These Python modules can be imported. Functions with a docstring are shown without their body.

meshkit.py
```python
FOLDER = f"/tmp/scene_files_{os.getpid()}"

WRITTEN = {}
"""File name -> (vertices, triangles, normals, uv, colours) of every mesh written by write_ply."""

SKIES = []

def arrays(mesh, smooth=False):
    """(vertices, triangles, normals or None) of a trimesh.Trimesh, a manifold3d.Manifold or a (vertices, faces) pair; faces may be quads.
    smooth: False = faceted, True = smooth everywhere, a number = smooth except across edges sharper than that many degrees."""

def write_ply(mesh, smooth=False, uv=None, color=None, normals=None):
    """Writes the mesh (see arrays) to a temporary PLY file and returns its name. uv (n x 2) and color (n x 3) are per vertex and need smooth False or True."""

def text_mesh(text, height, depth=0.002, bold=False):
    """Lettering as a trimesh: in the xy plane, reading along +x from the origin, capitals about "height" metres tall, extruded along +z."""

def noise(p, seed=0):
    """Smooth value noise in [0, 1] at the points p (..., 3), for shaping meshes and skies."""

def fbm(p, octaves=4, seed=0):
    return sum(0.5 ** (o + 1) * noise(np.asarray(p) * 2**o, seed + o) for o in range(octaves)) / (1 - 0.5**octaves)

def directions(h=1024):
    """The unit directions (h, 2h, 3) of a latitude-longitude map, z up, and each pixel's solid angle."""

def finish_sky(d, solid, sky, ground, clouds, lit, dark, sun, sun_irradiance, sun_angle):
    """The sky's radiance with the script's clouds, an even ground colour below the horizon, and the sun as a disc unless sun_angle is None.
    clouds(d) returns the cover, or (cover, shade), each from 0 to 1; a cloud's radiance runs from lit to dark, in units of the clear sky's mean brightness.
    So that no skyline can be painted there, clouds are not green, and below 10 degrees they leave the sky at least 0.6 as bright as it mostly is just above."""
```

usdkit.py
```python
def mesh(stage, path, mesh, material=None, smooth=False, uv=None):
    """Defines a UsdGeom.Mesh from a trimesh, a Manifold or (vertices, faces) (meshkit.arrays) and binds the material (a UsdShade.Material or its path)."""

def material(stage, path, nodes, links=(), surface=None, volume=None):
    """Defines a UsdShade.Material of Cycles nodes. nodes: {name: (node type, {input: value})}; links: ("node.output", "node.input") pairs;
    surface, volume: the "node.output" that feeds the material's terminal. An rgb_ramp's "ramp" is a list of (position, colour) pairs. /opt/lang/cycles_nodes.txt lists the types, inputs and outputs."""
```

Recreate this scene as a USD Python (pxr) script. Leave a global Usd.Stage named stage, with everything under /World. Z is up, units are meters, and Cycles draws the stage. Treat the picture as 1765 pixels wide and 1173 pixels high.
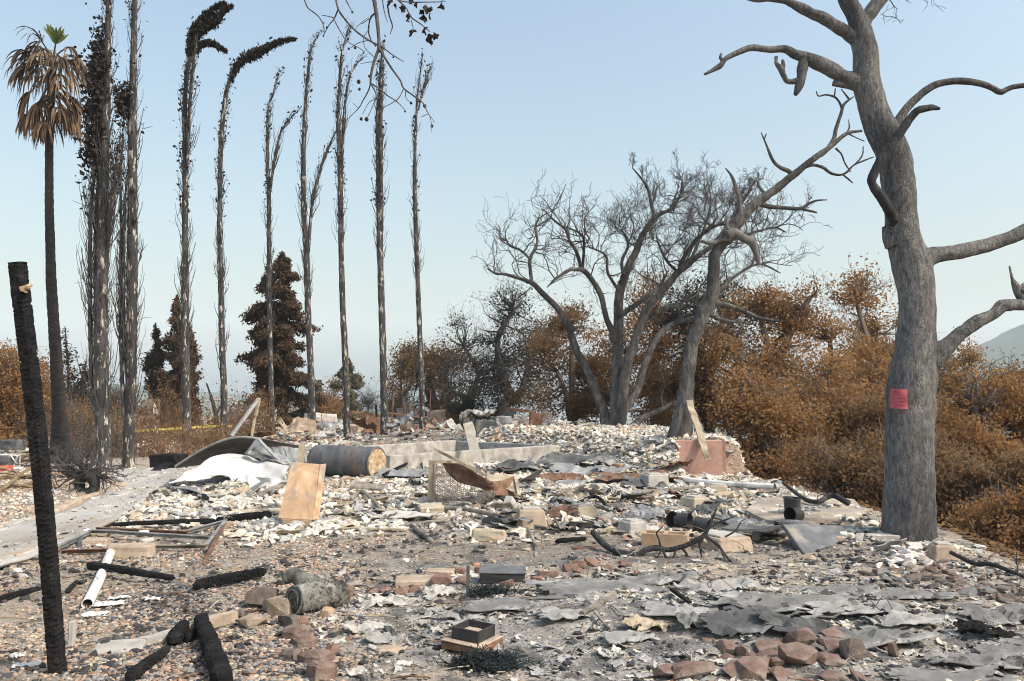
import math, random
import numpy as np, trimesh
import usdkit, meshkit
from pxr import Usd, UsdGeom, UsdLux, UsdShade, Gf, Sdf, Vt

# ------------------------------------------------------------------ camera, sky, sun, exposure
F, CX, CY, HORIZON, EYE = 1359.0, 882.5, 586.5, 690.0, 1.6
PITCH = math.atan((HORIZON - CY) / F)
SUN_AZ = math.atan2(0.86, -0.42)          # atan2(x, y) of the direction towards the sun
SUN_EL = math.radians(47)
stage = Usd.Stage.CreateInMemory()
UsdGeom.SetStageUpAxis(stage, UsdGeom.Tokens.z)
UsdGeom.SetStageMetersPerUnit(stage, 1.0)
UsdGeom.Xform.Define(stage, '/World')
UsdGeom.Scope.Define(stage, '/World/Looks')
cam = UsdGeom.Camera.Define(stage, '/World/camera')
cam.AddTranslateOp().Set(Gf.Vec3d(0, 0, EYE))
cam.AddRotateXOp().Set(90 + math.degrees(PITCH))
cam.CreateHorizontalApertureAttr(36.0)
cam.CreateVerticalApertureAttr(36.0 * 681 / 1024)
cam.CreateFocalLengthAttr(F / 1765 * 36.0)
cam.CreateClippingRangeAttr(Gf.Vec2f(0.05, 20000))
cam.CreateExposureAttr(0.8)

sky_mat = usdkit.material(stage, '/World/Looks/sky_look', {
    'sky': ('sky_texture', {'sky_type': 'single_scattering', 'sun_disc': False, 'sun_elevation': SUN_EL, 'sun_rotation': SUN_AZ,
                            'altitude': 50.0, 'air_density': 1.9, 'aerosol_density': 5.6, 'ozone_density': 3.0}),
    'bg': ('background_shader', {'strength': 0.122})}, [('sky.color', 'bg.color')], surface='bg.background')
dome = UsdLux.DomeLight.Define(stage, '/World/sky')
UsdShade.MaterialBindingAPI.Apply(dome.GetPrim()).Bind(sky_mat)
dome.GetPrim().SetCustomDataByKey('kind', 'structure')
sun = UsdLux.DistantLight.Define(stage, '/World/sun')
sun.CreateNormalizeAttr(True)
sun.CreateIntensityAttr(0.72)
sun.CreateAngleAttr(3.0)
sun.CreateColorAttr(Gf.Vec3f(1.0, 0.95, 0.87))
sdir = Gf.Vec3d(math.sin(SUN_AZ) * math.cos(SUN_EL), math.cos(SUN_AZ) * math.cos(SUN_EL), math.sin(SUN_EL))
sun.AddRotateZOp().Set(-math.degrees(SUN_AZ))
sun.AddRotateXOp().Set(-(90 - math.degrees(SUN_EL)))
# ------------------------------------------------------------------ helpers
HAZE = 0.0003
rng = np.random.default_rng(7)
CT, ST = math.cos(PITCH), math.sin(PITCH)

def ray(px, py):
    dx, dz = (px - CX) / F, -(py - CY) / F
    return np.array([dx, CT - ST * dz, ST + CT * dz])

def A(px, py, Y):
    """the point of the world at depth Y that a pixel of the photograph shows"""
    r = ray(px, py)
    return np.array([0, 0, EYE]) + r * (Y / r[1])

def G(px, py, dz=0.0):
    """the point of the ground that a pixel of the photograph shows"""
    r = ray(px, py)
    z = 0.0
    for _ in range(16):
        t = (z - EYE) / min(r[2], -0.004)
        p = np.array([0, 0, EYE]) + r * t
        z = 0.5 * z + 0.5 * float(H(p[0], p[1]))
    return np.array([p[0], p[1], float(H(p[0], p[1])) + dz])

def lerp(x, xs, ys):
    return np.interp(x, xs, ys)

def smooth(a, b, x):
    t = np.clip((x - a) / (b - a), 0, 1)
    return t * t * (3 - 2 * t)

class MB:
    """collects pieces (vertices, triangles) for one mesh"""
    def __init__(s):
        s.v, s.f, s.n = [], [], 0
    def add(s, v, f=None):
        if f is None:
            if hasattr(v, 'vertices'):
                v, f = np.array(v.vertices), np.array(v.faces)
            else:
                v, f = v
        f = np.asarray(f, int)
        if f.shape[1] == 4:
            f = np.vstack([f[:, [0, 1, 2]], f[:, [0, 2, 3]]])
        s.v.append(np.asarray(v, float)); s.f.append(f + s.n); s.n += len(v)
        return s
    def get(s):
        return np.vstack(s.v), np.vstack(s.f)

def unit(a):
    a = np.asarray(a, float)
    return a / max(np.linalg.norm(a), 1e-12)

def spline(pts, n):
    """Catmull-Rom through the rows of pts (any number of columns)"""
    p = np.asarray(pts, float)
    if len(p) < 3:
        t = np.linspace(0, 1, max(n, 2))[:, None]
        return p[0] * (1 - t) + p[-1] * t
    d = np.concatenate([[0], np.cumsum(np.maximum(np.linalg.norm(np.diff(p[:, :3], axis=0), axis=1), 1e-6))])
    q = np.vstack([2 * p[0] - p[1], p, 2 * p[-1] - p[-2]])
    s = np.linspace(0, d[-1], n)
    i = np.clip(np.searchsorted(d, s, 'right') - 1, 0, len(p) - 2)
    t = ((s - d[i]) / (d[i + 1] - d[i]))[:, None]
    a, b, c, e = q[i], q[i + 1], q[i + 2], q[i + 3]
    return 0.5 * (2 * b + (c - a) * t + (2 * a - 5 * b + 4 * c - e) * t ** 2 + (3 * b - a - 3 * c + e) * t ** 3)

TRI3 = np.array([t for i in range(0, 1200, 3) for j in range(3) for t in ((i + j, i + (j + 1) % 3, i + 3 + (j + 1) % 3), (i + j, i + 3 + (j + 1) % 3, i + 3 + j))])

def tube(pts, rad, sides=6, rough=0.0, freq=4.0, seed=0, cap=True):
    """a tapering tube along pts; rough displaces its skin with noise"""
    p = np.asarray(pts, float); n = len(p)
    r = np.broadcast_to(np.asarray(rad, float), (n,))
    if sides == 3 and not rough and not cap:                            # thin twigs: a fixed frame is enough
        d = p[-1] - p[0]
        a = np.array([d[1], -d[0], 0.0]) if abs(d[0]) + abs(d[1]) > .2 * abs(d[2]) else np.array([0.0, d[2], -d[1]])
        a = a / max(math.sqrt(a @ a), 1e-9); dl = math.sqrt(d @ d) + 1e-9
        b = np.array([a[1] * d[2] - a[2] * d[1], a[2] * d[0] - a[0] * d[2], a[0] * d[1] - a[1] * d[0]]) / dl
        ring = np.stack([a, -.5 * a + .866 * b, -.5 * a - .866 * b])
        return (p[:, None] + ring[None] * r[:, None, None]).reshape(-1, 3), TRI3[:6 * (n - 1)]
    tan = np.gradient(p, axis=0)
    tan /= np.maximum(np.linalg.norm(tan, axis=1, keepdims=True), 1e-9)
    u = np.cross(tan[0], [0, 0, 1.0])
    if np.linalg.norm(u) < 0.1:
        u = np.cross(tan[0], [1.0, 0, 0])
    u = unit(u); us = [u]
    for i in range(1, n):
        u = unit(u - tan[i] * np.dot(u, tan[i])); us.append(u)
    us = np.array(us); ws = np.cross(tan, us)
    a = np.arange(sides) / sides * 2 * np.pi
    ring = us[:, None] * np.cos(a)[None, :, None] + ws[:, None] * np.sin(a)[None, :, None]
    rr = np.repeat(r[:, None], sides, 1)
    v = p[:, None] + ring * rr[..., None]
    if rough:
        k = meshkit.fbm(v * freq + seed * 7.3, 3, seed) - 0.5
        v = v + ring * (k * 2 * rough * rr)[..., None]
    v = v.reshape(-1, 3)
    i = np.arange(n - 1)[:, None] * sides; j = np.arange(sides)[None]; k = (j + 1) % sides
    q = np.stack([i + j, i + k, i + sides + k, i + sides + j], -1).reshape(-1, 4)
    f = np.vstack([q[:, [0, 1, 2]], q[:, [0, 2, 3]]])
    if cap:
        v = np.vstack([v, p[0], p[-1]])
        m = n * sides
        jj = np.arange(sides); kk = (jj + 1) % sides
        f = np.vstack([f, np.stack([np.full(sides, m), kk, jj], 1), np.stack([np.full(sides, m + 1), (n - 1) * sides + jj, (n - 1) * sides + kk], 1)])
    return v, f

def rot(axis, a):
    return trimesh.transformations.rotation_matrix(a, axis)[:3, :3]

def euler(rx, ry, rz):
    return trimesh.transformations.euler_matrix(rx, ry, rz)[:3, :3]

def box(size, loc=(0, 0, 0), R=None, bev=0.0, taper=(1, 1), jit=0.0, sub=0, seed=0):
    """a box with bevelled edges (bev), a narrower top (taper) and knocked corners (jit), standing on loc + centre"""
    sx, sy, sz = np.asarray(size, float) / 2
    if bev:
        b = min(bev, 0.49 * 2 * min(sx, sy, sz))
        pts = []
        for x in (-1, 1):
            for y in (-1, 1):
                for z in (-1, 1):
                    for k in range(3):
                        d = np.array([sx, sy, sz]) - b * (np.arange(3) != k)
                        pts.append(d * [x, y, z])
        m = trimesh.convex.convex_hull(np.array(pts))
    else:
        m = trimesh.creation.box([2 * sx, 2 * sy, 2 * sz])
    for _ in range(sub):
        m = m.subdivide()
    v, f = np.array(m.vertices), np.array(m.faces)
    t = (v[:, 2] + sz) / (2 * sz)
    v[:, 0] *= 1 + (taper[0] - 1) * t; v[:, 1] *= 1 + (taper[1] - 1) * t
    if jit:
        k = 1.3 / max(min(sx, sy, sz), 1e-3)
        off = np.stack([meshkit.noise(v * k + 11 * i + seed * 3.1, seed + i) - 0.5 for i in range(3)], 1)
        v = v + off * 2 * jit
    if R is not None:
        v = v @ np.asarray(R).T
    return v + np.asarray(loc, float), f

def rock(size, seed, jag=0.25, n=14):
    """an angular stone: the hull of a few random points in an ellipsoid-box"""
    r = np.random.default_rng(seed)
    p = r.uniform(-1, 1, (n, 3))
    p /= np.maximum(np.abs(p).max(1, keepdims=True), 1e-6)
    p *= 1 - jag * r.random((n, 1))
    m = trimesh.convex.convex_hull(p * np.asarray(size) / 2)
    return np.array(m.vertices), np.array(m.faces)

def slab_piece(w, d, t, seed, n=7):
    """a flat broken piece: an irregular polygon with thickness, top slightly smaller"""
    r = np.random.default_rng(seed)
    a = np.sort(r.uniform(0, 2 * np.pi, n) * 0.35 + np.arange(n) / n * 2 * np.pi)
    rad = r.uniform(0.72, 1.05, n)
    ring = np.stack([np.cos(a) * rad * w / 2, np.sin(a) * rad * d / 2], 1)
    e = min(t * 0.25, 0.02)
    lay = []
    for z, s in ((-t / 2, 0.96), (-t / 2 + e, 1.0), (t / 2 - e, 1.0), (t / 2, 1 - 1.6 * e / max(min(w, d) / 2, 1e-3))):
        lay.append(np.c_[ring * s + r.normal(0, 0.006, ring.shape) * (s < 1), np.full(n, z) + r.normal(0, t * 0.05, n)])
    v = np.vstack(lay + [[[0, 0, -t / 2]], [[0, 0, t / 2]]])
    f = []
    for k in range(3):
        for j in range(n):
            jj = (j + 1) % n
            f += [[k * n + j, k * n + jj, (k + 1) * n + jj], [k * n + j, (k + 1) * n + jj, (k + 1) * n + j]]
    for j in range(n):
        jj = (j + 1) % n
        f += [[4 * n, jj, j], [4 * n + 1, 3 * n + j, 3 * n + jj]]
    return v, np.array(f)

def sheet(fn, nu, nv, thick=0.0):
    """a bent sheet: fn(u, v arrays) -> points; thick gives it two sides"""
    u, w = np.meshgrid(np.linspace(0, 1, nu), np.linspace(0, 1, nv), indexing='ij')
    p = np.asarray(fn(u, w)).reshape(nu, nv, 3)
    i = np.arange(nu - 1)[:, None] * nv; j = np.arange(nv - 1)[None]
    q = np.stack([i + j, i + nv + j, i + nv + j + 1, i + j + 1], -1).reshape(-1, 4)
    if not thick:
        return p.reshape(-1, 3), q
    nr = np.cross(np.gradient(p, axis=0), np.gradient(p, axis=1))
    nr /= np.maximum(np.linalg.norm(nr, axis=2, keepdims=True), 1e-9)
    a, b = (p + nr * thick / 2).reshape(-1, 3), (p - nr * thick / 2).reshape(-1, 3)
    m = nu * nv
    edge = np.concatenate([np.arange(nv), np.arange(1, nu) * nv + nv - 1, (nu - 1) * nv + np.arange(nv - 2, -1, -1), np.arange(nu - 2, 0, -1) * nv])
    nx = np.roll(edge, -1)
    return np.vstack([a, b]), np.vstack([q, m + q[:, ::-1], np.stack([edge, nx, nx + m, edge + m], 1)])

def beam(a, b, w, t, seed=0, rough=0.0, up=(0, 0, 1), n=2):
    """a straight timber or bar of section w x t from a to b"""
    a, b = np.asarray(a, float), np.asarray(b, float)
    d = unit(b - a); s = unit(np.cross(d, up)); k = np.cross(s, d)
    corners = [(-1, -1), (1, -1), (1, 1), (-1, 1)]
    lay = []
    for i in range(n):
        c = a + (b - a) * i / (n - 1)
        lay += [c + s * x * w / 2 + k * y * t / 2 for x, y in corners]
    v = np.array(lay)
    if rough:
        v = v + (np.stack([meshkit.noise(v * 9 + 5 * q, seed + q) for q in range(3)], 1) - 0.5) * rough
    f = []
    for i in range(n - 1):
        for j in range(4):
            jj = (j + 1) % 4
            f.append([i * 4 + j, i * 4 + jj, i * 4 + 4 + jj, i * 4 + 4 + j])
    f += [[3, 2, 1, 0], [(n - 1) * 4 + q for q in range(4)]]
    return v, np.array(f)

# ---- prims
used = {}
def numbered(parent, name):
    k = (parent, name)
    i = used.get(k, -1) + 1
    used[k] = i
    return name if i == 0 else f'{name}_{i:03d}'

LOC = {}
def keys(p, label=None, cat=None, group=None, kind=None):
    for k, v in (('label', label), ('category', cat), ('group', group), ('kind', kind)):
        if v:
            p.SetCustomDataByKey(k, v)
    return p

def thing(name, label, cat, loc=(0, 0, 0), group=None, rz=0.0):
    path = '/World/' + numbered('/World', name)
    x = UsdGeom.Xform.Define(stage, path)
    x.AddTranslateOp().Set(Gf.Vec3d(*map(float, loc)))
    if rz:
        x.AddRotateZOp().Set(math.degrees(rz))
    LOC[path] = np.asarray(loc, float)
    return keys(x.GetPrim(), label, cat, group)

def obj(name, mesh, m, parent=None, smooth=False, **kw):
    """one Mesh prim under parent (in the parent's thing's coordinates: world minus its place), or a top-level one"""
    root = str(parent.GetPath()) if parent is not None else '/World'
    path = root + '/' + numbered(root, name)
    if isinstance(mesh, MB):
        mesh = mesh.get()
    if hasattr(mesh, 'vertices'):
        mesh = (np.array(mesh.vertices), np.array(mesh.faces))
    v, f = np.asarray(mesh[0], float), np.asarray(mesh[1], int)
    if parent is not None:
        top = '/'.join(root.split('/')[:3])
        if top in LOC:
            v = v - LOC[top]
        own = None
    else:
        own = np.array([(v[:, 0].min() + v[:, 0].max()) / 2, (v[:, 1].min() + v[:, 1].max()) / 2, v[:, 2].min()]) if kw.get('kind') != 'structure' else None
        if own is not None:
            v = v - own
            LOC[path] = own
    p = usdkit.mesh(stage, path, (v, f), '/World/Looks/' + m, smooth=smooth)
    if own is not None:
        UsdGeom.Xformable(p).AddTranslateOp().Set(Gf.Vec3d(*map(float, own)))
    return keys(p.GetPrim(), kw.get('label'), kw.get('cat'), kw.get('group'), kw.get('kind'))

def one(name, label, cat, mesh, m, smooth=False, group=None):
    return obj(name, mesh, m, None, smooth, label=label, cat=cat, group=group)

def copy(src, loc, rz=0.0, scale=1.0, label=None, group=None):
    """another thing like src: its parts come by an internal reference"""
    was = src.GetCustomData()
    name = src.GetName().rstrip('0123456789').rstrip('_')
    path = '/World/' + numbered('/World', name)
    x = UsdGeom.Xform.Define(stage, path)
    p = x.GetPrim()
    p.GetReferences().AddInternalReference(src.GetPath())
    x.ClearXformOpOrder()
    for a in ('translate', 'rotateZ', 'scale'):
        pass
    x.AddTranslateOp(opSuffix='place').Set(Gf.Vec3d(*map(float, loc)))
    x.AddRotateZOp(opSuffix='turn').Set(math.degrees(rz))
    if np.ndim(scale) == 0:
        scale = (scale,) * 3
    x.AddScaleOp(opSuffix='size').Set(Gf.Vec3f(*map(float, scale)))
    p.SetInstanceable(True)
    keys(p, label or was.get('label'), was.get('category'), group or was.get('group'))
    return p

def instancer(name, protos, pos, R, scale, idx, label=None, cat=None, parent=None):
    """uncountable small pieces: protos = [(mesh, material)], one placed copy per row of pos"""
    root = str(parent.GetPath()) if parent is not None else '/World'
    path = root + '/' + numbered(root, name)
    pi = UsdGeom.PointInstancer.Define(stage, path)
    ps = []
    for k, (m, mt) in enumerate(protos):
        q = f'{path}/piece_{k:03d}' if k else f'{path}/piece'
        if isinstance(m, MB):
            m = m.get()
        usdkit.mesh(stage, q, m, '/World/Looks/' + mt)
        ps.append(q)
    pi.CreatePrototypesRel().SetTargets([Sdf.Path(q) for q in ps])
    pi.CreateProtoIndicesAttr(Vt.IntArray.FromNumpy(np.asarray(idx, np.int32)))
    pi.CreatePositionsAttr(Vt.Vec3fArray.FromNumpy(np.asarray(pos, np.float32)))
    pi.CreateScalesAttr(Vt.Vec3fArray.FromNumpy(np.asarray(scale, np.float32)))
    qt = [Gf.Quath(float(q[0]), float(q[1]), float(q[2]), float(q[3])) for q in R]
    pi.CreateOrientationsAttr(Vt.QuathArray(qt))
    keys(pi.GetPrim(), label, cat, None, 'stuff')
    return pi

def quats(n, tilt, r):
    """n orientations: any heading, leaning up to about tilt radians"""
    az, ax, t = r.uniform(0, 2 * np.pi, n), r.uniform(0, 2 * np.pi, n), np.abs(r.normal(0, tilt, n))
    qz = np.stack([np.cos(az / 2), 0 * az, 0 * az, np.sin(az / 2)], 1)
    qt = np.stack([np.cos(t / 2), np.cos(ax) * np.sin(t / 2), np.sin(ax) * np.sin(t / 2), 0 * t], 1)
    w1, x1, y1, z1 = qt.T; w2, x2, y2, z2 = qz.T
    return np.stack([w1*w2-x1*x2-y1*y2-z1*z2, w1*x2+x1*w2+y1*z2-z1*y2, w1*y2-x1*z2+y1*w2+z1*x2, w1*z2+x1*y2-y1*x2+z1*w2], 1)

# ---- materials
def M(name, ramp, scale=6.0, stretch=(1, 1, 1), rough=0.85, bump=0.4, bscale=None, bdist=0.02, detail=6.0, coord='object', metal=0.0, spec=0.3,
      speck=None, island=None, distortion=0.0, leaf=0.0, attr=None, big=None):
    """noise through a colour ramp, with relief. speck: (scale, threshold, colour) adds flecks of another colour; island: brightness range per loose piece;
    big: (scale, colour, low, high) adds large stains; attr: name of a colour primvar that multiplies"""
    n = {'co': ('texture_coordinate', {}) if coord == 'object' else ('geometry', {}),
         'map': ('mapping', {'mapping_type': 'point', 'scale': stretch}),
         'nz': ('noise_texture', {'scale': scale, 'detail': detail, 'roughness': 0.62, 'distortion': distortion}),
         'rmp': ('rgb_ramp', {'ramp': ramp}),
         'bz': ('noise_texture', {'scale': bscale or scale * 3, 'detail': 5.0, 'roughness': 0.65}),
         'bmp': ('bump', {'strength': bump, 'distance': bdist}),
         'p': ('principled_bsdf', {'roughness': rough, 'metallic': metal, 'specular_ior_level': spec})}
    co = 'co.object' if coord == 'object' else 'co.position'
    L = [(co, 'map.vector'), ('map.vector', 'nz.vector'), ('map.vector', 'bz.vector'), ('nz.fac', 'rmp.fac'), ('bz.fac', 'bmp.height'), ('bmp.normal', 'p.normal')]
    c = 'rmp.color'
    def mixin(key, fac, col=None, kind='mix', link=None):
        nonlocal c
        n[key] = ('mix_color', {'blend_type': kind, **({'b': col} if col is not None else {})})
        L.append((c, key + '.a'))
        if link: L.append((link, key + '.b'))
        if fac: L.append((fac, key + '.fac'))
        else: n[key][1]['fac'] = 1.0
        c = key + '.result'
    if big:
        n['gz'] = ('noise_texture', {'scale': big[0], 'detail': 4.0, 'roughness': 0.6})
        n['gm'] = ('map_range', {'from_min': big[2], 'from_max': big[3], 'clamp': True})
        L += [('map.vector', 'gz.vector'), ('gz.fac', 'gm.value')]
        mixin('gx', 'gm.result', big[1])
    if speck:
        n['sz'] = ('noise_texture', {'scale': speck[0], 'detail': 3.0, 'roughness': 0.7})
        n['sm'] = ('map_range', {'from_min': speck[1], 'from_max': speck[1] + 0.06, 'clamp': True})
        L += [('map.vector', 'sz.vector'), ('sz.fac', 'sm.value')]
        mixin('sx', 'sm.result', speck[2])
    if attr:
        n['at'] = ('attribute', {'attribute': attr})
        mixin('ax', None, None, 'multiply', 'at.color')
    if island:
        n['ge'] = ('geometry', {})
        n['ir'] = ('map_range', {'from_min': 0.0, 'from_max': 1.0, 'to_min': island[0], 'to_max': island[1]})
        n['ic'] = ('combine_color', {})
        L += [('ge.random_per_island', 'ir.value'), ('ir.result', 'ic.r'), ('ir.result', 'ic.g'), ('ir.result', 'ic.b')]
        mixin('ix', None, None, 'multiply', 'ic.color')
        n['ix'][1]['use_clamp'] = False
    L.append((c, 'p.base_color'))
    out = 'p.BSDF'
    if leaf:
        n['tr'] = ('translucent_bsdf', {})
        n['mx'] = ('mix_closure', {'fac': leaf})
        L += [(c, 'tr.color'), ('p.BSDF', 'mx.closure1'), ('tr.BSDF', 'mx.closure2')]
        out = 'mx.closure'
    return usdkit.material(stage, '/World/Looks/' + name, n, L, surface=out)
# ------------------------------------------------------------------ terrain
EDGE = np.array([(-400, -60), (3.9, -60), (3.9, 3), (4.35, 6.5), (4.85, 8.2), (5.15, 10), (5.05, 12), (4.95, 14.5), (4.62, 16.4), (4.85, 18), (4.95, 23), (4.2, 26.5), (1.0, 29), (-1.5, 38), (-4, 60), (-400, 75)], float)
from shapely.geometry import Polygon
import shapely
EDGE_POLY = Polygon(EDGE)
shapely.prepare(EDGE_POLY)

def outside(x, y):
    """metres beyond the brow of the hill, 0 on the plateau"""
    return shapely.distance(EDGE_POLY, shapely.points(x, y))

PATH = [(-5.75, 4.5), (-4.95, 7.6), (-5.2, 10.35), (-6.0, 13.5), (-6.8, 16.5), (-7.4, 18.6), (-9.0, 18.6), (-8.5, 16.9), (-7.3, 15.0), (-6.85, 13.6), (-6.3, 9.66), (-7.2, 4.5)]
PATH_POLY = Polygon(PATH)
MOUND = Polygon([(1.6, 22.4), (2.6, 21.0), (3.55, 17.4), (3.6, 16.75), (4.3, 16.75), (4.75, 18), (4.7, 24), (3.4, 27.2), (0.2, 27.6), (-0.4, 25.5)])
BANK = Polygon([(-7.6, 3), (-6.6, 9.6), (-7.1, 13.6), (-7.6, 15.0), (-9.1, 17.2), (-20, 17), (-20, 3)])

def h(x, y):
    x, y = np.broadcast_arrays(np.asarray(x, float), np.asarray(y, float))
    pts = shapely.points(x, y)
    p3 = np.stack([x, y, 0 * x], -1)
    d = np.maximum(shapely.distance(EDGE_POLY, pts), 0)
    drop = np.where(d < 1.2, 0.28 * d * d, 0.4032 + 0.672 * (d - 1.2))
    drop = np.where(drop < 9, drop, 9 + (drop - 9) * 0.45)
    drop = 46 * (1 - np.exp(-drop / 46))
    near = np.exp(-((x / 14) ** 2 + ((y - 10) / 22) ** 2))
    z = 0.16 * (meshkit.fbm(p3 * 0.35, 3, 1) - 0.5) * near
    z = z + 0.05 * (meshkit.fbm(p3 * 2.3, 4, 5) - 0.5)
    z = z + 0.30 * smooth(22, 45, y) * smooth(2, -4, x)
    md = shapely.distance(MOUND, pts)
    lump = 0.72 + 0.16 * (meshkit.fbm(p3 * 1.6, 3, 9) - 0.5)
    wallside = (y < 16.7) & (x > 3.4)
    z = z + np.where(wallside, 0, lump * smooth(1.5, 0.0, md)) * smooth(.35, .05, d)
    z = z + 0.45 * smooth(3.5, 0.5, np.hypot((x + 1.8) / 1.6, y - 28.5))
    z = z + 0.14 * smooth(0.35, 0.0, shapely.distance(BANK, pts)) * (.5 + 0.5 * meshkit.fbm(p3 * 0.8, 2, 3))
    z = z - 0.03 * smooth(0.5, 0.0, shapely.distance(PATH_POLY, pts))
    # heaps of ash and debris
    for cx, cy, rx, ry, hh in HEAPS:
        z = z + hh * np.exp(-((x - cx) / rx) ** 2 - ((y - cy) / ry) ** 2) * (0.6 + 0.8 * meshkit.fbm(p3 * 2.1, 3, 21))
    return z - drop

HEAPS = [(-5.2, 13.2, 1.6, 1.1, 0.16), (-2.4, 14.0, 1.8, 1.6, 0.14), (0.6, 13.2, 2.2, 1.5, 0.10), (0.4, 17.5, 2.4, 1.3, 0.22), (1.9, 5.9, 1.5, 0.5, 0.10), (0.7, 6.4, 1.1, 0.6, 0.07), (-4.6, 11.4, 1.2, 0.9, 0.08)]

def grow(a, b, step, far, rate):
    mid = np.arange(a, b + 1e-6, step)
    out, s, x = [], step, b
    while x < far:
        s *= rate; x += s; out.append(x)
    lo, s, x = [], step, a
    while x > -far:
        s *= rate; x -= s; lo.append(x)
    return np.concatenate([lo[::-1], mid, out])

gx = grow(-9.5, 7.0, 0.045, 2300, 1.16)
ya = np.concatenate([np.arange(3.4, 12, 0.035), np.arange(12, 20, 0.06), np.arange(20, 32, 0.12)])
yb, s_, x_ = [], 0.12, ya[-1]
while x_ < 2400:
    s_ *= 1.14; x_ += s_; yb.append(x_)
yc, s_, x_ = [], 0.06, 3.4
while x_ > -900:
    s_ *= 1.3; x_ -= s_; yc.append(x_)
gy = np.concatenate([yc[::-1], ya, yb])
TX, TY = np.meshgrid(gx, gy, indexing='ij')
TZ = h(TX, TY)
pp = np.stack([TX, TY, 0 * TX], -1)
fine = (np.abs(TX + 1) < 9) & (TY > 3) & (TY < 32)
rg = meshkit.fbm(pp * 9.0, 4, 31) - 0.5
TZ = TZ + np.where(fine, 0.030 * rg + 0.018 * np.maximum(meshkit.noise(pp * 24, 33) - 0.55, 0) * 2, 0)
onpath = shapely.distance(PATH_POLY, shapely.points(TX, TY)) < 0.06
TZ = np.where(onpath, np.minimum(TZ, h(TX, TY) - 0.03), TZ)

def H(x, y):
    """height of the finished ground sheet"""
    i = np.clip(np.searchsorted(gx, x) - 1, 0, len(gx) - 2); j = np.clip(np.searchsorted(gy, y) - 1, 0, len(gy) - 2)
    a = (x - gx[i]) / (gx[i + 1] - gx[i]); b = (y - gy[j]) / (gy[j + 1] - gy[j])
    return (TZ[i, j] * (1 - a) + TZ[i + 1, j] * a) * (1 - b) + (TZ[i, j + 1] * (1 - a) + TZ[i + 1, j + 1] * a) * b

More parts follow.
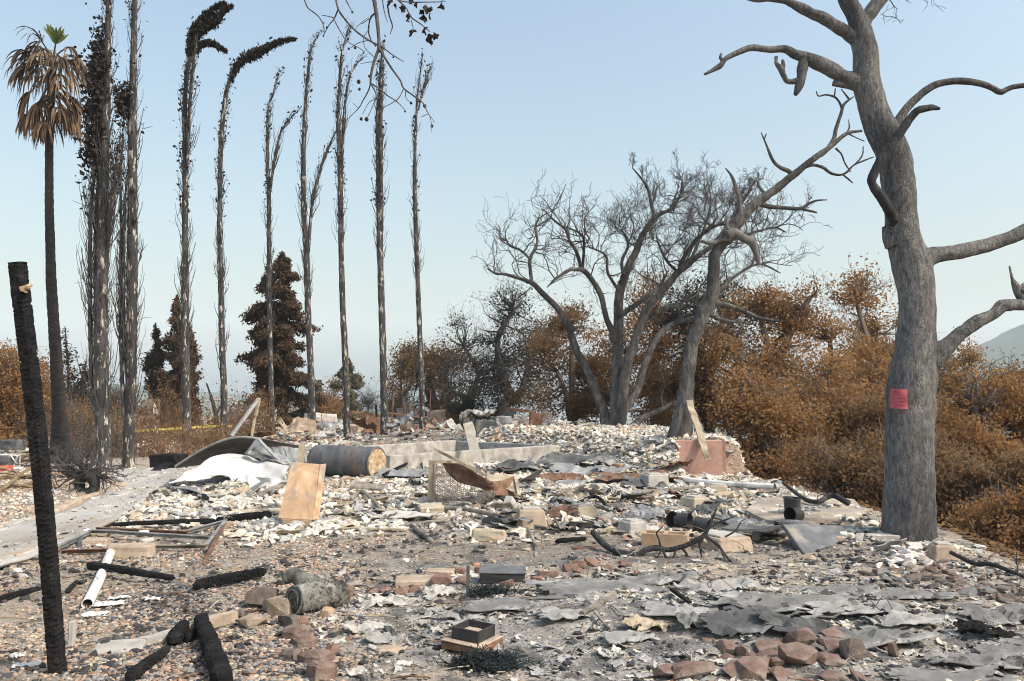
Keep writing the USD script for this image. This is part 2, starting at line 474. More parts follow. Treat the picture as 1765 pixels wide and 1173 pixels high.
# the ground's own colours: dirt, ash, char, gravel, leaf litter
DIRT, ASH, WHITE, CHAR, GRAV, LITTER, REDD, TAN = [np.array(c) for c in ((.30, .265, .228), (.335, .328, .318), (.58, .54, .48), (.045, .045, .048), (.28, .245, .205), (.12, .085, .05), (.35, .23, .175), (.345, .295, .24))]
ZONES = [  # colour, photo pixel of the middle, metres across, metres deep, strength
    (CHAR * 2.2, 330, 1135, .9, .5, .9), (CHAR * 2, 250, 1035, .9, .7, .6), (DIRT * .82, 720, 955, 2.4, .9, .9), (DIRT * .66, 980, 948, 1.7, .8, .85), (CHAR * 3.2, 870, 962, 1.6, .25, .7), (CHAR * 3, 1120, 962, .9, .25, .6), (ASH * .8, 560, 965, 1.2, .35, .6),
    (WHITE, 400, 865, 1.5, 2.0, .9), (WHITE * .95, 520, 905, 1.3, .8, .9), (WHITE * .9, 330, 835, 1.2, 1.5, .7), (WHITE * .8, 700, 845, 2.0, 2.2, .65), (WHITE * .85, 900, 850, 2.4, 2.4, .7),
    (WHITE * 1.0, 1080, 800, 3.0, 2.6, .9), (WHITE * 1.0, 1110, 748, 4.2, 4.2, 1.0), (WHITE * .95, 960, 752, 2.6, 4, .9), (WHITE, 1000, 770, 1.6, 3, .9), (WHITE * .9, 800, 800, 2.4, 2.4, .7), (CHAR * 3, 1010, 795, 1.8, .9, .5),
    (TAN, 1300, 868, 1.6, 1.5, .9), (TAN * .95, 1180, 850, .9, .8, .6), (REDD, 1280, 820, .8, .9, .8), (REDD, 1110, 858, .8, .35, .8), (ASH * .75, 1160, 885, .9, .4, .7),
    (TAN * 1.05, 1350, 985, 1.1, .45, .9), (TAN, 1500, 1010, .8, .5, .8), (DIRT * .85, 1400, 950, 1.2, .5, .7), (TAN * .9, 1250, 960, .9, .3, .6),
    (ASH * .8, 1000, 1060, 1.4, .55, .95), (ASH * .85, 1350, 1060, 1.4, .6, .95), (ASH * .75, 740, 1100, .75, .6, .9), (ASH * .85, 1650, 1100, .9, .6, .9), (ASH * .6, 900, 1120, .6, .3, .7), (CHAR * 3, 1180, 1120, .5, .2, .7), (WHITE * .8, 1150, 1080, .6, .2, .7), (ASH * .85, 1000, 1150, 1.2, .4, .8), (ASH * 1.1, 760, 1030, .6, .25, .8),
    (TAN * .95, 1620, 1150, .5, .3, .6), (CHAR * 2, 1080, 880, .35, .25, .8), (CHAR * 2, 1300, 945, .4, .2, .9), (CHAR * 2, 840, 1150, .3, .12, .8), (DIRT * .75, 60, 1120, .5, .6, .8)]
COL = np.broadcast_to(DIRT, TX.shape + (3,)).copy()
wob = np.stack([meshkit.fbm(pp * 1.1, 4, 41), meshkit.fbm(pp * 1.1 + 30, 4, 42)], -1) - 0.5
def blend(mask, c):
    global COL
    COL = COL * (1 - mask[..., None]) + np.asarray(c) * mask[..., None]
blend(smooth(-0.2, -1.6, TX + 0.1 * (TY - 7) + wob[..., 0] * 1.4) * smooth(12.0, 10.0, TY), GRAV)
blend(smooth(0.4, 0, shapely.distance(BANK, shapely.points(TX, TY))), GRAV * 1.05)
for c, px, py, rx, ry, s in ZONES:
    q = G(px, py)
    e = np.hypot((TX + wob[..., 0] * 1.3 - q[0]) / rx, (TY + wob[..., 1] * 1.3 - q[1]) / ry)
    blend(s * smooth(1.15, 0.45, e), c)
mott = meshkit.fbm(pp * 5.5, 4, 51)
blend(np.where(fine, 0.75 * smooth(0.56, 0.70, mott), 0), CHAR * 1.6)
blend(np.where(fine, 0.6 * smooth(0.46, 0.34, meshkit.fbm(pp * 7.5, 4, 52)) * smooth(0.25, 0.4, COL.mean(-1)), 0), WHITE)
dd = outside(TX, TY)
blend(smooth(0.1, 0.9, dd + wob[..., 0] * 0.8), LITTER)
blend(smooth(25, 120, dd), (.10, .10, .075))
COL = np.clip(COL * 1.0, 0.01, 0.9)

usdkit.material(stage, '/World/Looks/ground_look', {
    'at': ('attribute', {'attribute': 'soil'}), 'g': ('geometry', {}),
    'n1': ('noise_texture', {'scale': 38.0, 'detail': 5.0, 'roughness': 0.7}), 'n2': ('noise_texture', {'scale': 9.0, 'detail': 6.0, 'roughness': 0.65}),
    'r1': ('rgb_ramp', {'ramp': [(0.25, (.35, .35, .36)), (0.48, (.92, .90, .88)), (0.62, (1.12, 1.10, 1.06)), (0.8, (1.6, 1.56, 1.5))]}),
    'r2': ('rgb_ramp', {'ramp': [(0.3, (.62, .61, .6)), (0.5, (1, 1, 1)), (0.7, (1.25, 1.22, 1.18))]}),
    'm1': ('mix_color', {'blend_type': 'multiply', 'fac': 1.0, 'use_clamp': False}), 'm2': ('mix_color', {'blend_type': 'multiply', 'fac': 1.0, 'use_clamp': False}),
    'b1': ('bump', {'strength': 0.75, 'distance': 0.03}), 'p': ('principled_bsdf', {'roughness': 0.95, 'specular_ior_level': 0.15})},
    [('g.position', 'n1.vector'), ('g.position', 'n2.vector'), ('n1.fac', 'r1.fac'), ('n2.fac', 'r2.fac'), ('at.color', 'm1.a'), ('r1.color', 'm1.b'), ('m1.result', 'm2.a'), ('r2.color', 'm2.b'),
     ('m2.result', 'p.base_color'), ('n1.fac', 'b1.height'), ('b1.normal', 'p.normal')], surface='p.BSDF')
nu, nv = TX.shape
ii = np.arange(nu - 1)[:, None] * nv; jj = np.arange(nv - 1)[None]
quad = np.stack([ii + jj, ii + nv + jj, ii + nv + jj + 1, ii + jj + 1], -1).reshape(-1, 4)
ground = obj('ground', (np.stack([TX, TY, TZ], -1).reshape(-1, 3), np.vstack([quad[:, [0, 1, 2]], quad[:, [0, 2, 3]]])), 'ground_look', None, True, kind='structure')
UsdGeom.PrimvarsAPI(ground).CreatePrimvar('soil', Sdf.ValueTypeNames.Color3fArray, 'vertex').Set(Vt.Vec3fArray.FromNumpy(COL.reshape(-1, 3).astype(np.float32)))

# far hills, each a long ridge standing in the valley
M('hill_look', [(0.3, (.035, .05, .03)), (0.6, (.06, .075, .045)), (0.8, (.12, .11, .07))], scale=0.012, coord='position', bump=0.0)
def ridge(Y, xs, zs, depth, seed, label):
    n = 160
    X = np.linspace(xs[0], xs[-1], n)
    Z = np.interp(X, xs, zs)
    Z = Z + (meshkit.fbm(np.stack([X * 0.006, 0 * X, 0 * X + seed], -1), 5, seed) - 0.5) * 0.28 * (Z.max() + 40)
    prof = np.array([(-1, 0), (-.75, .22), (-.5, .5), (-.28, .78), (-.1, .96), (0, 1), (.15, .95), (.5, .55), (1, 0)])
    t = np.linspace(-1, 1, 33)
    k = np.interp(t, prof[:, 0], prof[:, 1])
    base = -60
    P = np.zeros((n, 33, 3))
    P[..., 0] = X[:, None]; P[..., 1] = Y + t[None] * depth
    P[..., 2] = base + (Z[:, None] - base) * k[None]
    nn = meshkit.fbm(P * [0.012, 0.012, 0] + seed, 4, seed + 3) - 0.5
    P[..., 2] += nn * 0.3 * (Z[:, None] - base) * np.sin(np.pi * np.clip(k, 0, 1))[None] * 0.9
    i = np.arange(n - 1)[:, None] * 33; j = np.arange(32)[None]
    q = np.stack([i + j, i + 33 + j, i + 34 + j, i + j + 1], -1).reshape(-1, 4)
    obj('hill', (P.reshape(-1, 3), q), 'hill_look', None, True, kind='structure', label=label)
ridge(1000, [100, 333, 500, 585, 650, 740, 930, 1270], [-60, 4, 38, 66, 92, 101, 94, 40], 280, 4, 'hazy blue hill rising beyond the trees at right')
ridge(1150, [-1280, -985, -755, -570, -420, -250, -52, 200], [30, 47, 35, 20, 8, 0, -10, -60], 250, 8, 'low hazy ridge far beyond the ruins at left')
# ------------------------------------------------------------------ path, kerbs, walls
M('concrete', [(.3, (.22, .205, .185)), (.5, (.33, .31, .28)), (.7, (.43, .405, .365))], scale=4, bump=.45, bscale=22, bdist=.012, big=(1.7, (.16, .145, .13), .52, .7))
M('path_concrete', [(.3, (.235, .222, .205)), (.5, (.315, .30, .278)), (.7, (.40, .385, .36))], scale=1.6, bump=.35, bscale=60, bdist=.008, coord='position', speck=(1.3, .56, (.46, .445, .415)), big=(.8, (.21, .185, .155), .5, .68), stretch=(1.0, .45, 1))
M('tan_block', [(.3, (.20, .155, .115)), (.5, (.33, .26, .195)), (.7, (.43, .35, .27))], scale=5, bump=.55, bscale=30, bdist=.012)
M('scorched_block', [(.3, (.22, .20, .16)), (.5, (.36, .31, .235)), (.7, (.44, .39, .30))], scale=3.5, bump=.5, bscale=26, bdist=.012, big=(2.4, (.33, .20, .12), .5, .64))
M('cinder_orange', [(.3, (.25, .165, .105)), (.6, (.36, .265, .18)), (.8, (.44, .35, .26))], scale=4, bump=.4, bdist=.01)
M('stucco_red', [(.3, (.26, .15, .12)), (.5, (.36, .22, .178)), (.7, (.43, .285, .24))], scale=2.5, bump=.35, bscale=40, bdist=.008, big=(1.1, (.24, .15, .12), .5, .66))
M('brick_red', [(.3, (.11, .062, .047)), (.5, (.185, .108, .083)), (.7, (.28, .185, .145))], scale=8, bump=.7, bdist=.015, big=(6, (.085, .068, .06), .48, .62))
M('flagstone', [(.3, (.085, .055, .045)), (.5, (.155, .10, .08)), (.7, (.24, .17, .138))], scale=7, bump=.8, bdist=.02, big=(4.5, (.20, .17, .145), .47, .64), speck=(3.2, .58, (.065, .055, .05)))
M('dark_stone', [(.3, (.06, .048, .04)), (.5, (.12, .095, .08)), (.7, (.20, .165, .135))], scale=7, bump=.8, bdist=.02)
M('tan_stone', [(.3, (.15, .115, .085)), (.5, (.25, .20, .15)), (.7, (.36, .30, .235))], scale=7, bump=.8, bdist=.02)
M('white_stone', [(.3, (.36, .325, .29)), (.6, (.56, .52, .48)), (.8, (.68, .645, .60))], scale=6, bump=.5, bdist=.012, big=(3.5, (.45, .30, .20), .6, .7))
M('mortar', [(.3, (.30, .27, .23)), (.7, (.42, .38, .33))], scale=10, bump=.3)
M('char_wood', [(.3, (.005, .005, .006)), (.55, (.012, .0115, .012)), (.78, (.034, .033, .033))], scale=12, stretch=(.6, .6, 1.0), bump=1.0, bscale=24, bdist=.03, rough=.75, spec=.12)
M('grey_wood', [(.3, (.10, .085, .07)), (.5, (.20, .175, .145)), (.7, (.32, .285, .24))], scale=6, bump=.6, bdist=.01, big=(1.8, (.04, .036, .033), .52, .66))
M('weathered_tan_wood', [(.3, (.24, .20, .14)), (.6, (.40, .34, .25))], scale=5, bump=.5, bdist=.01, big=(2, (.10, .085, .065), .55, .68))
M('rust_metal', [(.3, (.07, .038, .026)), (.5, (.15, .082, .052)), (.7, (.26, .16, .11))], scale=6, bump=.35, bdist=.006, metal=.25, rough=.75)
M('rust_tan', [(.3, (.26, .165, .10)), (.5, (.40, .265, .16)), (.7, (.50, .37, .25))], scale=3, bump=.3, bdist=.006, rough=.7, big=(2.6, (.23, .215, .195), .5, .62), distortion=1.5)
M('slate_metal', [(.3, (.07, .073, .076)), (.5, (.12, .124, .127)), (.7, (.20, .20, .198))], scale=3, bump=.3, bdist=.006, metal=.25, rough=.6, distortion=1.0, big=(2.6, (.26, .235, .19), .56, .68))
M('grey_metal', [(.3, (.15, .152, .152)), (.5, (.24, .242, .24)), (.7, (.36, .355, .345))], scale=2.4, bump=.2, bdist=.006, metal=.35, rough=.55, distortion=1.0, big=(2.2, (.13, .125, .12), .55, .7))
M('dark_metal', [(.3, (.05, .052, .056)), (.5, (.095, .098, .10)), (.7, (.16, .16, .16))], scale=3, bump=.3, bdist=.006, metal=.3, rough=.6, big=(2.3, (.20, .16, .13), .58, .68))
M('white_metal', [(.3, (.38, .375, .36)), (.5, (.52, .51, .49)), (.7, (.61, .60, .58))], scale=1.5, bump=.12, bdist=.004, metal=.1, rough=.5, distortion=1.2, big=(1.3, (.40, .39, .37), .56, .72))
M('tank_metal', [(.3, (.055, .056, .06)), (.5, (.10, .102, .107)), (.7, (.17, .17, .172))], scale=2, stretch=(2.4, 1, 1), bump=.25, bdist=.005, metal=.3, rough=.6, big=(1.3, (.22, .145, .10), .57, .68))
M('tank_end', [(.3, (.12, .07, .035)), (.5, (.36, .26, .15)), (.7, (.50, .42, .31))], scale=9, bump=.8, bdist=.02)
M('felt', [(.3, (.085, .083, .081)), (.5, (.15, .147, .142)), (.7, (.25, .243, .23))], scale=4, bump=.55, bscale=24, bdist=.010, big=(2.2, (.36, .35, .325), .55, .66), speck=(7, .6, (.06, .055, .052)))
M('felt_dark', [(.3, (.035, .036, .037)), (.5, (.078, .079, .08)), (.7, (.15, .148, .144))], scale=4, bump=.55, bscale=24, bdist=.010, big=(2.4, (.26, .26, .255), .56, .68))
M('ash_white', [(.3, (.27, .26, .24)), (.6, (.41, .392, .362)), (.8, (.55, .525, .485))], scale=7, bump=.5, bdist=.01)
M('ash_grey', [(.3, (.16, .157, .15)), (.6, (.27, .262, .25)), (.8, (.39, .378, .355))], scale=7, bump=.5, bdist=.01)
M('white_pipe_paint', [(.3, (.48, .48, .455)), (.6, (.64, .63, .60))], scale=4, bump=.15, rough=.45, big=(2.4, (.33, .325, .30), .52, .66))
M('black_iron', [(.3, (.014, .014, .015)), (.6, (.032, .032, .034)), (.8, (.07, .066, .06))], scale=8, bump=.3, bdist=.004, rough=.6)
M('black_plastic', [(.3, (.018, .018, .019)), (.7, (.045, .045, .047))], scale=5, bump=.2, rough=.5, big=(3, (.15, .145, .135), .58, .7))
M('teal_net', [(.3, (.009, .013, .014)), (.7, (.02, .03, .032))], scale=6, bump=0)
M('green_bin', [(.3, (.10, .16, .11)), (.7, (.16, .24, .17))], scale=4, bump=.2)
M('teal_pale', [(.3, (.16, .30, .25)), (.7, (.26, .42, .36))], scale=6, bump=.2)
M('yellow_tape', [(.3, (.36, .28, .05)), (.7, (.47, .38, .09))], scale=3, bump=0, rough=.4)
M('red_paint', [(.3, (.30, .075, .05)), (.7, (.42, .13, .09))], scale=3, bump=.1)
M('notice_paper', [(.3, (.33, .062, .075)), (.7, (.42, .10, .115))], scale=6, bump=.05, rough=.7)
M('ink', [(.3, (.10, .02, .03)), (.7, (.12, .025, .035))], scale=3, bump=0)
M('palm_debris', [(.3, (.24, .155, .075)), (.5, (.40, .275, .14)), (.75, (.55, .42, .25))], scale=3, island=(.6, 1.3), bump=0, leaf=.2)
M('carpet_burnt', [(.3, (.035, .036, .034)), (.5, (.10, .10, .09)), (.7, (.24, .235, .205))], scale=8, bump=1.0, bscale=26, bdist=.03)
M('carpet_tan', [(.3, (.10, .093, .083)), (.5, (.215, .205, .185)), (.7, (.36, .345, .31))], scale=9, bump=1.0, bscale=30, bdist=.03, big=(5, (.04, .04, .036), .5, .6))

L_, R_ = np.array(PATH[6:][::-1]), np.array(PATH[:6])
def path_fn(u, v):
    l, r = spline(L_, u.shape[0]), spline(R_, u.shape[0])
    p = l[:, None] * (1 - v[..., None]) + r[:, None] * v[..., None]
    return np.dstack([p, h(p[..., 0], p[..., 1]) + .035])
obj('path', sheet(path_fn, 90, 16, .05), 'path_concrete', None, True, kind='structure', label='pale concrete path streaked with ash')

def kerb(p, q, w, t, m, label, group, seed):
    p, q = np.array([*p, float(h(*p))]), np.array([*q, float(h(*q))])
    c = (p + q) / 2; d = q - p
    one('kerb_stone', label, 'kerb stone', box((np.linalg.norm(d) - .012, w, t + .08), c + [0, 0, t / 2 - .045], euler(0, -math.atan2(d[2], np.hypot(d[0], d[1])), math.atan2(d[1], d[0])), .015, jit=.012, sub=1, seed=seed), m, group=group)
g = np.random.default_rng(31)
e = spline(np.array([(-6.75, 6.3), (-6.5, 8.6), (-6.36, 9.66), (-6.6, 11.4), (-6.9, 13.6), (-7.2, 14.6), (-7.35, 15.0)]), 60)
k = kn = 0
ORD = 'first second third fourth fifth sixth seventh eighth ninth tenth eleventh twelfth thirteenth fourteenth fifteenth sixteenth'.split()
while k < 58:
    n = int(g.integers(4, 7)); n = min(n, 59 - k)
    a, b = e[k], e[k + n]
    kerb(a + [.02, 0], b + [.02, 0] + g.normal(0, .012, 2), .13, .075, 'tan_block' if g.random() < .7 else 'concrete', f'{ORD[kn]} tan kerb stone from the near end of the left path edge', 'kerb stones along the left edge of the path', k)
    k += n; kn += 1
for i, (a, b, m, lb) in enumerate((((8, 974), (58, 959), 'tan_block', 'pale tan kerb stone on the right edge of the path, left of the charred post'), ((54, 960), (92, 948), 'tan_block', 'kerb stone touching the charred post where the path edge ends'))):
    kerb(gxy0 := tuple(G(*a)[:2]), tuple(G(*b)[:2]), .13, .07, m, lb, None, 90 + i)

def wall_between(name, said, cat, a, b, hgt, t, m, z0=-.15, part=None, seed=0, wob=.012, holder=None, **kw):
    """a low wall of thickness t from a to b (x, y), its top hgt above a given level"""
    a, b = np.asarray(a, float), np.asarray(b, float)
    d = b - a; L = np.linalg.norm(d)
    n = max(2, int(L / .25))
    prof = [(-t / 2, z0), (-t / 2, hgt - .015), (-t / 2 + .015, hgt), (t / 2 - .015, hgt), (t / 2, hgt - .015), (t / 2, z0)]
    s = np.array([-d[1], d[0]]) / L
    v = []
    for i in range(n + 1):
        c = a + d * i / n
        for o, z in prof:
            v.append([*(c + s * o), z])
    v = np.array(v)
    v[:, 2] += (v[:, 2] > hgt - .1) * (meshkit.noise(v * 3 + seed, seed) - .5) * wob * 2
    v[:, :2] += (np.stack([meshkit.noise(v * 4 + seed, seed + 1), meshkit.noise(v * 4 + seed, seed + 2)], 1) - .5) * wob
    f = [[i * 6 + j, (i + 1) * 6 + j, (i + 1) * 6 + (j + 1) % 6, i * 6 + (j + 1) % 6] for i in range(n) for j in range(6)]
    tri = [[x[0], x[1], x[2]] for x in f] + [[x[0], x[2], x[3]] for x in f]
    for base, sg in ((0, 1), (n * 6, -1)):
        for j in range(1, 5):
            tri.append([base, base + j, base + j + 1][::sg])
    if holder is not None:
        return obj(part, (v, np.array(tri)), m, holder, **kw)
    return one(name, said, cat, (v, np.array(tri)), m)

# the foundation of the house that stood here: four low concrete walls
fnd = thing('house_foundation', 'low rectangular concrete foundation walls between the black tank and the white rubble', 'foundation', (-1, 21.5, 0))
zt = .40
wall_between('', '', '', (-2.75, 17.5), (1.15, 21.4), zt, .2, 'concrete', part='wall', seed=1, holder=fnd)
wall_between('', '', '', (-3.9, 20.6), (-1.75, 23.8), zt + .02, .2, 'concrete', part='wall', seed=2, holder=fnd)
wall_between('', '', '', (-1.68, 23.86), (1.2, 21.55), zt - .01, .2, 'grey_metal', part='wall', seed=3, holder=fnd, label='grey inner face of the back foundation wall')
wall_between('', '', '', (-2.82, 17.6), (-3.88, 20.45), zt - .04, .2, 'concrete', part='wall', seed=4, holder=fnd)

rw = thing('retaining_wall', 'pink-red stucco retaining wall holding up the white rubble, right of the leaning oak', 'wall', (4.1, 16.6, 0))
wall_between('', '', '', (3.35, 16.62), (4.36, 16.58), .78, .22, 'stucco_red', z0=-.5, part='face', seed=6, holder=rw)
wall_between('', '', '', (4.37, 16.69), (4.95, 18.6), .765, .22, 'stucco_red', z0=-1.2, part='return_wall', seed=7, holder=rw)
wall_between('', '', '', (1.75, 20.6), (3.28, 19.0), .33, .2, 'tan_block', z0=-.3, part='low_wall', seed=8, holder=rw, label='low tan stretch of the retaining wall behind the leaning oak')
p = A(1196, 797, 16.4)
obj('bracket', beam(p - [0, 0, .09], p + [0, 0, .09], .03, .03), 'rust_metal', rw, label='rusty bolt bracket on the red wall'); obj('bracket', beam(p + [-.05, 0, -.09], p + [-.05, 0, .09], .025, .03), 'rust_metal', rw)

# the low slab at right where the deck stood
SL = [G(1318, 903)[:2], G(1364, 911)[:2], G(1430, 901)[:2], G(1494, 888)[:2], G(1472, 866)[:2], G(1400, 853)[:2], G(1310, 866)[:2], G(1285, 884)[:2]]
sp = Polygon(SL)
m = trimesh.creation.extrude_polygon(sp, .2, engine='earcut')
m = m.subdivide_to_size(.22)
v = np.array(m.vertices); top = v[:, 2] > .1
zz = h(v[:, 0], v[:, 1])
ztop = float(zz.max()) + .02
v[:, 2] = np.where(top, ztop + .012 * meshkit.fbm(v * [1, 1, 0] * 2, 3, 4), zz.min() - .25)
e_ = shapely.distance(sp.exterior, shapely.points(v[:, 0], v[:, 1])) < .01
M('slab_dirt', [(.3, (.20, .165, .13)), (.5, (.31, .26, .205)), (.7, (.40, .345, .28))], scale=1.6, coord='position', bump=.5, bscale=30, bdist=.012, speck=(9, .63, (.07, .065, .06)), big=(.9, (.20, .19, .175), .5, .66))
obj('slab', (v, np.array(m.faces)), 'slab_dirt', None, False, kind='structure', label='low dusty concrete slab with a broken tan edge')

# brick chimney and the pipe before it
YC = 35.0
ch = thing('brick_chimney', 'slender free-standing brick chimney left of the cypresses', 'chimney', A(265, 752, YC) * [1, 1, 0] + [0, 0, H(*A(265, 752, YC)[:2])])
zb, ztop_ = float(H(*A(265, 752, YC)[:2])) - .1, A(265, 686, YC)[2]
xc = A(266, 700, YC)[0]
core = MB().add(*box((.29, .29, ztop_ - zb - .05), (xc, YC, (zb + ztop_ - .05) / 2)))
obj('core', core, 'mortar', ch)
row, z = 0, zb + .05
g = np.random.default_rng(41)
while z < ztop_:
    for sx in ((-.155, 0, .155) if row % 2 else (-.115, .115)):
        w = .145 if row % 2 else .215
        obj('brick', box((w, .12, .09), (xc + sx * .95, YC - .11, z), None, .008), 'brick_red' if g.random() < .5 else 'tan_block', ch)
    obj('brick', box((.10, .12, .09), (xc + .165 - .01 * (row % 2), YC + .03, z), None, .008), 'tan_block', ch)
    row += 1; z += .105
pp_ = thing('drain_pipe', 'white bent pipe standing in front of the brick chimney', 'pipe', A(268, 758, YC - .6) * [1, 1, 0])
obj('shaft', tube(spline(np.array([A(268, 765, YC - .6), A(267, 735, YC - .6), A(265, 702, YC - .6)]), 8), .03, 7), 'white_pipe_paint', pp_)
obj('elbow', tube(np.array([A(265, 702, YC - .6), A(266, 696, YC - .6), A(270, 706, YC - .6), A(270, 714, YC - .6)]), .04, 7), 'white_pipe_paint', pp_)
wall_between('brick_wall', 'low scorched brick wall behind the dead brush, under the yellow tape', 'wall', A(232, 750, 33.5)[:2], A(258, 750, 34.5)[:2], .95, .2, 'flagstone', seed=12)
# ------------------------------------------------------------------ trees
usdkit.material(stage, '/World/Looks/oak_bark', {
    'co': ('texture_coordinate', {}), 'mp': ('mapping', {'mapping_type': 'point', 'scale': (1, 1, .33)}), 'nd': ('noise_texture', {'scale': 7.0, 'detail': 3.0}),
    'ad': ('vector_math', {'math_type': 'multiply_add', 'vector2': (.22, .22, .22)}), 'vo': ('voronoi_texture', {'feature': 'distance_to_edge', 'scale': 44.0}), 'cr': ('map_range', {'from_min': -.03, 'from_max': .13, 'clamp': True}),
    'n1': ('noise_texture', {'scale': 26.0, 'detail': 7.0, 'roughness': .7}), 'n2': ('noise_texture', {'scale': 1.5, 'detail': 4.0, 'roughness': .6}),
    'r1': ('rgb_ramp', {'ramp': [(.3, (.07, .068, .067)), (.5, (.16, .156, .15)), (.7, (.28, .27, .255))]}), 'r2': ('rgb_ramp', {'ramp': [(.36, (1.15, 1.13, 1.1)), (.52, (.72, .72, .74)), (.66, (.34, .35, .38))]}),
    'rc': ('rgb_ramp', {'ramp': [(0, (.74, .74, .74)), (1, (1, 1, 1))]}), 'm1': ('mix_color', {'blend_type': 'multiply', 'fac': 1.0}), 'm2': ('mix_color', {'blend_type': 'multiply', 'fac': 1.0}),
    'hs': ('math', {'math_type': 'multiply_add', 'value2': .35}), 'b': ('bump', {'strength': .8, 'distance': .016}), 'p': ('principled_bsdf', {'roughness': .95, 'specular_ior_level': .15})},
    [('co.object', 'mp.vector'), ('mp.vector', 'nd.vector'), ('nd.color', 'ad.vector1'), ('mp.vector', 'ad.vector3'), ('ad.vector', 'vo.vector'), ('vo.distance', 'cr.value'), ('mp.vector', 'n1.vector'), ('mp.vector', 'n2.vector'), ('n1.fac', 'r1.fac'), ('n2.fac', 'r2.fac'), ('cr.result', 'rc.fac'),
     ('r1.color', 'm1.a'), ('rc.color', 'm1.b'), ('m1.result', 'm2.a'), ('r2.color', 'm2.b'), ('m2.result', 'p.base_color'), ('n1.fac', 'hs.value1'), ('cr.result', 'hs.value3'), ('hs.value', 'b.height'), ('b.normal', 'p.normal')], surface='p.BSDF')
M('dead_bark', [(.28, (.032, .03, .029)), (.5, (.085, .08, .074)), (.72, (.18, .165, .148))], scale=9, stretch=(1, 1, .4), rough=.95, bump=1.0, bscale=20, bdist=.05, big=(1.5, (.04, .038, .038), .48, .58))
M('bare_wood', [(.3, (.06, .056, .052)), (.6, (.14, .128, .114))], scale=10, stretch=(1, 1, .2), bump=.6, bdist=.02)
M('twig_dark', [(.3, (.028, .026, .026)), (.7, (.07, .063, .058))], scale=5, bump=0)
M('limb_brown', [(.3, (.06, .045, .036)), (.7, (.15, .115, .09))], scale=5, bump=0)
M('twig_grey', [(.3, (.04, .037, .035)), (.7, (.09, .083, .075))], scale=5, bump=0)
M('poplar_bark', [(.3, (.016, .015, .015)), (.5, (.038, .035, .034)), (.7, (.085, .078, .072))], scale=7, stretch=(1, 1, .25), bump=.9, bscale=14, bdist=.04, speck=(11, .565, (.36, .325, .28)), big=(1.1, (.20, .12, .08), .60, .72))
M('palm_bark', [(.3, (.012, .011, .011)), (.6, (.034, .030, .029)), (.8, (.06, .053, .048))], scale=5, stretch=(1, 1, 3.5), bump=.9, bscale=9, bdist=.05)
M('char_bark', [(.3, (.010, .010, .011)), (.6, (.035, .034, .035)), (.8, (.08, .078, .078))], scale=9, stretch=(1, 1, .4), bump=.9, bdist=.04)
M('rust_leaf', [(.34, (.30, .14, .05)), (.5, (.60, .32, .12)), (.66, (.78, .50, .24))], scale=1.1, island=(.45, 1.4), bump=0, leaf=.5, rough=.7)
M('brown_leaf', [(.34, (.20, .112, .055)), (.5, (.45, .26, .12)), (.66, (.64, .41, .21))], scale=1.1, island=(.4, 1.45), bump=0, leaf=.5, rough=.75)
M('dark_leaf', [(.3, (.030, .024, .020)), (.6, (.06, .044, .033)), (.8, (.11, .07, .045))], scale=1.2, island=(.5, 1.6), bump=0, leaf=.15, rough=.8)
M('tan_leaf', [(.3, (.20, .115, .05)), (.6, (.33, .21, .10)), (.8, (.42, .30, .16))], scale=1, island=(.5, 1.4), bump=0, leaf=.25)
M('green_leaf', [(.3, (.05, .055, .025)), (.6, (.085, .09, .04)), (.8, (.14, .13, .06))], scale=1, island=(.5, 1.5), bump=0, leaf=.25)
M('needle_brown', [(.3, (.09, .058, .036)), (.5, (.16, .10, .056)), (.75, (.27, .17, .095))], scale=1.3, island=(.5, 1.5), bump=0, leaf=.3)
M('pine_leaf', [(.3, (.13, .125, .075)), (.6, (.21, .195, .115)), (.8, (.29, .26, .16))], scale=1, island=(.6, 1.4), bump=0, leaf=.35)
M('needle_dark', [(.3, (.045, .034, .025)), (.6, (.09, .065, .042)), (.8, (.15, .10, .06))], scale=1.3, island=(.5, 1.5), bump=0, leaf=.2)
M('frond_dead', [(.3, (.17, .105, .06)), (.5, (.33, .215, .125)), (.75, (.52, .38, .24))], scale=2.5, island=(.55, 1.35), bump=0, leaf=.25)
M('frond_dark', [(.3, (.06, .043, .034)), (.6, (.15, .10, .066)), (.8, (.18, .12, .08))], scale=2.5, island=(.55, 1.35), bump=0, leaf=.15)
M('frond_green', [(.3, (.11, .15, .045)), (.6, (.17, .22, .07)), (.8, (.26, .27, .11))], scale=2.5, island=(.7, 1.25), bump=0, leaf=.35)

def pxline(pts, Y, dY=None):
    """(px, py, width px) rows -> points of the world and radii at depth Y (+ dY along the line)"""
    P, R = [], []
    for k, q in enumerate(pts):
        y = Y + (dY[k] if dY is not None else 0)
        P.append(A(q[0], q[1], y)); R.append(q[2] / 2 * y / F if len(q) > 2 else .01)
    return np.array(P), np.array(R)

def limb(mb, pts, Y, sides=10, n=None, rough=.18, freq=5, seed=0, dY=None, raw=False):
    P, R = (pts, Y) if raw else pxline(pts, Y, dY)
    n = n or max(6, 5 * len(P))
    S = spline(np.c_[P, R], n)
    mb.add(*tube(S[:, :3], np.maximum(S[:, 3], .003), sides, rough, freq, seed))
    return S

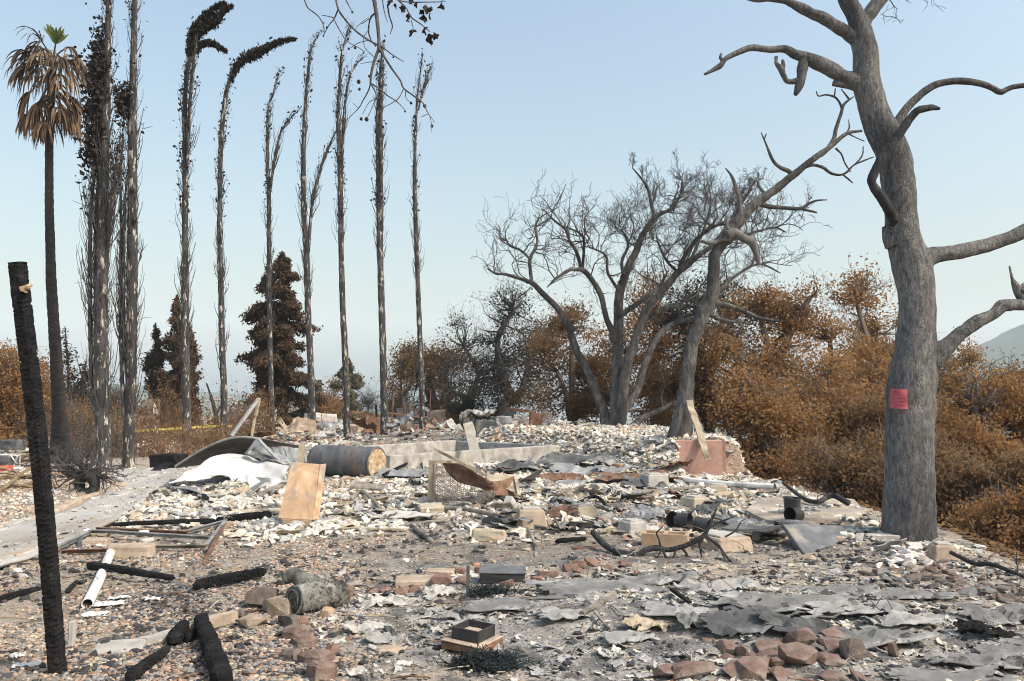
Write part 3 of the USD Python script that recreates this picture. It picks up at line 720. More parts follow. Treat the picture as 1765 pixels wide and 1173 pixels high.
def twigs(mb, p, d, L, r, depth, g, up=.12, wig=.35, kids=3, shrink=.55, tips=None, minr=.004):
    """a wandering twig that splits and splits again"""
    n = 5 if depth else 4
    pts, dirs = [np.array(p, float)], []
    d = unit(d)
    for i in range(n):
        d = d + g.normal(0, wig, 3); d[2] += up; d = d / math.sqrt(d @ d)
        pts.append(pts[-1] + d * L / n); dirs.append(d)
    pts = np.array(pts)
    rr = np.linspace(r, max(r * .45, minr * .8), n + 1)
    mb.add(*tube(pts, rr, 3 if r < .02 else 5, cap=False))
    if depth:
        for k in range(kids + int(g.random() < .5)):
            i = g.integers(1, n + 1)
            a = unit(dirs[min(i, n - 1)] + g.normal(0, .75, 3) + [0, 0, .1])
            twigs(mb, pts[i], a, L * shrink * g.uniform(.7, 1.25), max(r * .55, minr), depth - 1, g, up, wig, kids, shrink, tips, minr)
    elif tips is not None:
        tips.append(pts[-1]); tips.append(pts[2])

def leaves(centres, size, g, flat=.0, elong=1.6, droop=0.0):
    """one small bent leaf per centre"""
    c = np.asarray(centres, float); n = len(c)
    a = g.normal(0, 1, (n, 3)); a[:, 2] = a[:, 2] * (1 - flat) - droop
    a /= np.linalg.norm(a, axis=1, keepdims=True)
    b = np.cross(a, g.normal(0, 1, (n, 3))); b /= np.maximum(np.linalg.norm(b, axis=1, keepdims=True), 1e-6)
    m = np.cross(a, b)
    s = size * g.uniform(.55, 1.35, (n, 1))
    tip, base = c + a * s * elong / 2, c - a * s * elong / 2
    l, r = c + b * s * .5 + m * s * .18, c - b * s * .5 + m * s * .18
    v = np.stack([base, r, tip, l], 1).reshape(-1, 3)
    k = np.arange(n)[:, None] * 4
    return v, np.vstack([k + [0, 1, 2], k + [0, 2, 3]])

def inside(c, r, n, g, shell=.45):
    """n points in an ellipsoid, more of them near its skin"""
    d = g.normal(0, 1, (n, 3)); d /= np.linalg.norm(d, axis=1, keepdims=True)
    return np.asarray(c) + d * np.asarray(r) * (g.random((n, 1)) ** shell)

def leafy(parent, base, r0, blobs, nleaf, size, leaf_m, bark_m, seed, clumps=60, spread=.38, fork=.35, twig=True, droop=.1, bare=0.0):
    """trunk, limbs to every clump, and leaves around the clumps; blobs: (centre, radii)"""
    g = np.random.default_rng(seed)
    base = np.asarray(base, float)
    vol = np.array([np.prod(b[1]) for b in blobs]) ** .8; vol /= vol.sum()
    cs = []
    for b, w in zip(blobs, vol):
        cs.append(inside(b[0], b[1], max(3, int(clumps * w)), g))
    cs = np.vstack(cs)
    mid = np.average([b[0] for b in blobs], axis=0, weights=vol)
    top = base + (mid - base) * np.array([.6, .6, fork + .15])
    tr, br = MB(), MB()
    S = spline(np.array([base - [0, 0, .3], base + (top - base) * .5 + np.r_[g.normal(0, r0, 2), 0], top]), 10)
    tr.add(*tube(S, np.linspace(r0, r0 * .7, 10), 9, .25, 4, seed))
    subs = []
    for b, w in zip(blobs, vol):
        q = np.asarray(b[0]) - [0, 0, .35 * b[1][2]]
        m = (top + q) / 2 + g.normal(0, .12 * np.linalg.norm(q - top), 3)
        S = spline(np.array([top - (top - base) * .12, m, q]), 12)
        br.add(*tube(S, np.linspace(r0 * .75, r0 * .36, 12), 7, .2, 4, seed))
        subs.append(S)
    pts = np.vstack(subs)
    L = []
    for c in cs:
        k = np.argmin(np.linalg.norm(pts - c, axis=1) + .8 * np.abs(g.normal(0, .3)))
        a = pts[k]; dist = np.linalg.norm(c - a)
        S = spline(np.array([a, (a + c) / 2 + g.normal(0, .16 * dist, 3), c + g.normal(0, .05, 3)]), 7)
        br.add(*tube(S, np.linspace(r0 * .17 + .008, .008, 7), 4, cap=False))
        if twig:
            for _ in range(3):
                i = g.integers(3, 7)
                twigs(br, S[i], S[i] - S[i - 1] + g.normal(0, .2, 3), spread * 2.2, .011, 1, g, kids=2, minr=.005)
    n = max(1, int(nleaf / len(cs)))
    for c in cs:
        if g.random() < bare:
            continue
        k = int(n * g.uniform(.4, 1.6)); s = spread * g.uniform(.6, 1.3)
        L.append(c + g.normal(0, 1, (k, 3)) * s * [1, 1, .62])
    obj('trunk', tr, bark_m, parent, True)
    obj('limbs', br, bark_m, parent)
    if L:
        L = np.vstack(L)
        L = L[meshkit.fbm(L * (.30 / spread) + seed, 3, seed) > .478 - .10 * g.random(len(L))]
        obj('leaves', leaves(L, size, g, droop=droop), leaf_m, parent)

# ---- the grey oak at right, with its limbs
Y0 = 9.35
OAK = A(1568, 930, Y0); OAK[2] = H(OAK[0], OAK[1])
oak = thing('oak_tree', 'big grey scorched oak standing on the brow with a red notice on its trunk', 'tree', OAK)
g = np.random.default_rng(11)
mb = MB()
limb(mb, [(1566, 1010, 100), (1566, 950, 94), (1567, 905, 86), (1567, 850, 80), (1567, 790, 78), (1568, 740, 77), (1570, 680, 78), (1574, 645, 77), (1578, 604, 66), (1581, 550, 60), (1579, 502, 60), (1571, 455, 64), (1560, 420, 58), (1554, 390, 54), (1550, 341, 55), (1542, 273, 56), (1526, 235, 55), (1510, 200, 50), (1495, 147, 46), (1492, 95, 43), (1484, 55, 38), (1474, 25, 30), (1458, -8, 30), (1440, -80, 26), (1400, -210, 14)], Y0, 30, 150, .10, 6, 3)
obj('trunk', mb, 'oak_bark', oak, True)
LIMBS = [
    [(1486, 62, 26), (1492, 35, 24), (1505, 14, 25), (1520, -4, 24), (1556, -60, 18), (1620, -200, 9)],
    [(1482, 75, 24), (1466, 61, 23), (1440, 44, 21), (1418, 31, 20), (1398, 23, 18), (1384, 15, 17), (1365, 6, 14), (1353, 1, 12), (1325, -3, 11), (1302, -1, 9), (1262, -10, 5)],
    [(1494, 140, 40), (1472, 138, 32), (1452, 131, 26), (1425, 115, 26), (1394, 101, 22), (1370, 93, 17), (1353, 84, 14), (1326, 85, 12), (1295, 82, 11), (1272, 90, 10), (1251, 101, 9), (1240, 114, 10), (1214, 128, 4)],
    [(1246, 104, 7), (1242, 99, 6), (1243, 92, 4)],
    [(1386, 102, 18), (1383, 118, 18), (1381, 135, 16), (1376, 152, 13), (1371, 163, 7)],
    [(1378, 138, 11), (1368, 140, 10), (1356, 139, 9), (1350, 128, 10), (1346, 118, 11), (1338, 108, 7), (1338, 97, 6)],
    [(1348, 120, 8), (1350, 112, 7), (1349, 103, 5)],
    [(1534, 225, 26), (1548, 208, 17), (1565, 184, 14), (1585, 164, 14), (1609, 147, 13), (1636, 140, 12), (1667, 140, 12), (1694, 145, 11), (1712, 152, 10), (1725, 158, 10), (1745, 150, 9), (1790, 142, 7), (1850, 120, 3)],
    [(1572, 455, 46), (1590, 448, 40), (1606, 441, 31), (1630, 437, 27), (1660, 432, 26), (1694, 424, 25), (1732, 412, 24), (1765, 398, 24), (1830, 366, 20), (1930, 300, 10)],
    [(1588, 640, 40), (1602, 622, 40), (1623, 604, 33), (1640, 588, 27), (1655, 574, 23), (1667, 567, 23), (1682, 555, 25), (1694, 550, 20), (1711, 541, 20), (1728, 527, 21), (1745, 525, 20), (1765, 524, 20), (1840, 518, 16), (1920, 500, 8)],
    [(1772, 522, 16), (1758, 508, 15), (1751, 492, 12), (1745, 480, 6), (1740, 458, 3)],
    [(1758, 504, 18), (1775, 492, 20), (1830, 470, 14)],
    [(1568, 396, 22), (1576, 390, 18), (1580, 386, 13)], [(1556, 300, 22), (1566, 291, 16), (1572, 287, 9)], [(1483, 148, 26), (1466, 146, 16), (1436, 143, 10)],
    [(1545, 420, 40), (1535, 402, 30), (1530, 388, 20)]]
for i, L in enumerate(LIMBS):
    mb = MB()
    limb(mb, L, Y0, 14, 8 * len(L), .2, 9, i, dY=None)
    obj('limb', mb, 'oak_bark', oak, True)
mb = MB()
limb(mb, [(1546, 392, 20), (1536, 368, 19), (1528, 354, 18), (1520, 341, 17), (1503, 316, 15), (1507, 298, 15), (1520, 273, 16), (1537, 249, 16), (1556, 222, 15), (1572, 200, 14), (1582, 190, 13), (1594, 187, 12), (1606, 185, 11), (1620, 187, 5)], Y0, 12, 90, .25, 10, 5, dY=[0, -.2, -.28, -.3, -.33, -.34, -.36, -.38, -.4, -.42, -.45, -.45, -.45, -.45])
obj('limb', mb, 'char_bark', oak, True, label='blackened crooked limb crossing in front of the trunk')
mb = MB()
for p, d, L in (((1530, -4), (.4, 0, -.4), .35), ((1545, -12), (.5, .1, -.5), .35), ((1560, -20), (.6, .1, -.3), .4), ((1575, -25), (.8, 0, -.2), .4)):
    mb = MB(); twigs(mb, A(*p, Y0), d, L, .008, 2, g, up=-.02, minr=.003)
    obj('twig', mb, 'twig_dark', oak)

# ---- the leaning dead oak with a split foot
Y1 = 17.2
LEAN = A(1170, 797, Y1)
lean = thing('leaning_oak_tree', 'dead leaning oak with a split charred foot beside the red wall', 'tree', LEAN)
mb = MB()
limb(mb, [(1160, 812, 30), (1164, 790, 36), (1170, 770, 35), (1175, 745, 34), (1179, 710, 31), (1184, 659, 26), (1192, 599, 23), (1203, 565, 23), (1212, 540, 25), (1222, 520, 25), (1228, 500, 23), (1230, 470, 20), (1231, 445, 21), (1240, 424, 22), (1252, 408, 24), (1266, 391, 21), (1284, 369, 19), (1308, 346, 17), (1332, 330, 15), (1364, 304, 13), (1398, 277, 11), (1432, 252, 9), (1459, 230, 7), (1486, 225, 4)], Y1, 16, 160, .3, 6, 8)
obj('trunk', mb, 'dead_bark', lean, True)
for i, L in enumerate([
    [(1428, 254, 8), (1437, 240, 8), (1441, 222, 7), (1449, 198, 6), (1454, 181, 5), (1463, 172, 4), (1472, 166, 2)],
    [(1452, 188, 5), (1447, 176, 4), (1439, 167, 4), (1424, 163, 3), (1411, 165, 3), (1407, 157, 2)], [(1464, 171, 4), (1457, 162, 3), (1450, 153, 2)], [(1438, 166, 3), (1440, 152, 2)],
    [(1368, 302, 8), (1358, 294, 8), (1346, 289, 7), (1337, 282, 6), (1330, 272, 6), (1322, 252, 4), (1312, 228, 2)], [(1317, 240, 3), (1321, 230, 2)],
    [(1278, 376, 11), (1276, 360, 8), (1275, 345, 8), (1269, 325, 7), (1261, 303, 5), (1250, 289, 2)],
    [(1322, 338, 9), (1315, 330, 6), (1308, 320, 5), (1304, 308, 2)],
    [(1312, 352, 10), (1330, 356, 8), (1355, 358, 7), (1380, 359, 7), (1395, 350, 5), (1408, 345, 4), (1425, 344, 2)], [(1380, 359, 6), (1392, 362, 5), (1408, 366, 3)],
    [(1380, 290, 8), (1400, 284, 6), (1418, 288, 6), (1432, 298, 5), (1448, 301, 4), (1460, 296, 4), (1472, 284, 3), (1490, 276, 3), (1506, 270, 2)],
    [(1452, 300, 3), (1462, 308, 3), (1470, 315, 2)], [(1474, 283, 3), (1486, 268, 3), (1488, 252, 2)], [(1440, 255, 4), (1450, 265, 3), (1456, 280, 3), (1466, 296, 2)], [(1462, 230, 3), (1478, 238, 2), (1490, 243, 2)], [(1460, 230, 4), (1464, 218, 3), (1462, 205, 1)],
    [(1226, 520, 14), (1241, 523, 11), (1262, 528, 9), (1285, 537, 8), (1310, 548, 7), (1343, 553, 4)], [(1218, 538, 10), (1232, 546, 8), (1255, 553, 6), (1285, 556, 3)]]):
    mb = MB(); limb(mb, L, Y1, 7, 5 * len(L), .15, 8, i)
    obj('limb', mb, 'dead_bark', lean, True)
for L in ([(1252, 406, 20), (1266, 402, 17), (1282, 410, 15), (1296, 418, 15), (1302, 432, 12), (1306, 444, 9), (1309, 456, 5)], [(1258, 410, 12), (1242, 414, 8), (1226, 419, 8), (1205, 414, 4)], [(1262, 398, 14), (1254, 392, 6), (1252, 372, 5)]):
    mb = MB(); limb(mb, L, Y1 - .15, 9, 40, .25, 8, 2)
    obj('broken_limb', mb, 'bare_wood', lean, True)
# the charred hollow half of the foot
mb = MB()
mb.add(*sheet(lambda u, v: np.stack([(lambda c: c[0] + (v - .5) * .46 * (1 - .75 * u) * np.cos(.2))((np.array([A(1150, 806, Y1 - .25)[0]]) + u * (A(1172, 690, Y1 - .25)[0] - A(1150, 806, Y1 - .25)[0]),)), Y1 - .32 + .16 * np.cos((v - .5) * 3.0) * -1 + .1 + 0 * u, A(1150, 806, Y1 - .25)[2] + u * 1.25 + .12 * meshkit.noise(np.stack([v * 5, 0 * v, 0 * v], -1), 4) * (u > .9)], -1), 14, 10, .06))
obj('split_slab', mb, 'dead_bark', lean)

# ---- the many-stemmed bare tree on the mound
Y2 = 25.0
MULTI = A(1062, 742, Y2)
multi = thing('bare_oak_tree', 'many-stemmed bare grey oak spreading fine twigs above the white rubble mound', 'tree', MULTI)
STEMS = [
    [(1048, 752, 26), (1045, 735, 22), (1042, 713, 17), (1027, 674, 15), (1012, 638, 14), (994, 605, 13), (979, 560, 12), (958, 528, 11), (937, 507, 10), (919, 489, 9), (905, 483, 7), (890, 478, 6), (869, 472, 5), (854, 471, 4), (839, 462, 2)],
    [(1058, 590, 12), (1055, 570, 12), (1045, 548, 10), (1036, 510, 10), (1021, 483, 9), (1006, 466, 9), (994, 464, 7), (979, 466, 6), (955, 483, 4), (943, 495, 2)],
    [(1063, 760, 32), (1063, 742, 27), (1063, 659, 22), (1065, 600, 19), (1066, 545, 17), (1067, 510, 16), (1078, 472, 14), (1087, 450, 13), (1097, 432, 12), (1107, 405, 10), (1120, 385, 9), (1127, 374, 8), (1122, 350, 6), (1117, 326, 5), (1107, 309, 4), (1090, 289, 2)],
    [(1068, 760, 24), (1069, 733, 21), (1078, 644, 18), (1086, 614, 17), (1098, 578, 15), (1116, 530, 14), (1143, 501, 13), (1167, 471, 12), (1192, 449, 11), (1226, 425, 8), (1256, 408, 5)],
    [(1096, 585, 12), (1101, 560, 11), (1122, 543, 10), (1155, 528, 10), (1185, 527, 8), (1209, 530, 6)],
    [(1066, 740, 18), (1075, 710, 14), (1098, 671, 14), (1113, 623, 12), (1131, 584, 12), (1152, 563, 11), (1173, 554, 9), (1197, 547, 7)],
    [(1070, 750, 16), (1085, 738, 12), (1110, 719, 11), (1143, 704, 9), (1164, 692, 6)],
    [(1066, 545, 12), (1078, 537, 10), (1113, 513, 8), (1134, 495, 6), (1150, 470, 4)],
    [(1003, 466, 8), (994, 435, 7), (982, 415, 6), (974, 394, 5), (957, 381, 4), (936, 360, 2)], [(1004, 462, 6), (1006, 438, 5), (1006, 411, 4), (998, 401, 4), (977, 391, 3)],
    [(917, 488, 7), (914, 465, 6), (914, 445, 6), (926, 418, 5), (923, 391, 4), (930, 370, 2)], [(914, 447, 5), (899, 432, 4), (878, 422, 4), (870, 405, 2)],
    [(1126, 376, 8), (1140, 368, 7), (1155, 360, 6), (1170, 340, 5), (1178, 320, 3)], [(1170, 470, 10), (1178, 445, 9), (1202, 411, 8), (1233, 389, 6), (1256, 386, 4)], [(1168, 468, 6), (1150, 450, 5), (1135, 420, 4), (1130, 395, 2)], [(1075, 475, 7), (1072, 450, 6), (1082, 425, 5), (1078, 405, 4), (1060, 390, 2)], [(1066, 500, 6), (1048, 470, 5), (1044, 440, 4), (1015, 425, 3)], [(1222, 428, 8), (1250, 395, 7), (1272, 360, 6), (1290, 330, 4), (1300, 312, 2)], [(1226, 425, 7), (1265, 412, 6), (1300, 400, 5), (1335, 392, 4), (1355, 400, 2)], [(1200, 545, 7), (1240, 500, 6), (1275, 470, 5), (1310, 455, 4), (1345, 470, 2)], [(1190, 450, 6), (1215, 390, 5), (1225, 350, 4), (1222, 320, 2)]]
g = np.random.default_rng(5)
tw = MB(); ZTOP = A(1130, 238, Y2)[2]
for i, L in enumerate(STEMS):
    mb = MB()
    dY = np.linspace(0, [1.5, -1, .5, -1.2, -.8, 1.8, 1, .8, -1.5, -1, 1.2, 2.2, 0, -1.8, -1, .7, -.6, 1.5, .8, 1.8, .4][i], len(L)) + (0 if i in (0, 2, 3, 5, 6) else 0)
    S = limb(mb, L, Y2, 9 if i < 7 else 6, 6 * len(L), .16, 5, i, dY=dY)
    obj('stem' if i < 7 else 'limb', mb, 'dead_bark', multi, True)
    lo = {0: .6, 1: .45, 2: .5, 3: .5, 4: .3, 5: .5, 6: .5, 7: .4}.get(i, .15)
    m = len(S)
    for k in range({2: 13, 3: 9, 12: 11, 13: 12, 14: 8, 15: 9, 16: 7, 17: 12, 18: 12, 19: 11, 20: 10, 4: 5, 5: 4, 6: 3, 7: 6}.get(i, 7)):
        q = int(m * (lo + (1 - lo) * g.random() ** .8)); q = min(q, m - 1)
        d = unit(S[min(q + 1, m - 1), :3] - S[max(q - 1, 0), :3])
        d = unit(d * .5 + g.normal(0, .7, 3) + [0, 0, .45])
        fine = i in (2, 3, 12, 13, 14, 15, 16, 17, 18, 19, 20, 7)
        LT = min(g.uniform(.7, 1.7), max(.15, .40 * (ZTOP - S[q, 2])))
        twigs(tw, S[q, :3], d, LT, min(.024, S[q, 3] * .7), 3 if fine else 2, g, up=.13, wig=.36, kids=3, shrink=.62, minr=.0055)
obj('twigs', tw, 'twig_grey', multi)

# ---- burnt Lombardy poplars in a row
def poplar(label, line, Y, shoots, seed, low=.12, reach=(.4, 1.2), extra=(), plume=(), ivy=(), leafbits=120, m='poplar_bark'):
    g = np.random.default_rng(seed)
    b = A(line[0][0], line[0][1], Y)
    b[2] = H(b[0], b[1]) - .05
    t = thing('poplar_tree', label, 'tree', b, 'row of burnt poplars')
    P, R = pxline(line, Y)
    P = np.vstack([b - [0, 0, .2], P]); R = np.r_[R[0] * 1.1, R * .88]
    mb = MB()
    S = spline(np.c_[P, R], 70)
    mb.add(*tube(S[:, :3], np.maximum(S[:, 3], .012), 12, .22, 3, seed))
    obj('trunk', mb, m, t, True)
    stems = [(S, low, shoots)]
    for q in extra:
        mb = MB()
        E = limb(mb, q, Y, 7, 40, .15, 4, seed, dY=np.linspace(0, g.uniform(-.3, .3), len(q)))
        obj('side_stem', mb, m, t, True)
        stems.append((E, .25, shoots // 3))
    sh, bits = MB(), []
    for E, lo, ns in stems:
        n = len(E)
        for _ in range(int(ns * .78)):
            f = lo + (1 - lo) * g.random()
            k = min(int(f * n), n - 2)
            p = E[k, :3]; d = unit(E[min(k + 1, n - 1), :3] - E[max(k - 1, 0), :3])
            a = g.uniform(0, 2 * np.pi); out = np.array([np.cos(a), np.sin(a), 0])
            L = g.uniform(*reach) * (1 - .55 * f)
            w = g.uniform(.15, .55)
            q = [p + out * E[k, 3] * .8]
            for s in range(4):
                q.append(q[-1] + unit(d + out * w * (1 - .28 * s) + g.normal(0, .10, 3)) * L / 4)
            r = g.uniform(.006, .017) * (1.2 - .5 * f) * (Y / 25) ** .5
            sh.add(*tube(np.array(q), np.linspace(r, r * .45, 5), 3, cap=False))
            if g.random() < .5:
                j = g.integers(1, 4)
                e = q[j] + unit(d + g.normal(0, .5, 3)) * L * .35
                sh.add(*tube(np.array([q[j], (q[j] + e) / 2 + g.normal(0, .02, 3), e]), np.array([r * .7, r * .6, r * .4]), 3, cap=False))
            if f > .55 and g.random() < leafbits / 300:
                bits.append(q[-1] + g.normal(0, .05, 3))
                bits.append(q[2] + g.normal(0, .06, 3))
    obj('branches', sh, 'twig_dark', t)
    if bits:
        obj('dead_leaves', leaves(np.array(bits), .075 * (Y / 25) ** .5, g, droop=.5), 'dark_leaf', t)
    if plume:
        lv, cs = [], MB()
        for pl in plume:
            pts, wd = pxline(pl, Y)
            s = spline(np.c_[pts, wd], 60)
            cs.add(*tube(s[:, :3], np.maximum(s[:, 3] * .18, .01), 4, cap=False))
            for q in s:
                k = int(16 + 90 * q[3])
                lv.append(q[:3] + g.normal(0, 1, (k, 3)) * (q[3] * .28 + .012) - [0, 0, .02])
        obj('drooping_tip', cs, 'twig_dark', t)
        obj('tip_leaves', leaves(np.vstack(lv), .062, g, droop=.9, elong=2.8), 'dark_leaf', t)
    if ivy:
        lv = []
        for px, py, w, hh, n in ivy:
            c = A(px, py, Y - .05)
            lv.append(c + g.normal(0, 1, (n, 3)) * [w / F * Y / 2, .16, hh / F * Y / 2])
        obj('ivy', leaves(np.vstack(lv), .085, g, droop=.5), 'dark_leaf', t)
    return t
poplar('poplar nearest the path, leftmost and thickest, orange scorch on its foot', [(180, 806, 30), (178, 740, 27), (174, 650, 27), (174, 560, 25), (176, 450, 22), (179, 341, 19), (181, 250, 17), (184, 150, 14), (186, 50, 11), (189, -60, 9), (193, -190, 3)], 18.4, 520, 1, .1, (.5, 1.5),
       extra=([(168, 700, 14), (158, 640, 8), (155, 500, 7), (156, 380, 6), (163, 280, 6), (168, 180, 3)], [(172, 640, 12), (166, 560, 8), (165, 420, 7), (170, 300, 6), (176, 150, 4)], [(182, 480, 8), (188, 400, 5), (196, 310, 4), (203, 260, 2)]), ivy=((168, 135, 16, 90, 900), (163, 215, 18, 90, 700), (156, 262, 14, 30, 200), (172, 108, 9, 24, 150)), leafbits=200)
poplar('poplar standing second from the palm, dark ivy tuft high on its left side', [(222, 802, 25), (223, 740, 22), (226, 650, 20), (227, 560, 20), (228, 450, 19), (228, 341, 18), (228, 250, 17), (229, 150, 14), (231, 50, 11), (233, -60, 9), (236, -190, 3)], 19.4, 420, 2, .1, (.4, 1.2),
       extra=([(216, 720, 10), (210, 640, 7), (207, 500, 6), (209, 400, 5), (208, 300, 4), (214, 210, 2)], [(222, 660, 10), (214, 590, 6), (213, 450, 5), (218, 300, 3)]), ivy=((213, 182, 12, 36, 350), (216, 168, 14, 22, 150)), leafbits=100)
poplar('poplar with a two-pronged drooping feathery tip', [(322, 778, 18), (321, 700, 17), (319, 600, 16), (319, 500, 14), (319, 400, 12), (319, 341, 11), (319, 250, 10), (319, 170, 9), (324, 110, 8), (330, 68, 7)], 24.7, 330, 3, .2, (.4, 1.3),
       extra=([(320, 330, 6), (325, 230, 6), (330, 140, 5), (338, 75, 3)],), plume=([(326, 90, 14), (332, 62, 22), (346, 38, 24), (362, 20, 16), (378, 8, 8), (388, 4, 3)], [(334, 66, 18), (352, 46, 24), (372, 34, 20), (384, 18, 12), (400, 9, 4)], [(332, 90, 10), (346, 76, 10), (366, 74, 9), (388, 86, 4)]), leafbits=220)
poplar('poplar bent over into a long feather pointing right', [(385, 757, 14), (386, 680, 13), (383, 600, 12), (381, 500, 11), (379, 400, 10), (380, 273, 9), (384, 205, 9), (390, 160, 8), (397, 136, 8), (409, 109, 7)], 28, 260, 4, .2, (.4, 1.2), plume=([(397, 138, 8), (410, 110, 18), (428, 98, 26), (451, 86, 24), (472, 75, 16), (492, 68, 9), (509, 66, 3)],), leafbits=200)
poplar('shortest forked poplar, thin and pale, before the brown spruce', [(470, 755, 11), (467, 650, 10), (464, 520, 9), (464, 400, 9), (463, 320, 8), (461, 273, 7), (462, 191, 5), (470, 164, 3), (481, 128, 1.5)], 33, 240, 5, .3, (.5, 1.4), extra=([(465, 330, 6), (471, 290, 5), (477, 256, 4), (485, 225, 3), (506, 196, 1.5)],))
poplar('poplar just right of the brown spruce with a long side stem', [(540, 762, 15), (535, 622, 13), (531, 536, 13), (528, 430, 12), (524, 380, 11), (523, 341, 10), (523, 273, 9), (525, 205, 8), (530, 136, 6), (536, 85, 4), (550, 56, 1.5)], 31, 300, 6, .35, (.4, 1.3), extra=([(530, 440, 7), (534, 395, 6), (540, 341, 5), (550, 300, 5), (560, 270, 4), (570, 245, 3), (583, 218, 1.5)],))
poplar('poplar with two close tips left of the overhanging branch', [(598, 764, 14), (596, 639, 13), (591, 536, 12), (588, 430, 11), (587, 341, 10), (586, 307, 9), (583, 205, 8), (588, 102, 5), (596, 65, 3), (602, 44, 1.5)], 32, 260, 7, .45, (.5, 1.4), extra=([(588, 310, 7), (590, 270, 6), (593, 205, 5), (598, 153, 4), (608, 119, 3), (625, 99, 1.5)],))
poplar('twin-stemmed poplar behind the overhanging branch', [(662, 764, 16), (661, 639, 14), (657, 502, 13), (654, 400, 12), (652, 300, 9), (651, 205, 8), (654, 153, 6), (657, 102, 4), (660, 80, 1.5)], 30, 280, 8, .45, (.4, 1.2), extra=([(656, 440, 9), (657, 380, 8), (657, 290, 7), (657, 205, 6), (659, 150, 4), (662, 110, 2)],))
poplar('slimmest poplar at the right end of the row', [(728, 760, 12), (726, 639, 11), (722, 536, 10), (717, 400, 9), (715, 341, 8), (715, 273, 7), (717, 205, 5), (720, 160, 4), (729, 90, 1.5)], 34, 200, 9, .4, (.4, 1.3), extra=([(721, 190, 3), (730, 150, 2.5), (741, 118, 1.5)],))

# ---- the burnt fan palm
YP = 20.8
pb = A(105, 786, YP); pb[2] = H(pb[0], pb[1])
palm = thing('palm_tree', 'tall burnt fan palm with drooping dead fronds at far left', 'palm tree', pb)
mb = MB()
P, R = pxline([(106, 795, 46), (106, 780, 38), (104, 755, 30), (102, 715, 23), (98, 640, 20), (95, 590, 19), (89, 500, 17), (86, 400, 15), (85, 341, 14), (85, 250, 13), (88, 170, 12), (92, 112, 11)], YP)
S = spline(np.c_[P, R], 150)
S[:, 3] *= 1 + .035 * np.sin(np.arange(150) * 2.1)
mb.add(*tube(S[:, :3], S[:, 3], 16, .1, 4, 4))
obj('trunk', mb, 'palm_bark', palm, True)
def frond(base, tip, hang, nseg, width, g, stiff=False):
    """a fan frond: stalk from base to tip, then strips that fan out and hang"""
    mb = MB()
    base, tip = np.asarray(base), np.asarray(tip)
    d = unit(tip - base)
    m = (base + tip) / 2 + [0, 0, .12 * np.linalg.norm(tip - base)]
    mb.add(*tube(spline(np.array([base, m, tip]), 7), np.linspace(.03, .018, 7), 4))
    side = unit(np.cross(d, [0, 0, 1]) + 1e-4); upv = np.cross(side, d)
    for k in range(nseg):
        a = (k / (nseg - 1) - .5) * (1.5 if stiff else 2.0) + g.normal(0, .06)
        e = unit(d * np.cos(a) + side * np.sin(a) + (upv * .15 if stiff else 0))
        L = hang * g.uniform(.75, 1.1); n = 6
        q, p = [], tip.copy()
        for s in range(n):
            q.append(p)
            e = unit(e + (g.normal(0, .05, 3) if stiff else np.array([0, 0, -.42 - .12 * s]) + g.normal(0, .12, 3)))
            p = p + e * L / n
        q = np.array(q); w = width * np.array([.5, 1, 1, .8, .5, .1])
        nr = unit(np.cross(e, g.normal(0, 1, 3)))
        l, r = q + nr * w[:, None] / 2, q - nr * w[:, None] / 2
        v = np.vstack([l, r])
        f = np.array([[i, i + 1, n + i + 1, n + i] for i in range(n - 1)])
        mb.add(v, f)
    return mb
g = np.random.default_rng(21)
hub = A(92, 108, YP)
def pm(px, py, dy=0):
    return A(px, py, YP + dy)
for tx, ty, dy, hang, mt in ((52, 92, .3, 1.2, 'frond_dark'), (62, 112, -.5, 1.2, 'frond_dark'), (44, 104, .2, 1.1, 'frond_dark'), (58, 76, .6, 1.1, 'frond_dark'), (70, 88, -.5, 1.2, 'frond_dead'), (66, 68, -.2, 1.0, 'frond_dark'), (126, 100, .2, 1.1, 'frond_dark'), (34, 84, .1, .9, 'frond_dark'), (28, 112, -.1, .9, 'frond_dark'),
                              (76, 80, .6, 1.1, 'frond_dead'), (112, 108, -.5, 1.2, 'frond_dead'), (134, 112, .3, 1.1, 'frond_dead'), (108, 122, -.6, 1.2, 'frond_dead'), (128, 92, -.2, 1.1, 'frond_dead'), (104, 92, -.7, 1.0, 'frond_dark'), (80, 122, -.6, 1.1, 'frond_dark'), (60, 100, .5, 1.1, 'frond_dark'), (118, 96, .6, 1.2, 'frond_dead')):
    obj('frond', frond(hub + [0, 0, -.1], pm(92 + (tx - 92) * .74, ty + 4, dy), hang * g.uniform(.8, 1.25), 16, .05, g), mt, palm)
for k in range(26):                                                  # the skirt that hangs against the trunk
    a = k / 16 * 2 * np.pi + g.normal(0, .15)
    b = pm(92, 150 + g.uniform(-15, 35)) + np.array([np.cos(a), np.sin(a), 0]) * .12
    e = b + np.array([np.cos(a) * g.uniform(.2, .5), np.sin(a) * .35, -g.uniform(.25, .55)])
    obj('frond', frond(b, e, g.uniform(.7, 1.05), 14, .06, g), 'frond_dead' if k % 3 else 'frond_dark', palm)
obj('frond', frond(hub + [0, 0, .1], pm(96, 74, -.1), .56, 22, .12, g, True), 'frond_green', palm, label='single upright green frond at the top of the palm')
obj('frond', frond(hub + [0, 0, .1], pm(118, 82, -.2), .5, 14, .07, g, False), 'frond_dead', palm, label='pale tan frond folded over beside the green one')
# ------------------------------------------------------------------ trees behind: scorched oaks on the slope, conifers, shrubs
def blob(px, py, rx, ry, Y, dy=0.0, rd=1.0):
    """an ellipsoid of crown round the point that a pixel shows, sized in photo pixels"""
    Y = Y + dy
    return A(px, py, Y), (rx * Y / F, rx * Y / F * rd, ry * Y / F)

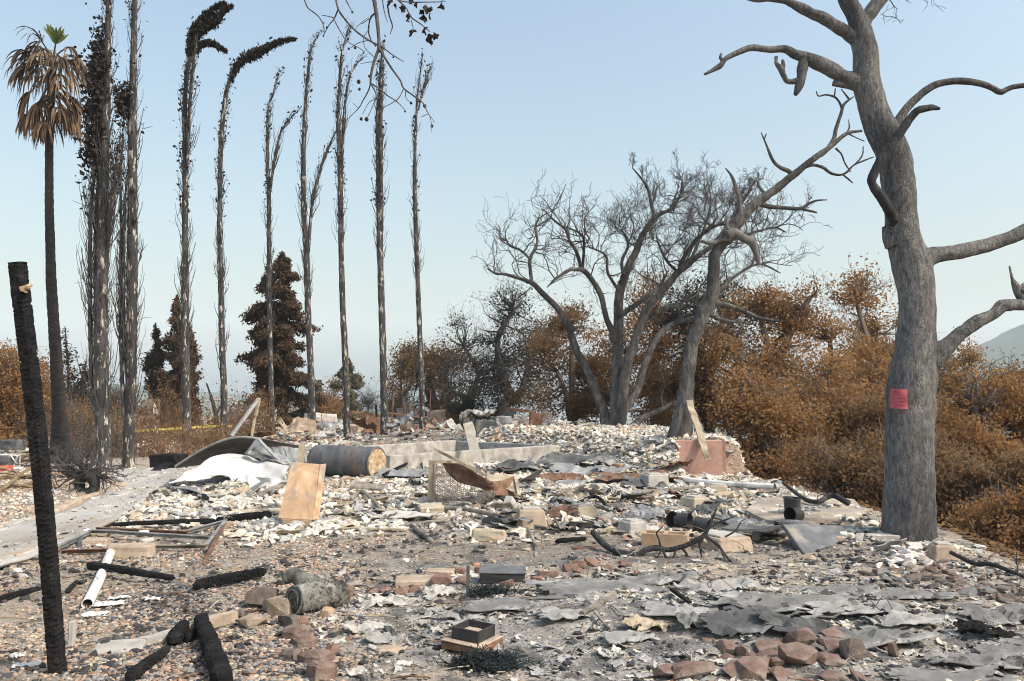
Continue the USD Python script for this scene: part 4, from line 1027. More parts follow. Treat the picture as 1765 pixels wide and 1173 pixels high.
def slope_tree(label, name, Y, bx, r0, blobs, nleaf, size, lm, bm, seed, group=None, cat='tree', **kw):
    x = (bx - CX) / F * Y
    b = np.array([x, Y, H(x, Y)])
    t = thing(name, label, cat, b, group)
    leafy(t, b, r0, [blob(*q) for q in blobs], nleaf, size, lm, bm, seed, **kw)
    return t
OG = 'scorched brown oaks on the slope'
slope_tree('rust-brown oak with an airy open crown rising left of the big grey oak', 'scorched_oak_tree', 27, 1485, .2, [(1475, 505, 52, 42, 27), (1510, 560, 46, 40, 27, 1), (1430, 575, 42, 40, 27, -.8), (1470, 640, 60, 50, 27, .5)], 11115, 0.062, 'rust_leaf', 'limb_brown', 101, OG, bare=.12, clumps=77, spread=.34)
slope_tree('wide brown oak behind the fork of the leaning dead oak', 'scorched_oak_tree', 26, 1310, .25, [(1310, 525, 60, 40, 26), (1370, 545, 50, 50, 26, .6), (1260, 585, 55, 45, 26, -.5), (1330, 640, 85, 70, 26), (1395, 505, 26, 22, 26)], 34200, 0.062, 'rust_leaf', 'limb_brown', 102, OG, bare=.12, clumps=118, spread=.38)
slope_tree('orange-brown oak filling the gap left of the big grey trunk', 'scorched_oak_tree', 22, 1450, .22, [(1440, 690, 75, 70, 22), (1510, 660, 50, 60, 22, 1), (1380, 720, 60, 60, 22, -1), (1450, 780, 90, 55, 22)], 37620, 0.059, 'rust_leaf', 'limb_brown', 103, OG, bare=.12, clumps=125, spread=.34)
slope_tree('rust-brown oak right of the big grey trunk, nearest the right edge', 'scorched_oak_tree', 17, 1700, .2, [(1680, 680, 60, 50, 17), (1750, 700, 70, 65, 17, .8), (1650, 760, 50, 60, 17, -.4), (1720, 800, 90, 60, 17)], 41040, 0.053, 'rust_leaf', 'limb_brown', 104, OG, bare=.12, clumps=125, spread=.26)
slope_tree('purplish brown oak top at the far right edge below the hill', 'scorched_oak_tree', 24, 1800, .2, [(1745, 672, 46, 34, 24), (1800, 700, 60, 60, 24)], 13680, 0.062, 'brown_leaf', 'limb_brown', 105, OG, bare=.12, clumps=62, spread=.3)
slope_tree('low brown oak on the slope right behind the red wall', 'scorched_oak_tree', 19.5, 1330, .18, [(1290, 700, 55, 55, 19.5), (1350, 740, 60, 60, 19.5, .6), (1280, 780, 50, 50, 19.5), (1340, 810, 60, 40, 19.5, -.4)], 34200, 0.053, 'rust_leaf', 'limb_brown', 106, OG, bare=.12, clumps=125, spread=.3)
slope_tree('brown oak low on the slope below the slab corner', 'scorched_oak_tree', 16, 1470, .16, [(1430, 800, 60, 45, 16), (1500, 810, 55, 60, 16, .6), (1470, 870, 70, 40, 16, .2)], 25650, 0.046, 'brown_leaf', 'limb_brown', 107, OG, bare=.12, clumps=87, spread=.26)
slope_tree('olive-brown oak low beneath the right edge of the lot', 'scorched_oak_tree', 13.5, 1690, .15, [(1660, 850, 50, 55, 13.5, .3), (1730, 870, 60, 60, 13.5), (1790, 840, 60, 70, 13.5)], 23940, 0.043, 'brown_leaf', 'limb_brown', 108, OG, bare=.12, clumps=87, spread=.22)
slope_tree('dark brown oak directly behind the many-stemmed bare tree', 'scorched_oak_tree', 31, 1130, .25, [(1130, 520, 50, 45, 31), (1090, 590, 60, 60, 31), (1180, 590, 60, 60, 31, .8), (1130, 670, 95, 60, 31)], 29070, 0.068, 'rust_leaf', 'limb_brown', 109, OG, clumps=90, spread=.42, bare=.12)
slope_tree('small rust crown poking up between the bare oak stems', 'scorched_oak_tree', 29, 1210, .2, [(1200, 640, 60, 50, 29), (1230, 700, 70, 50, 29), (1150, 700, 60, 40, 29)], 22230, 0.062, 'rust_leaf', 'limb_brown', 110, OG, bare=.12, clumps=81, spread=.38)
slope_tree('brown oak left of the bare stems, rusty at its top', 'scorched_oak_tree', 33, 985, .25, [(985, 555, 48, 40, 33), (960, 620, 60, 55, 33), (1020, 640, 55, 60, 33, .8), (985, 690, 90, 40, 33)], 23940, 0.068, 'brown_leaf', 'limb_brown', 111, OG, clumps=80, spread=.4, bare=.1)
slope_tree('tan-brown oak in the second row under the airy crown', 'scorched_oak_tree', 32, 1540, .25, [(1530, 600, 70, 50, 32), (1620, 640, 80, 60, 32), (1540, 680, 90, 60, 32)], 22230, 0.068, 'rust_leaf', 'limb_brown', 112, OG, bare=.12, clumps=87, spread=.42)
slope_tree('deep brown oak in shade down the slope between slab and big trunk', 'scorched_oak_tree', 20, 1580, .2, [(1500, 740, 60, 60, 20), (1590, 760, 70, 70, 20), (1540, 840, 90, 50, 20)], 27360, 0.056, 'brown_leaf', 'limb_brown', 113, OG, bare=.12, clumps=100, spread=.3)

slope_tree('nearest brown oak crown, at the right edge under the dark root branch', 'scorched_oak_tree', 11.5, 1800, .12, [(1700, 960, 50, 40, 11.5, .8), (1760, 960, 60, 50, 11.5, .3), (1720, 900, 60, 50, 11.5, 1.2), (1790, 900, 50, 60, 11.5, .6)], 24000, .042, 'rust_leaf', 'limb_brown', 114, OG, clumps=110, spread=.2)
slope_tree('low brown undergrowth oak down the slope behind the big grey trunk', 'scorched_oak_tree', 14.5, 1600, .14, [(1560, 850, 60, 50, 14.5, 0), (1630, 880, 60, 50, 14.5, .3), (1590, 800, 70, 50, 14.5, .8)], 20000, .048, 'brown_leaf', 'limb_brown', 115, OG, clumps=100, spread=.24)

slope_tree('dark-leaved burnt oak showing black behind the fork of the leaning oak', 'burnt_oak_tree', 29, 1225, .25, [(1200, 505, 46, 40, 29), (1245, 540, 40, 36, 29, .6), (1165, 530, 40, 34, 29, -.5), (1210, 580, 60, 40, 29)], 14000, .07, 'dark_leaf', 'twig_dark', 116, None, clumps=80, spread=.36, bare=.15)

# burnt black trees in the middle distance
slope_tree('tall burnt blue-black tree with bare twiggy crown left of the bare oak', 'burnt_tree', 38, 880, .28, [(885, 520, 55, 42, 38), (860, 590, 55, 55, 38), (920, 580, 50, 50, 38, .8), (880, 650, 85, 60, 38)], 17100, 0.068, 'dark_leaf', 'twig_dark', 121, None, clumps=130, spread=.42, bare=.35)
slope_tree('burnt grey-black tree with upswept bare tips next to the brown round tree', 'burnt_tree', 42, 805, .25, [(800, 580, 36, 50, 42), (830, 640, 50, 50, 42), (780, 660, 40, 40, 42)], 4550, 0.074, 'dark_leaf', 'twig_grey', 122, None, clumps=90, spread=.45, bare=.6)
slope_tree('dark leafless bush at the back between the twin-stemmed and slimmest poplars', 'burnt_tree', 50, 690, .18, [(692, 690, 22, 26, 50), (676, 700, 18, 18, 50)], 1560, 0.074, 'dark_leaf', 'twig_dark', 123, None, clumps=50, spread=.4, bare=.4)
slope_tree('small black leafless tree far back, left of the twin-stemmed poplar', 'burnt_tree', 62, 638, .2, [(636, 690, 20, 22, 62), (622, 705, 16, 14, 62)], 390, 0.087, 'dark_leaf', 'twig_dark', 124, None, clumps=55, spread=.5, bare=.8)
slope_tree('brown round tree with a pale tan sunlit left side, behind the slimmest poplar', 'scorched_tree', 44, 745, .35, [(745, 620, 42, 34, 44), (775, 650, 46, 60, 44, .8), (720, 645, 34, 40, 44, -1), (750, 700, 62, 44, 44)], 28500, 0.081, 'brown_leaf', 'twig_dark', 125, None, bare=.12, clumps=100, spread=.5)
slope_tree('pale tan foliage drooping beside the brown round tree', 'scorched_tree', 42, 690, .12, [(690, 625, 16, 22, 42), (684, 660, 16, 26, 42), (708, 605, 14, 16, 42)], 3380, 0.074, 'tan_leaf', 'twig_dark', 126, None, clumps=22, spread=.35, droop=.8)
slope_tree('dull green low tree behind the grey rubble at centre back', 'green_tree', 40, 815, .15, [(812, 700, 36, 28, 40), (850, 705, 40, 26, 40)], 6500, 0.068, 'green_leaf', 'twig_dark', 127, None, clumps=40, spread=.4)
slope_tree('rust red shrub behind the poplar beside the brown spruce', 'scorched_shrub', 52, 565, .1, [(558, 703, 30, 22, 52), (520, 712, 22, 16, 52), (560, 705, 22, 16, 52), (585, 715, 18, 14, 52), (540, 720, 20, 12, 52)], 4550, 0.081, 'rust_leaf', 'twig_dark', 128, None, 'shrub', bare=.12, clumps=45, spread=.34)
slope_tree('big sandy brown bushy tree at the far left edge', 'scorched_tree', 27, 12, .3, [(10, 640, 50, 46, 27), (40, 680, 48, 60, 27, .6), (-20, 700, 60, 70, 27), (60, 720, 44, 46, 27), (20, 750, 70, 30, 27)], 36100, 0.062, 'rust_leaf', 'twig_grey', 129, None, bare=.12, clumps=112, spread=.38, droop=.5)
slope_tree('rust shrub between the palm trunk and the thick leftmost poplar', 'scorched_shrub', 33, 135, .1, [(130, 735, 26, 24, 33), (150, 715, 20, 20, 33), (112, 712, 14, 20, 33)], 5850, 0.062, 'rust_leaf', 'twig_dark', 130, None, 'shrub', bare=.12, clumps=42, spread=.34)
slope_tree('green bush far back right of the palm trunk', 'green_shrub', 46, 122, .1, [(122, 690, 14, 20, 46), (132, 680, 12, 14, 46)], 2600, 0.074, 'green_leaf', 'twig_dark', 131, None, 'shrub', clumps=24, spread=.4)
slope_tree('green bush far back between the two leftmost poplars', 'green_shrub', 44, 198, .1, [(196, 685, 15, 22, 44), (200, 712, 16, 16, 44)], 2860, 0.074, 'green_leaf', 'twig_dark', 132, None, 'shrub', clumps=24, spread=.4)
slope_tree('brown leafy bush at the foot of the cypresses by the brick chimney', 'scorched_shrub', 36, 245, .1, [(240, 720, 18, 22, 36), (285, 715, 22, 30, 36)], 4550, 0.062, 'brown_leaf', 'twig_dark', 133, None, 'shrub', bare=.12, clumps=37, spread=.36)

def conifer(label, name, line, Y, prof, seed, mat, nb, fol, sag=.3, size=.16, cat='tree', bark='twig_dark', bare_low=0.0, up=0.1, group=None):
    """a conifer: boughs all round a straight trunk, as long as prof (height fraction -> metres), hung with needles"""
    g = np.random.default_rng(seed)
    b = A(line[0][0], line[0][1], Y); b[2] = H(b[0], b[1])
    t = thing(name, label, cat, b, group)
    P, R = pxline(line, Y)
    S = spline(np.c_[np.vstack([b - [0, 0, .1], P]), np.r_[R[0], R]], 40)
    mb = MB(); mb.add(*tube(S[:, :3], np.maximum(S[:, 3], .02), 8, .15, 4, seed))
    obj('trunk', mb, bark, t, True)
    br, L = MB(), []
    pf = np.asarray(prof, float)
    for k in range(nb):
        f = pf[0, 0] + (pf[-1, 0] - pf[0, 0]) * g.random() ** .9
        i = min(int(f * 39), 38); p = S[i, :3]
        a = g.uniform(0, 2 * np.pi); f = f + .35 * (round(f * 16) / 16 - f); ln = np.interp(f, pf[:, 0], pf[:, 1]) * (.42 + .72 * g.random() ** 1.4) * (.86 + .3 * np.sin(5 * a + 23 * f))
        out = np.array([np.cos(a), np.sin(a), 0])
        q = spline(np.array([p, p + out * ln * .5 + [0, 0, up * ln - sag * ln * .2], p + out * ln + [0, 0, up * ln * 1.4 - sag * ln * .8]]), 7)
        br.add(*tube(q, np.linspace(.03, .008, 7), 3, cap=False))
        if g.random() < bare_low * max(0, 1 - 2.2 * f):
            for j in range(4):
                w = g.integers(2, 7)
                twigs(br, q[w], out + g.normal(0, .5, 3), ln * .35, .01, 1, g, kids=2)
            continue
        n = int(fol * 2.1 * ln * (.5 + g.random()))
        u = g.random(n) ** .65
        w = np.stack([np.interp(u, np.linspace(0, 1, 7), q[:, c]) for c in range(3)], 1)
        L.append(w + g.normal(0, 1, (n, 3)) * [.14 * ln ** .5, .14 * ln ** .5, .10] - [0, 0, .07])
    obj('boughs', br, bark, t)
    obj('needles', leaves(np.vstack(L), size * .5, g, droop=.4, elong=2.6), mat, t)
    return t
conifer('big ragged brown spruce with two trunks standing among the poplars', 'burnt_spruce_tree', [(486, 757, 20), (488, 650, 16), (489, 540, 10), (486, 432, 3)], 36, [(.10, 1.5), (.2, 1.75), (.34, 1.55), (.52, 1.35), (.66, 1.2), (.8, .85), (.93, .5), (1, .12)], 201, 'needle_brown', 105, 200, bare_low=.5)
conifer('left half of the ragged spruce pair, browner and fuller', 'burnt_spruce_tree', [(466, 757, 14), (463, 660, 12), (462, 560, 8), (464, 448, 2)], 36.6, [(.10, 1.6), (.2, 1.3), (.33, 1.5), (.5, 1.2), (.66, 1.0), (.8, .75), (.95, .4), (1, .1)], 202, 'needle_brown', 80, 210)
conifer('tallest of the brown cypresses behind the poplar with the feathery tip', 'burnt_cypress_tree', [(310, 745, 12), (308, 640, 9), (306, 560, 6), (304, 508, 2)], 38, [(.03, .9), (.3, .95), (.55, .75), (.8, .4), (1, .08)], 203, 'needle_brown', 105, 200, sag=-.5, up=.5, size=.14)
conifer('lower brown cypress at the left of the clump, over the brick chimney', 'burnt_cypress_tree', [(272, 745, 10), (270, 660, 8), (269, 600, 5), (268, 556, 2)], 38.5, [(.03, .6), (.35, .7), (.6, .5), (.85, .22), (1, .05)], 204, 'needle_dark', 80, 190, sag=-.5, up=.5, size=.14)
conifer('brown cypress at the right of the clump, half hidden by a poplar', 'burnt_cypress_tree', [(330, 745, 10), (330, 660, 8), (328, 600, 5), (326, 556, 2)], 40, [(.03, .5), (.4, .6), (.7, .4), (1, .05)], 205, 'needle_brown', 90, 190, sag=-.5, up=.5, size=.14)
conifer('small grey-green pine far back between two poplars', 'pine_tree', [(600, 742, 10), (600, 690, 7), (601, 650, 5), (601, 618, 2)], 58, [(.06, 1.9), (.3, 1.75), (.55, 1.35), (.8, .8), (1, .1)], 206, 'pine_leaf', 90, 170, size=.26)
conifer('thin green pine far back behind the poplar next to the spruce', 'pine_tree', [(548, 742, 7), (549, 700, 5), (551, 656, 2)], 62, [(.3, .8), (.6, .9), (.85, .5), (1, .1)], 207, 'pine_leaf', 30, 150, size=.26)
slope_tree('far brown bush left of the white garden arch wreck', 'scorched_shrub', 55, 430, .1, [(425, 712, 22, 16, 55), (445, 722, 22, 12, 55)], 3000, .08, 'brown_leaf', 'twig_dark', 134, None, 'shrub', clumps=30, spread=.4)
slope_tree('far rust treelet between the spruce and the two-tipped poplar', 'scorched_tree', 60, 575, .12, [(576, 676, 14, 22, 60), (566, 700, 18, 20, 60)], 2600, .09, 'rust_leaf', 'twig_dark', 135, None, clumps=26, spread=.4)
slope_tree('far dark bush right of the twin-stemmed poplar', 'burnt_tree', 55, 685, .15, [(678, 700, 20, 20, 55), (700, 712, 24, 16, 55)], 2600, .09, 'brown_leaf', 'twig_dark', 136, None, clumps=32, spread=.4)
conifer('thin bare burnt conifer right behind the palm trunk', 'burnt_conifer_tree', [(121, 752, 6), (119, 660, 5), (112, 562, 1.5)], 40, [(.25, .9), (.6, .7), (.9, .35), (1, .1)], 208, 'dark_leaf', 80, 10, bare_low=0, up=.25)
conifer('thin charred conifer left of the thick leftmost poplar', 'burnt_conifer_tree', [(146, 750, 7), (146, 690, 6), (147, 622, 2)], 40, [(.3, .5), (.6, .7), (.8, .6), (1, .2)], 209, 'dark_leaf', 46, 45, up=.1)

# dead hedge of brown sticks in front of the ruins, left
def brush(label, name, spots, n, hgt, seed, mat, leaf=None, cat='shrub', nleaf=0, r=.008, lsize=.07):
    """a patch of thin upright dead stems"""
    g = np.random.default_rng(seed)
    c0 = np.mean([s[:2] for s in spots], axis=0)
    t = thing(name, label, cat, (c0[0], c0[1], H(c0[0], c0[1])))
    mb, tips = MB(), []
    for k in range(n):
        x, y, rx, ry = spots[g.integers(len(spots))]
        p = np.array([x + g.normal(0, rx), y + g.normal(0, ry), 0]); p[2] = H(p[0], p[1]) - .03
        twigs(mb, p, (g.normal(0, .3), g.normal(0, .3), 1), hgt * g.uniform(.5, 1.2), r, 1, g, up=.25, wig=.25, kids=3, tips=tips, minr=r * .5)
    obj('stems', mb, mat, t)
    if leaf:
        c = np.array(tips); c = c[g.integers(0, len(c), nleaf)] + g.normal(0, .10, (nleaf, 3))
        c[:, 2] -= np.abs(g.normal(0, hgt * .3, nleaf))
        c[:, 2] = np.maximum(c[:, 2], .05)
        obj('leaves', leaves(c, lsize, g, droop=.3), leaf, t)
    return t
def gxy(px, py):
    p = G(px, py); return p[0], p[1]
M('stick_brown', [(.3, (.10, .055, .03)), (.7, (.24, .15, .085))], scale=3, bump=0)
brush('low dead hedge of brown sticks right of the second poplar', 'dead_hedge', [(-10.2, 23.0, .6, .5), (-9.2, 23.2, .6, .5), (-11.0, 22.6, .5, .5), (-8.9, 23.8, .4, .4)], 260, .75, 301, 'stick_brown', 'brown_leaf', 'hedge', 2600, lsize=.05)
brush('tall brown dead brush behind the caution tape', 'dead_brush', [(-13.6, 29.5, .9, .7), (-11.6, 30, .9, .7), (-15.2, 29, .8, .6), (-9.9, 30.5, .5, .5)], 240, 1.5, 302, 'stick_brown', 'brown_leaf', 'brush', 4200)
brush('pale brown bramble between the two leftmost poplars', 'dead_brush', [(-11.1, 22.1, .35, .3), (-11.4, 22.4, .4, .4)], 90, .9, 303, 'twig_grey', 'tan_leaf', 'brush', 700, lsize=.05)
brush('bare grey shrub left of the thick leftmost poplar', 'dead_brush', [(-12.5, 22.6, .5, .4), (-13.0, 23.0, .5, .4)], 110, 1.4, 304, 'twig_grey', 'brown_leaf', 'brush', 500, lsize=.06)
# ------------------------------------------------------------------ things lying about: posts, sheets, blocks, timbers
def gp(px, py, dz=0.0):
    return G(px, py, dz)

# charred fence post, near left
pst = thing('charred_post', 'blackened leaning wooden post, tallest thing near the left edge', 'post', gp(105, 1146))
PA, PB = gp(105, 1160), A(30, 452, 4.62)
S = spline(np.array([PA - [0, 0, .15], PA * .5 + PB * .5 + [.01, 0, 0], PB]), 190)
mb = MB()
v, f = tube(S, .043, 16, .0, cap=True)
c = np.repeat(S, 16, 0); rad = v[:-2] - c
ang = np.arctan2(rad[:, 1], rad[:, 0])
k = (np.abs(np.cos(ang)) ** 8 + np.abs(np.sin(ang)) ** 8) ** (-1 / 8)          # a square section
zq = v[:-2, 2]
row = np.floor(zq / .028 + 2.2 * meshkit.noise(np.stack([ang * 1.5, zq * 3, 0 * zq], -1), 3)) 
gr = np.abs((zq / .028 + 2.2 * meshkit.noise(np.stack([ang * 1.5, zq * 3, 0 * zq], -1), 3)) - row - .5)
col = np.abs(((ang * 1.6 + row * .37) % 1) - .5)
k = k * (1.02 - .22 * smooth(.36, .5, gr) - .10 * smooth(.40, .5, col) + .10 * (meshkit.fbm(v[:-2] * 22, 3, 8) - .5))
v[:-2] = c + rad * k[:, None]
obj('timber', (v, f), 'char_wood', pst, False)
q = A(48, 497, 4.62)
mb = MB().add(*box((.055, .02, .03), q + [-.005, -.02, 0], euler(.2, -.3, .2), .004)).add(*box((.02, .05, .022), q + [.022, -.025, .012], euler(.4, .3, .2), .004)).add(*box((.03, .02, .012), q + [.0, -.03, -.02], euler(0, .5, 0), .003))
obj('bracket', mb, 'rust_tan', pst, label='bent tan metal bracket near the top of the post')

def timber(name, label, cat, a, b, w, t, m, za=0.0, zb=0.0, rough=0.0, seed=0, round_=False, n=9, group=None):
    """a bar or timber lying between two ground pixels"""
    P, Q = gp(*a, za + t / 2), gp(*b, zb + t / 2)
    if round_:
        mid = spline(np.array([P, (P + Q) / 2, Q]), 24)
        return one(name, label, cat, tube(mid, w / 2, 12, rough, 14, seed), m, True, group)
    v, f = beam(P, Q, w, t, seed, rough, n=n)
    return one(name, label, cat, (v, f), m, group=group)

def char_log(label, a, b, w, za=0.0, zb=0.0, seed=0, name='charred_timber', taper=.6):
    P, Q = gp(*a, za + w * .45), gp(*b, zb + w * .45)
    n = 110; ex = 5 if seed < 4 else 2.7
    S = spline(np.array([P, P * .6 + Q * .4 + [0, 0, .005], Q]), n)
    v, f = tube(S, np.linspace(w / 2, w / 2 * taper, n), 22, .0)
    c = np.repeat(S, 22, 0); rad = v[:-2] - c
    s = np.repeat(np.linspace(0, np.linalg.norm(Q - P), n), 22)
    th = np.tile(np.arange(22) / 22 * 6.283, n)
    k = (np.abs(np.cos(th)) ** ex + np.abs(np.sin(th)) ** ex) ** (-1 / ex)
    q = s / .03 + 1.8 * meshkit.noise(np.stack([th, s * 4, 0 * s + seed], -1), seed)
    row = np.floor(q); cl = th * 1.9 + row * .41 + seed
    k = k * (1 - .2 * smooth(.34, .5, np.abs(q - row - .5)) - .14 * smooth(.36, .5, np.abs(cl - np.floor(cl) - .5)) + .36 * (meshkit.fbm(v[:-2] * 16 + seed, 3, seed) - .5))
    end = np.minimum(s, s.max() - s)
    k = k * (.45 + .55 * smooth(0, .04, end))
    v[:-2] = c + rad * k[:, None]
    return one(name, label, 'timber', (v, f), 'char_wood')
char_log('charred pointed timber lying across the white pipe', (151, 990), (300, 1005), .075, .05, .01, 1)
char_log('charred timber right of the pebbles, pointing at the rolled carpet', (333, 1018), (458, 995), .085, 0, .02, 2, taper=.9)
char_log('thin charred timber at the left edge behind the post', (-10, 1042), (72, 1018), .06, 0, 0, 3)
char_log('thick charred log at the bottom edge, nearest the camera', (385, 1190), (345, 1086), .12, 0, .03, 4, taper=.8)
char_log('charred log cut by the bottom edge, left of the thickest one', (220, 1180), (292, 1130), .075, 0, .02, 5)
char_log('short charred stub with a rounded end near the border stone', (298, 1116), (318, 1090), .10, 0, .01, 6, taper=.9)
char_log('small charred lump between the stub and the thick log', (322, 1110), (336, 1096), .07, 0, 0, 7, taper=.9)
char_log('small charred stick with a white end beside the post', (116, 1024), (134, 1004), .045, 0, 0, 8)
char_log('long charred beam lying over the rusty frame toward the upright rusty plate', (372, 907), (468, 898), .10, .03, .05, 9, taper=.95)
char_log('thinner charred beam end reaching left over the path', (190, 917), (372, 907), .05, .07, .05, 10, taper=1.4)
char_log('charred stub lying on the burnt soil left of the long black branch', (957, 938), (1013, 932), .065, 0, 0, 11)
char_log('black stump of timber under the corner of the metal frame', (102, 935), (128, 926), .10, 0, 0, 12)

fr = thing('rusty_angle_iron', 'rusty bent angle-iron frame lying between the charred post and the long charred beam', 'frame', gp(240, 935))
for a, b, za, zb, m in (((99, 916), (322, 926), .07, .07, 'rust_metal'), ((202, 930), (360, 940), .10, .10, 'grey_metal'), ((104, 952), (156, 928), .08, .10, 'grey_metal'), ((155, 928), (203, 929), .10, .10, 'grey_metal'), ((104, 960), (194, 955), .07, .06, 'rust_metal'),
                        ((251, 948), (356, 948), .05, .06, 'grey_wood'), ((355, 947), (388, 911), .06, .10, 'grey_metal'), ((388, 911), (350, 974), .10, .0, 'rust_metal'), ((322, 924), (390, 909), .07, .10, 'grey_metal'), ((136, 950), (140, 933), .0, .09, 'dark_metal')):
    P, Q = gp(*a, za), gp(*b, zb)
    w = MB().add(*beam(P, Q, .045, .008, n=6, rough=.006)).add(*beam(P + [0, .018, -.02], Q + [0, .018, -.02], .008, .04, n=6, rough=.006))
    obj('bar', w, m, fr)

# blocks
def block(name, label, cat, px, py, w, d, t, rz, m, bev=.012, jit=.006, dz=0.0, tilt=(0, 0), group=None, seed=0, sub=1):
    p = gp(px, py, dz)
    return one(name, label, cat, box((w, d, t), p + [0, d * .3, t / 2 - .015], euler(tilt[0], tilt[1], rz), bev, jit=jit, sub=sub, seed=seed), m, group=group)
block('concrete_block', 'rough tan garden block lying in front of the metal frame', 'block', 222, 961, .42, .18, .14, .06, 'tan_block', .015, .012, seed=3)
block('concrete_block', 'small tan block behind the metal frame', 'block', 162, 941, .26, .16, .09, .1, 'tan_block', seed=4)
block('paving_slab', 'grey paving slab with a dark smudge near the post foot', 'paving slab', 198, 1122, .30, .20, .035, .22, 'concrete', .006, .004, tilt=(.12, 0), seed=5)
block('concrete_shard', 'thin grey shard standing against the foot of the post', 'shard', 121, 1112, .035, .05, .17, .2, 'concrete', .006, .006, seed=6)
one('border_stone', 'long tan border stone dividing the pebbles from the ash', 'border stone', (lambda a, b: beam(a, b, .09, .075, 3, .018, n=10))(gp(300, 1096, .025), gp(406, 1068, .03)), 'tan_block')
one('border_stone', 'shorter grey border stone left of the long tan one', 'border stone', (lambda a, b: beam(a, b, .08, .06, 5, .016, n=7))(gp(244, 1112, .015), gp(302, 1096, .02)), 'concrete')

def pier(label, px, py, wpx, hpx, rz, m='scorched_block', top=.62, lean=(0, 0), holder=None):
    """a concrete pier block: a pyramid with its top cut off and a shallow seat"""
    p = gp(px, py); s = p[1] / F
    w, t = wpx * s, hpx * s
    th = thing('pier_block', label, 'pier block', p, 'concrete pier blocks of the vanished deck')
    R = euler(lean[0], lean[1], rz)
    c = p + [0, w * .35, t / 2 - .02]
    obj('body', box((w, w, t), c, R, .015, (top, top), .006, 2, int(px)), m, th)
    obj('seat', box((w * top * .72, w * top * .72, .03), c + R @ np.array([0, 0, t / 2 + .006]), R, .006, jit=.003, sub=1), 'concrete', th)
    return th
pier('concrete pier block with a flat cap, farthest back of the row', 1130, 843, 44, 26, .25, 'concrete', .8)
pier('cut-off pyramid pier block beside the white pipe', 1240, 850, 36, 15, -.2, 'scorched_block', .85)
pier('pier block half grey half tan on the slab edge', 1202, 873, 42, 17, .5, 'scorched_block', .85)
pier('pier block left of the slab, its left face dark', 1003, 891, 46, 20, .55, 'scorched_block', .8)
pier('large clean tan pier block right of the tilted cream chunk', 915, 911, 56, 34, .08, 'tan_block', .74)
pier('pier block tucked left of the fallen pots', 1092, 921, 40, 24, .5, 'concrete', .85)
pier('broad square pier block under the black twigs', 1252, 950, 76, 26, .45, 'tan_block', .9)
pier('pinkish hollow pier block behind the white stones', 1634, 966, 44, 28, -.15, 'tan_block', .75)
def cinder(label, px, py, L, W, T, rz):
    p = gp(px, py)
    th = thing('cinder_block', label, 'cinder block', p)
    R = euler(0, 0, rz); c = p + [0, W * .35, T / 2 - .01]
    for k, (o, sz) in enumerate((((0, -W / 2 + .018, 0), (L, .036, T)), ((0, W / 2 - .018, 0), (L, .036, T)), ((-L / 2 + .018, 0, 0), (.036, W - .072, T)), ((L / 2 - .018, 0, 0), (.036, W - .072, T)), ((0, 0, 0), (.04, W - .072, T)))):
        obj('side' if k < 2 else 'web', box(sz, c + R @ np.array(o), R, .004, jit=.003, sub=1, seed=k), 'cinder_orange', th)
    obj('core_fill', box((L - .08, W - .08, T * .7), c - [0, 0, T * .12], R), 'dark_stone', th)
cinder('orange cinder block with open cells facing up, under the fallen pots', 1150, 945, .5, .26, .17, -.28)
block('concrete_chunk', 'cracked cream concrete chunk tilted beside the big tan pier', 'chunk', 843, 934, .38, .16, .15, -.12, 'scorched_block', .02, .02, seed=7, tilt=(-.15, 0))
one('white_rock', 'white angular rock at the foot of the wire mesh', 'rock', (lambda p: (rock((.27, .2, .22), 5, .2)[0] + p + [0, .08, .08], rock((.27, .2, .22), 5, .2)[1]))(gp(874, 876)), 'white_stone')
block('stone_block', 'pale block edge showing at the front corner of the slab', 'block', 1375, 911, .2, .3, .1, .4, 'concrete', seed=9)
block('concrete_chunk', 'grey flat concrete piece half buried beside the big grey trunk', 'chunk', 1530, 930, .42, .2, .07, .1, 'concrete', .01, .012, seed=12)

# white pipe near the post, long pipe at the back of the slab
def pipe(name, label, pts, r, m, hollow=True, dz=None):
    P = np.array([gp(q[0], q[1], (q[2] if len(q) > 2 else 0) + r) for q in pts])
    S = spline(P, 26)
    t = thing(name, label, 'pipe', S[0])
    v, f = tube(S, r, 16, .02, 6, 3, cap=False)
    n = len(v); v2, f2 = tube(S, r * .88, 16, .02, 6, 3, cap=False)
    m2 = MB().add(v, f).add(v2, f2[:, ::-1])
    rim = []
    for o in (0, (len(S) - 1) * 16):
        for j in range(16):
            a, b = o + j, o + (j + 1) % 16
            rim += [[a, b, n + b], [a, n + b, n + a]]
    V, FF = m2.get()
    obj('tube', (V, np.vstack([FF, rim])), m, t, 40)
    return t
pipe('white_pipe', 'short white pipe with an open dark end crossing under the pointed charred timber', [(150, 1050), (172, 1004), (192, 958, .02)], .042, 'white_pipe_paint')
tt = pipe('white_pipe', 'long cream pipe with an upturned end at the back of the slab', [(1165, 834, .05), (1250, 842, .04), (1335, 848, .05)], .05, 'white_pipe_paint')
p = gp(1337, 848, .1); obj('elbow', tube(spline(np.array([p, p + [.06, 0, .02], p + [.09, 0, .10]]), 8), .058, 12), 'white_pipe_paint', tt)

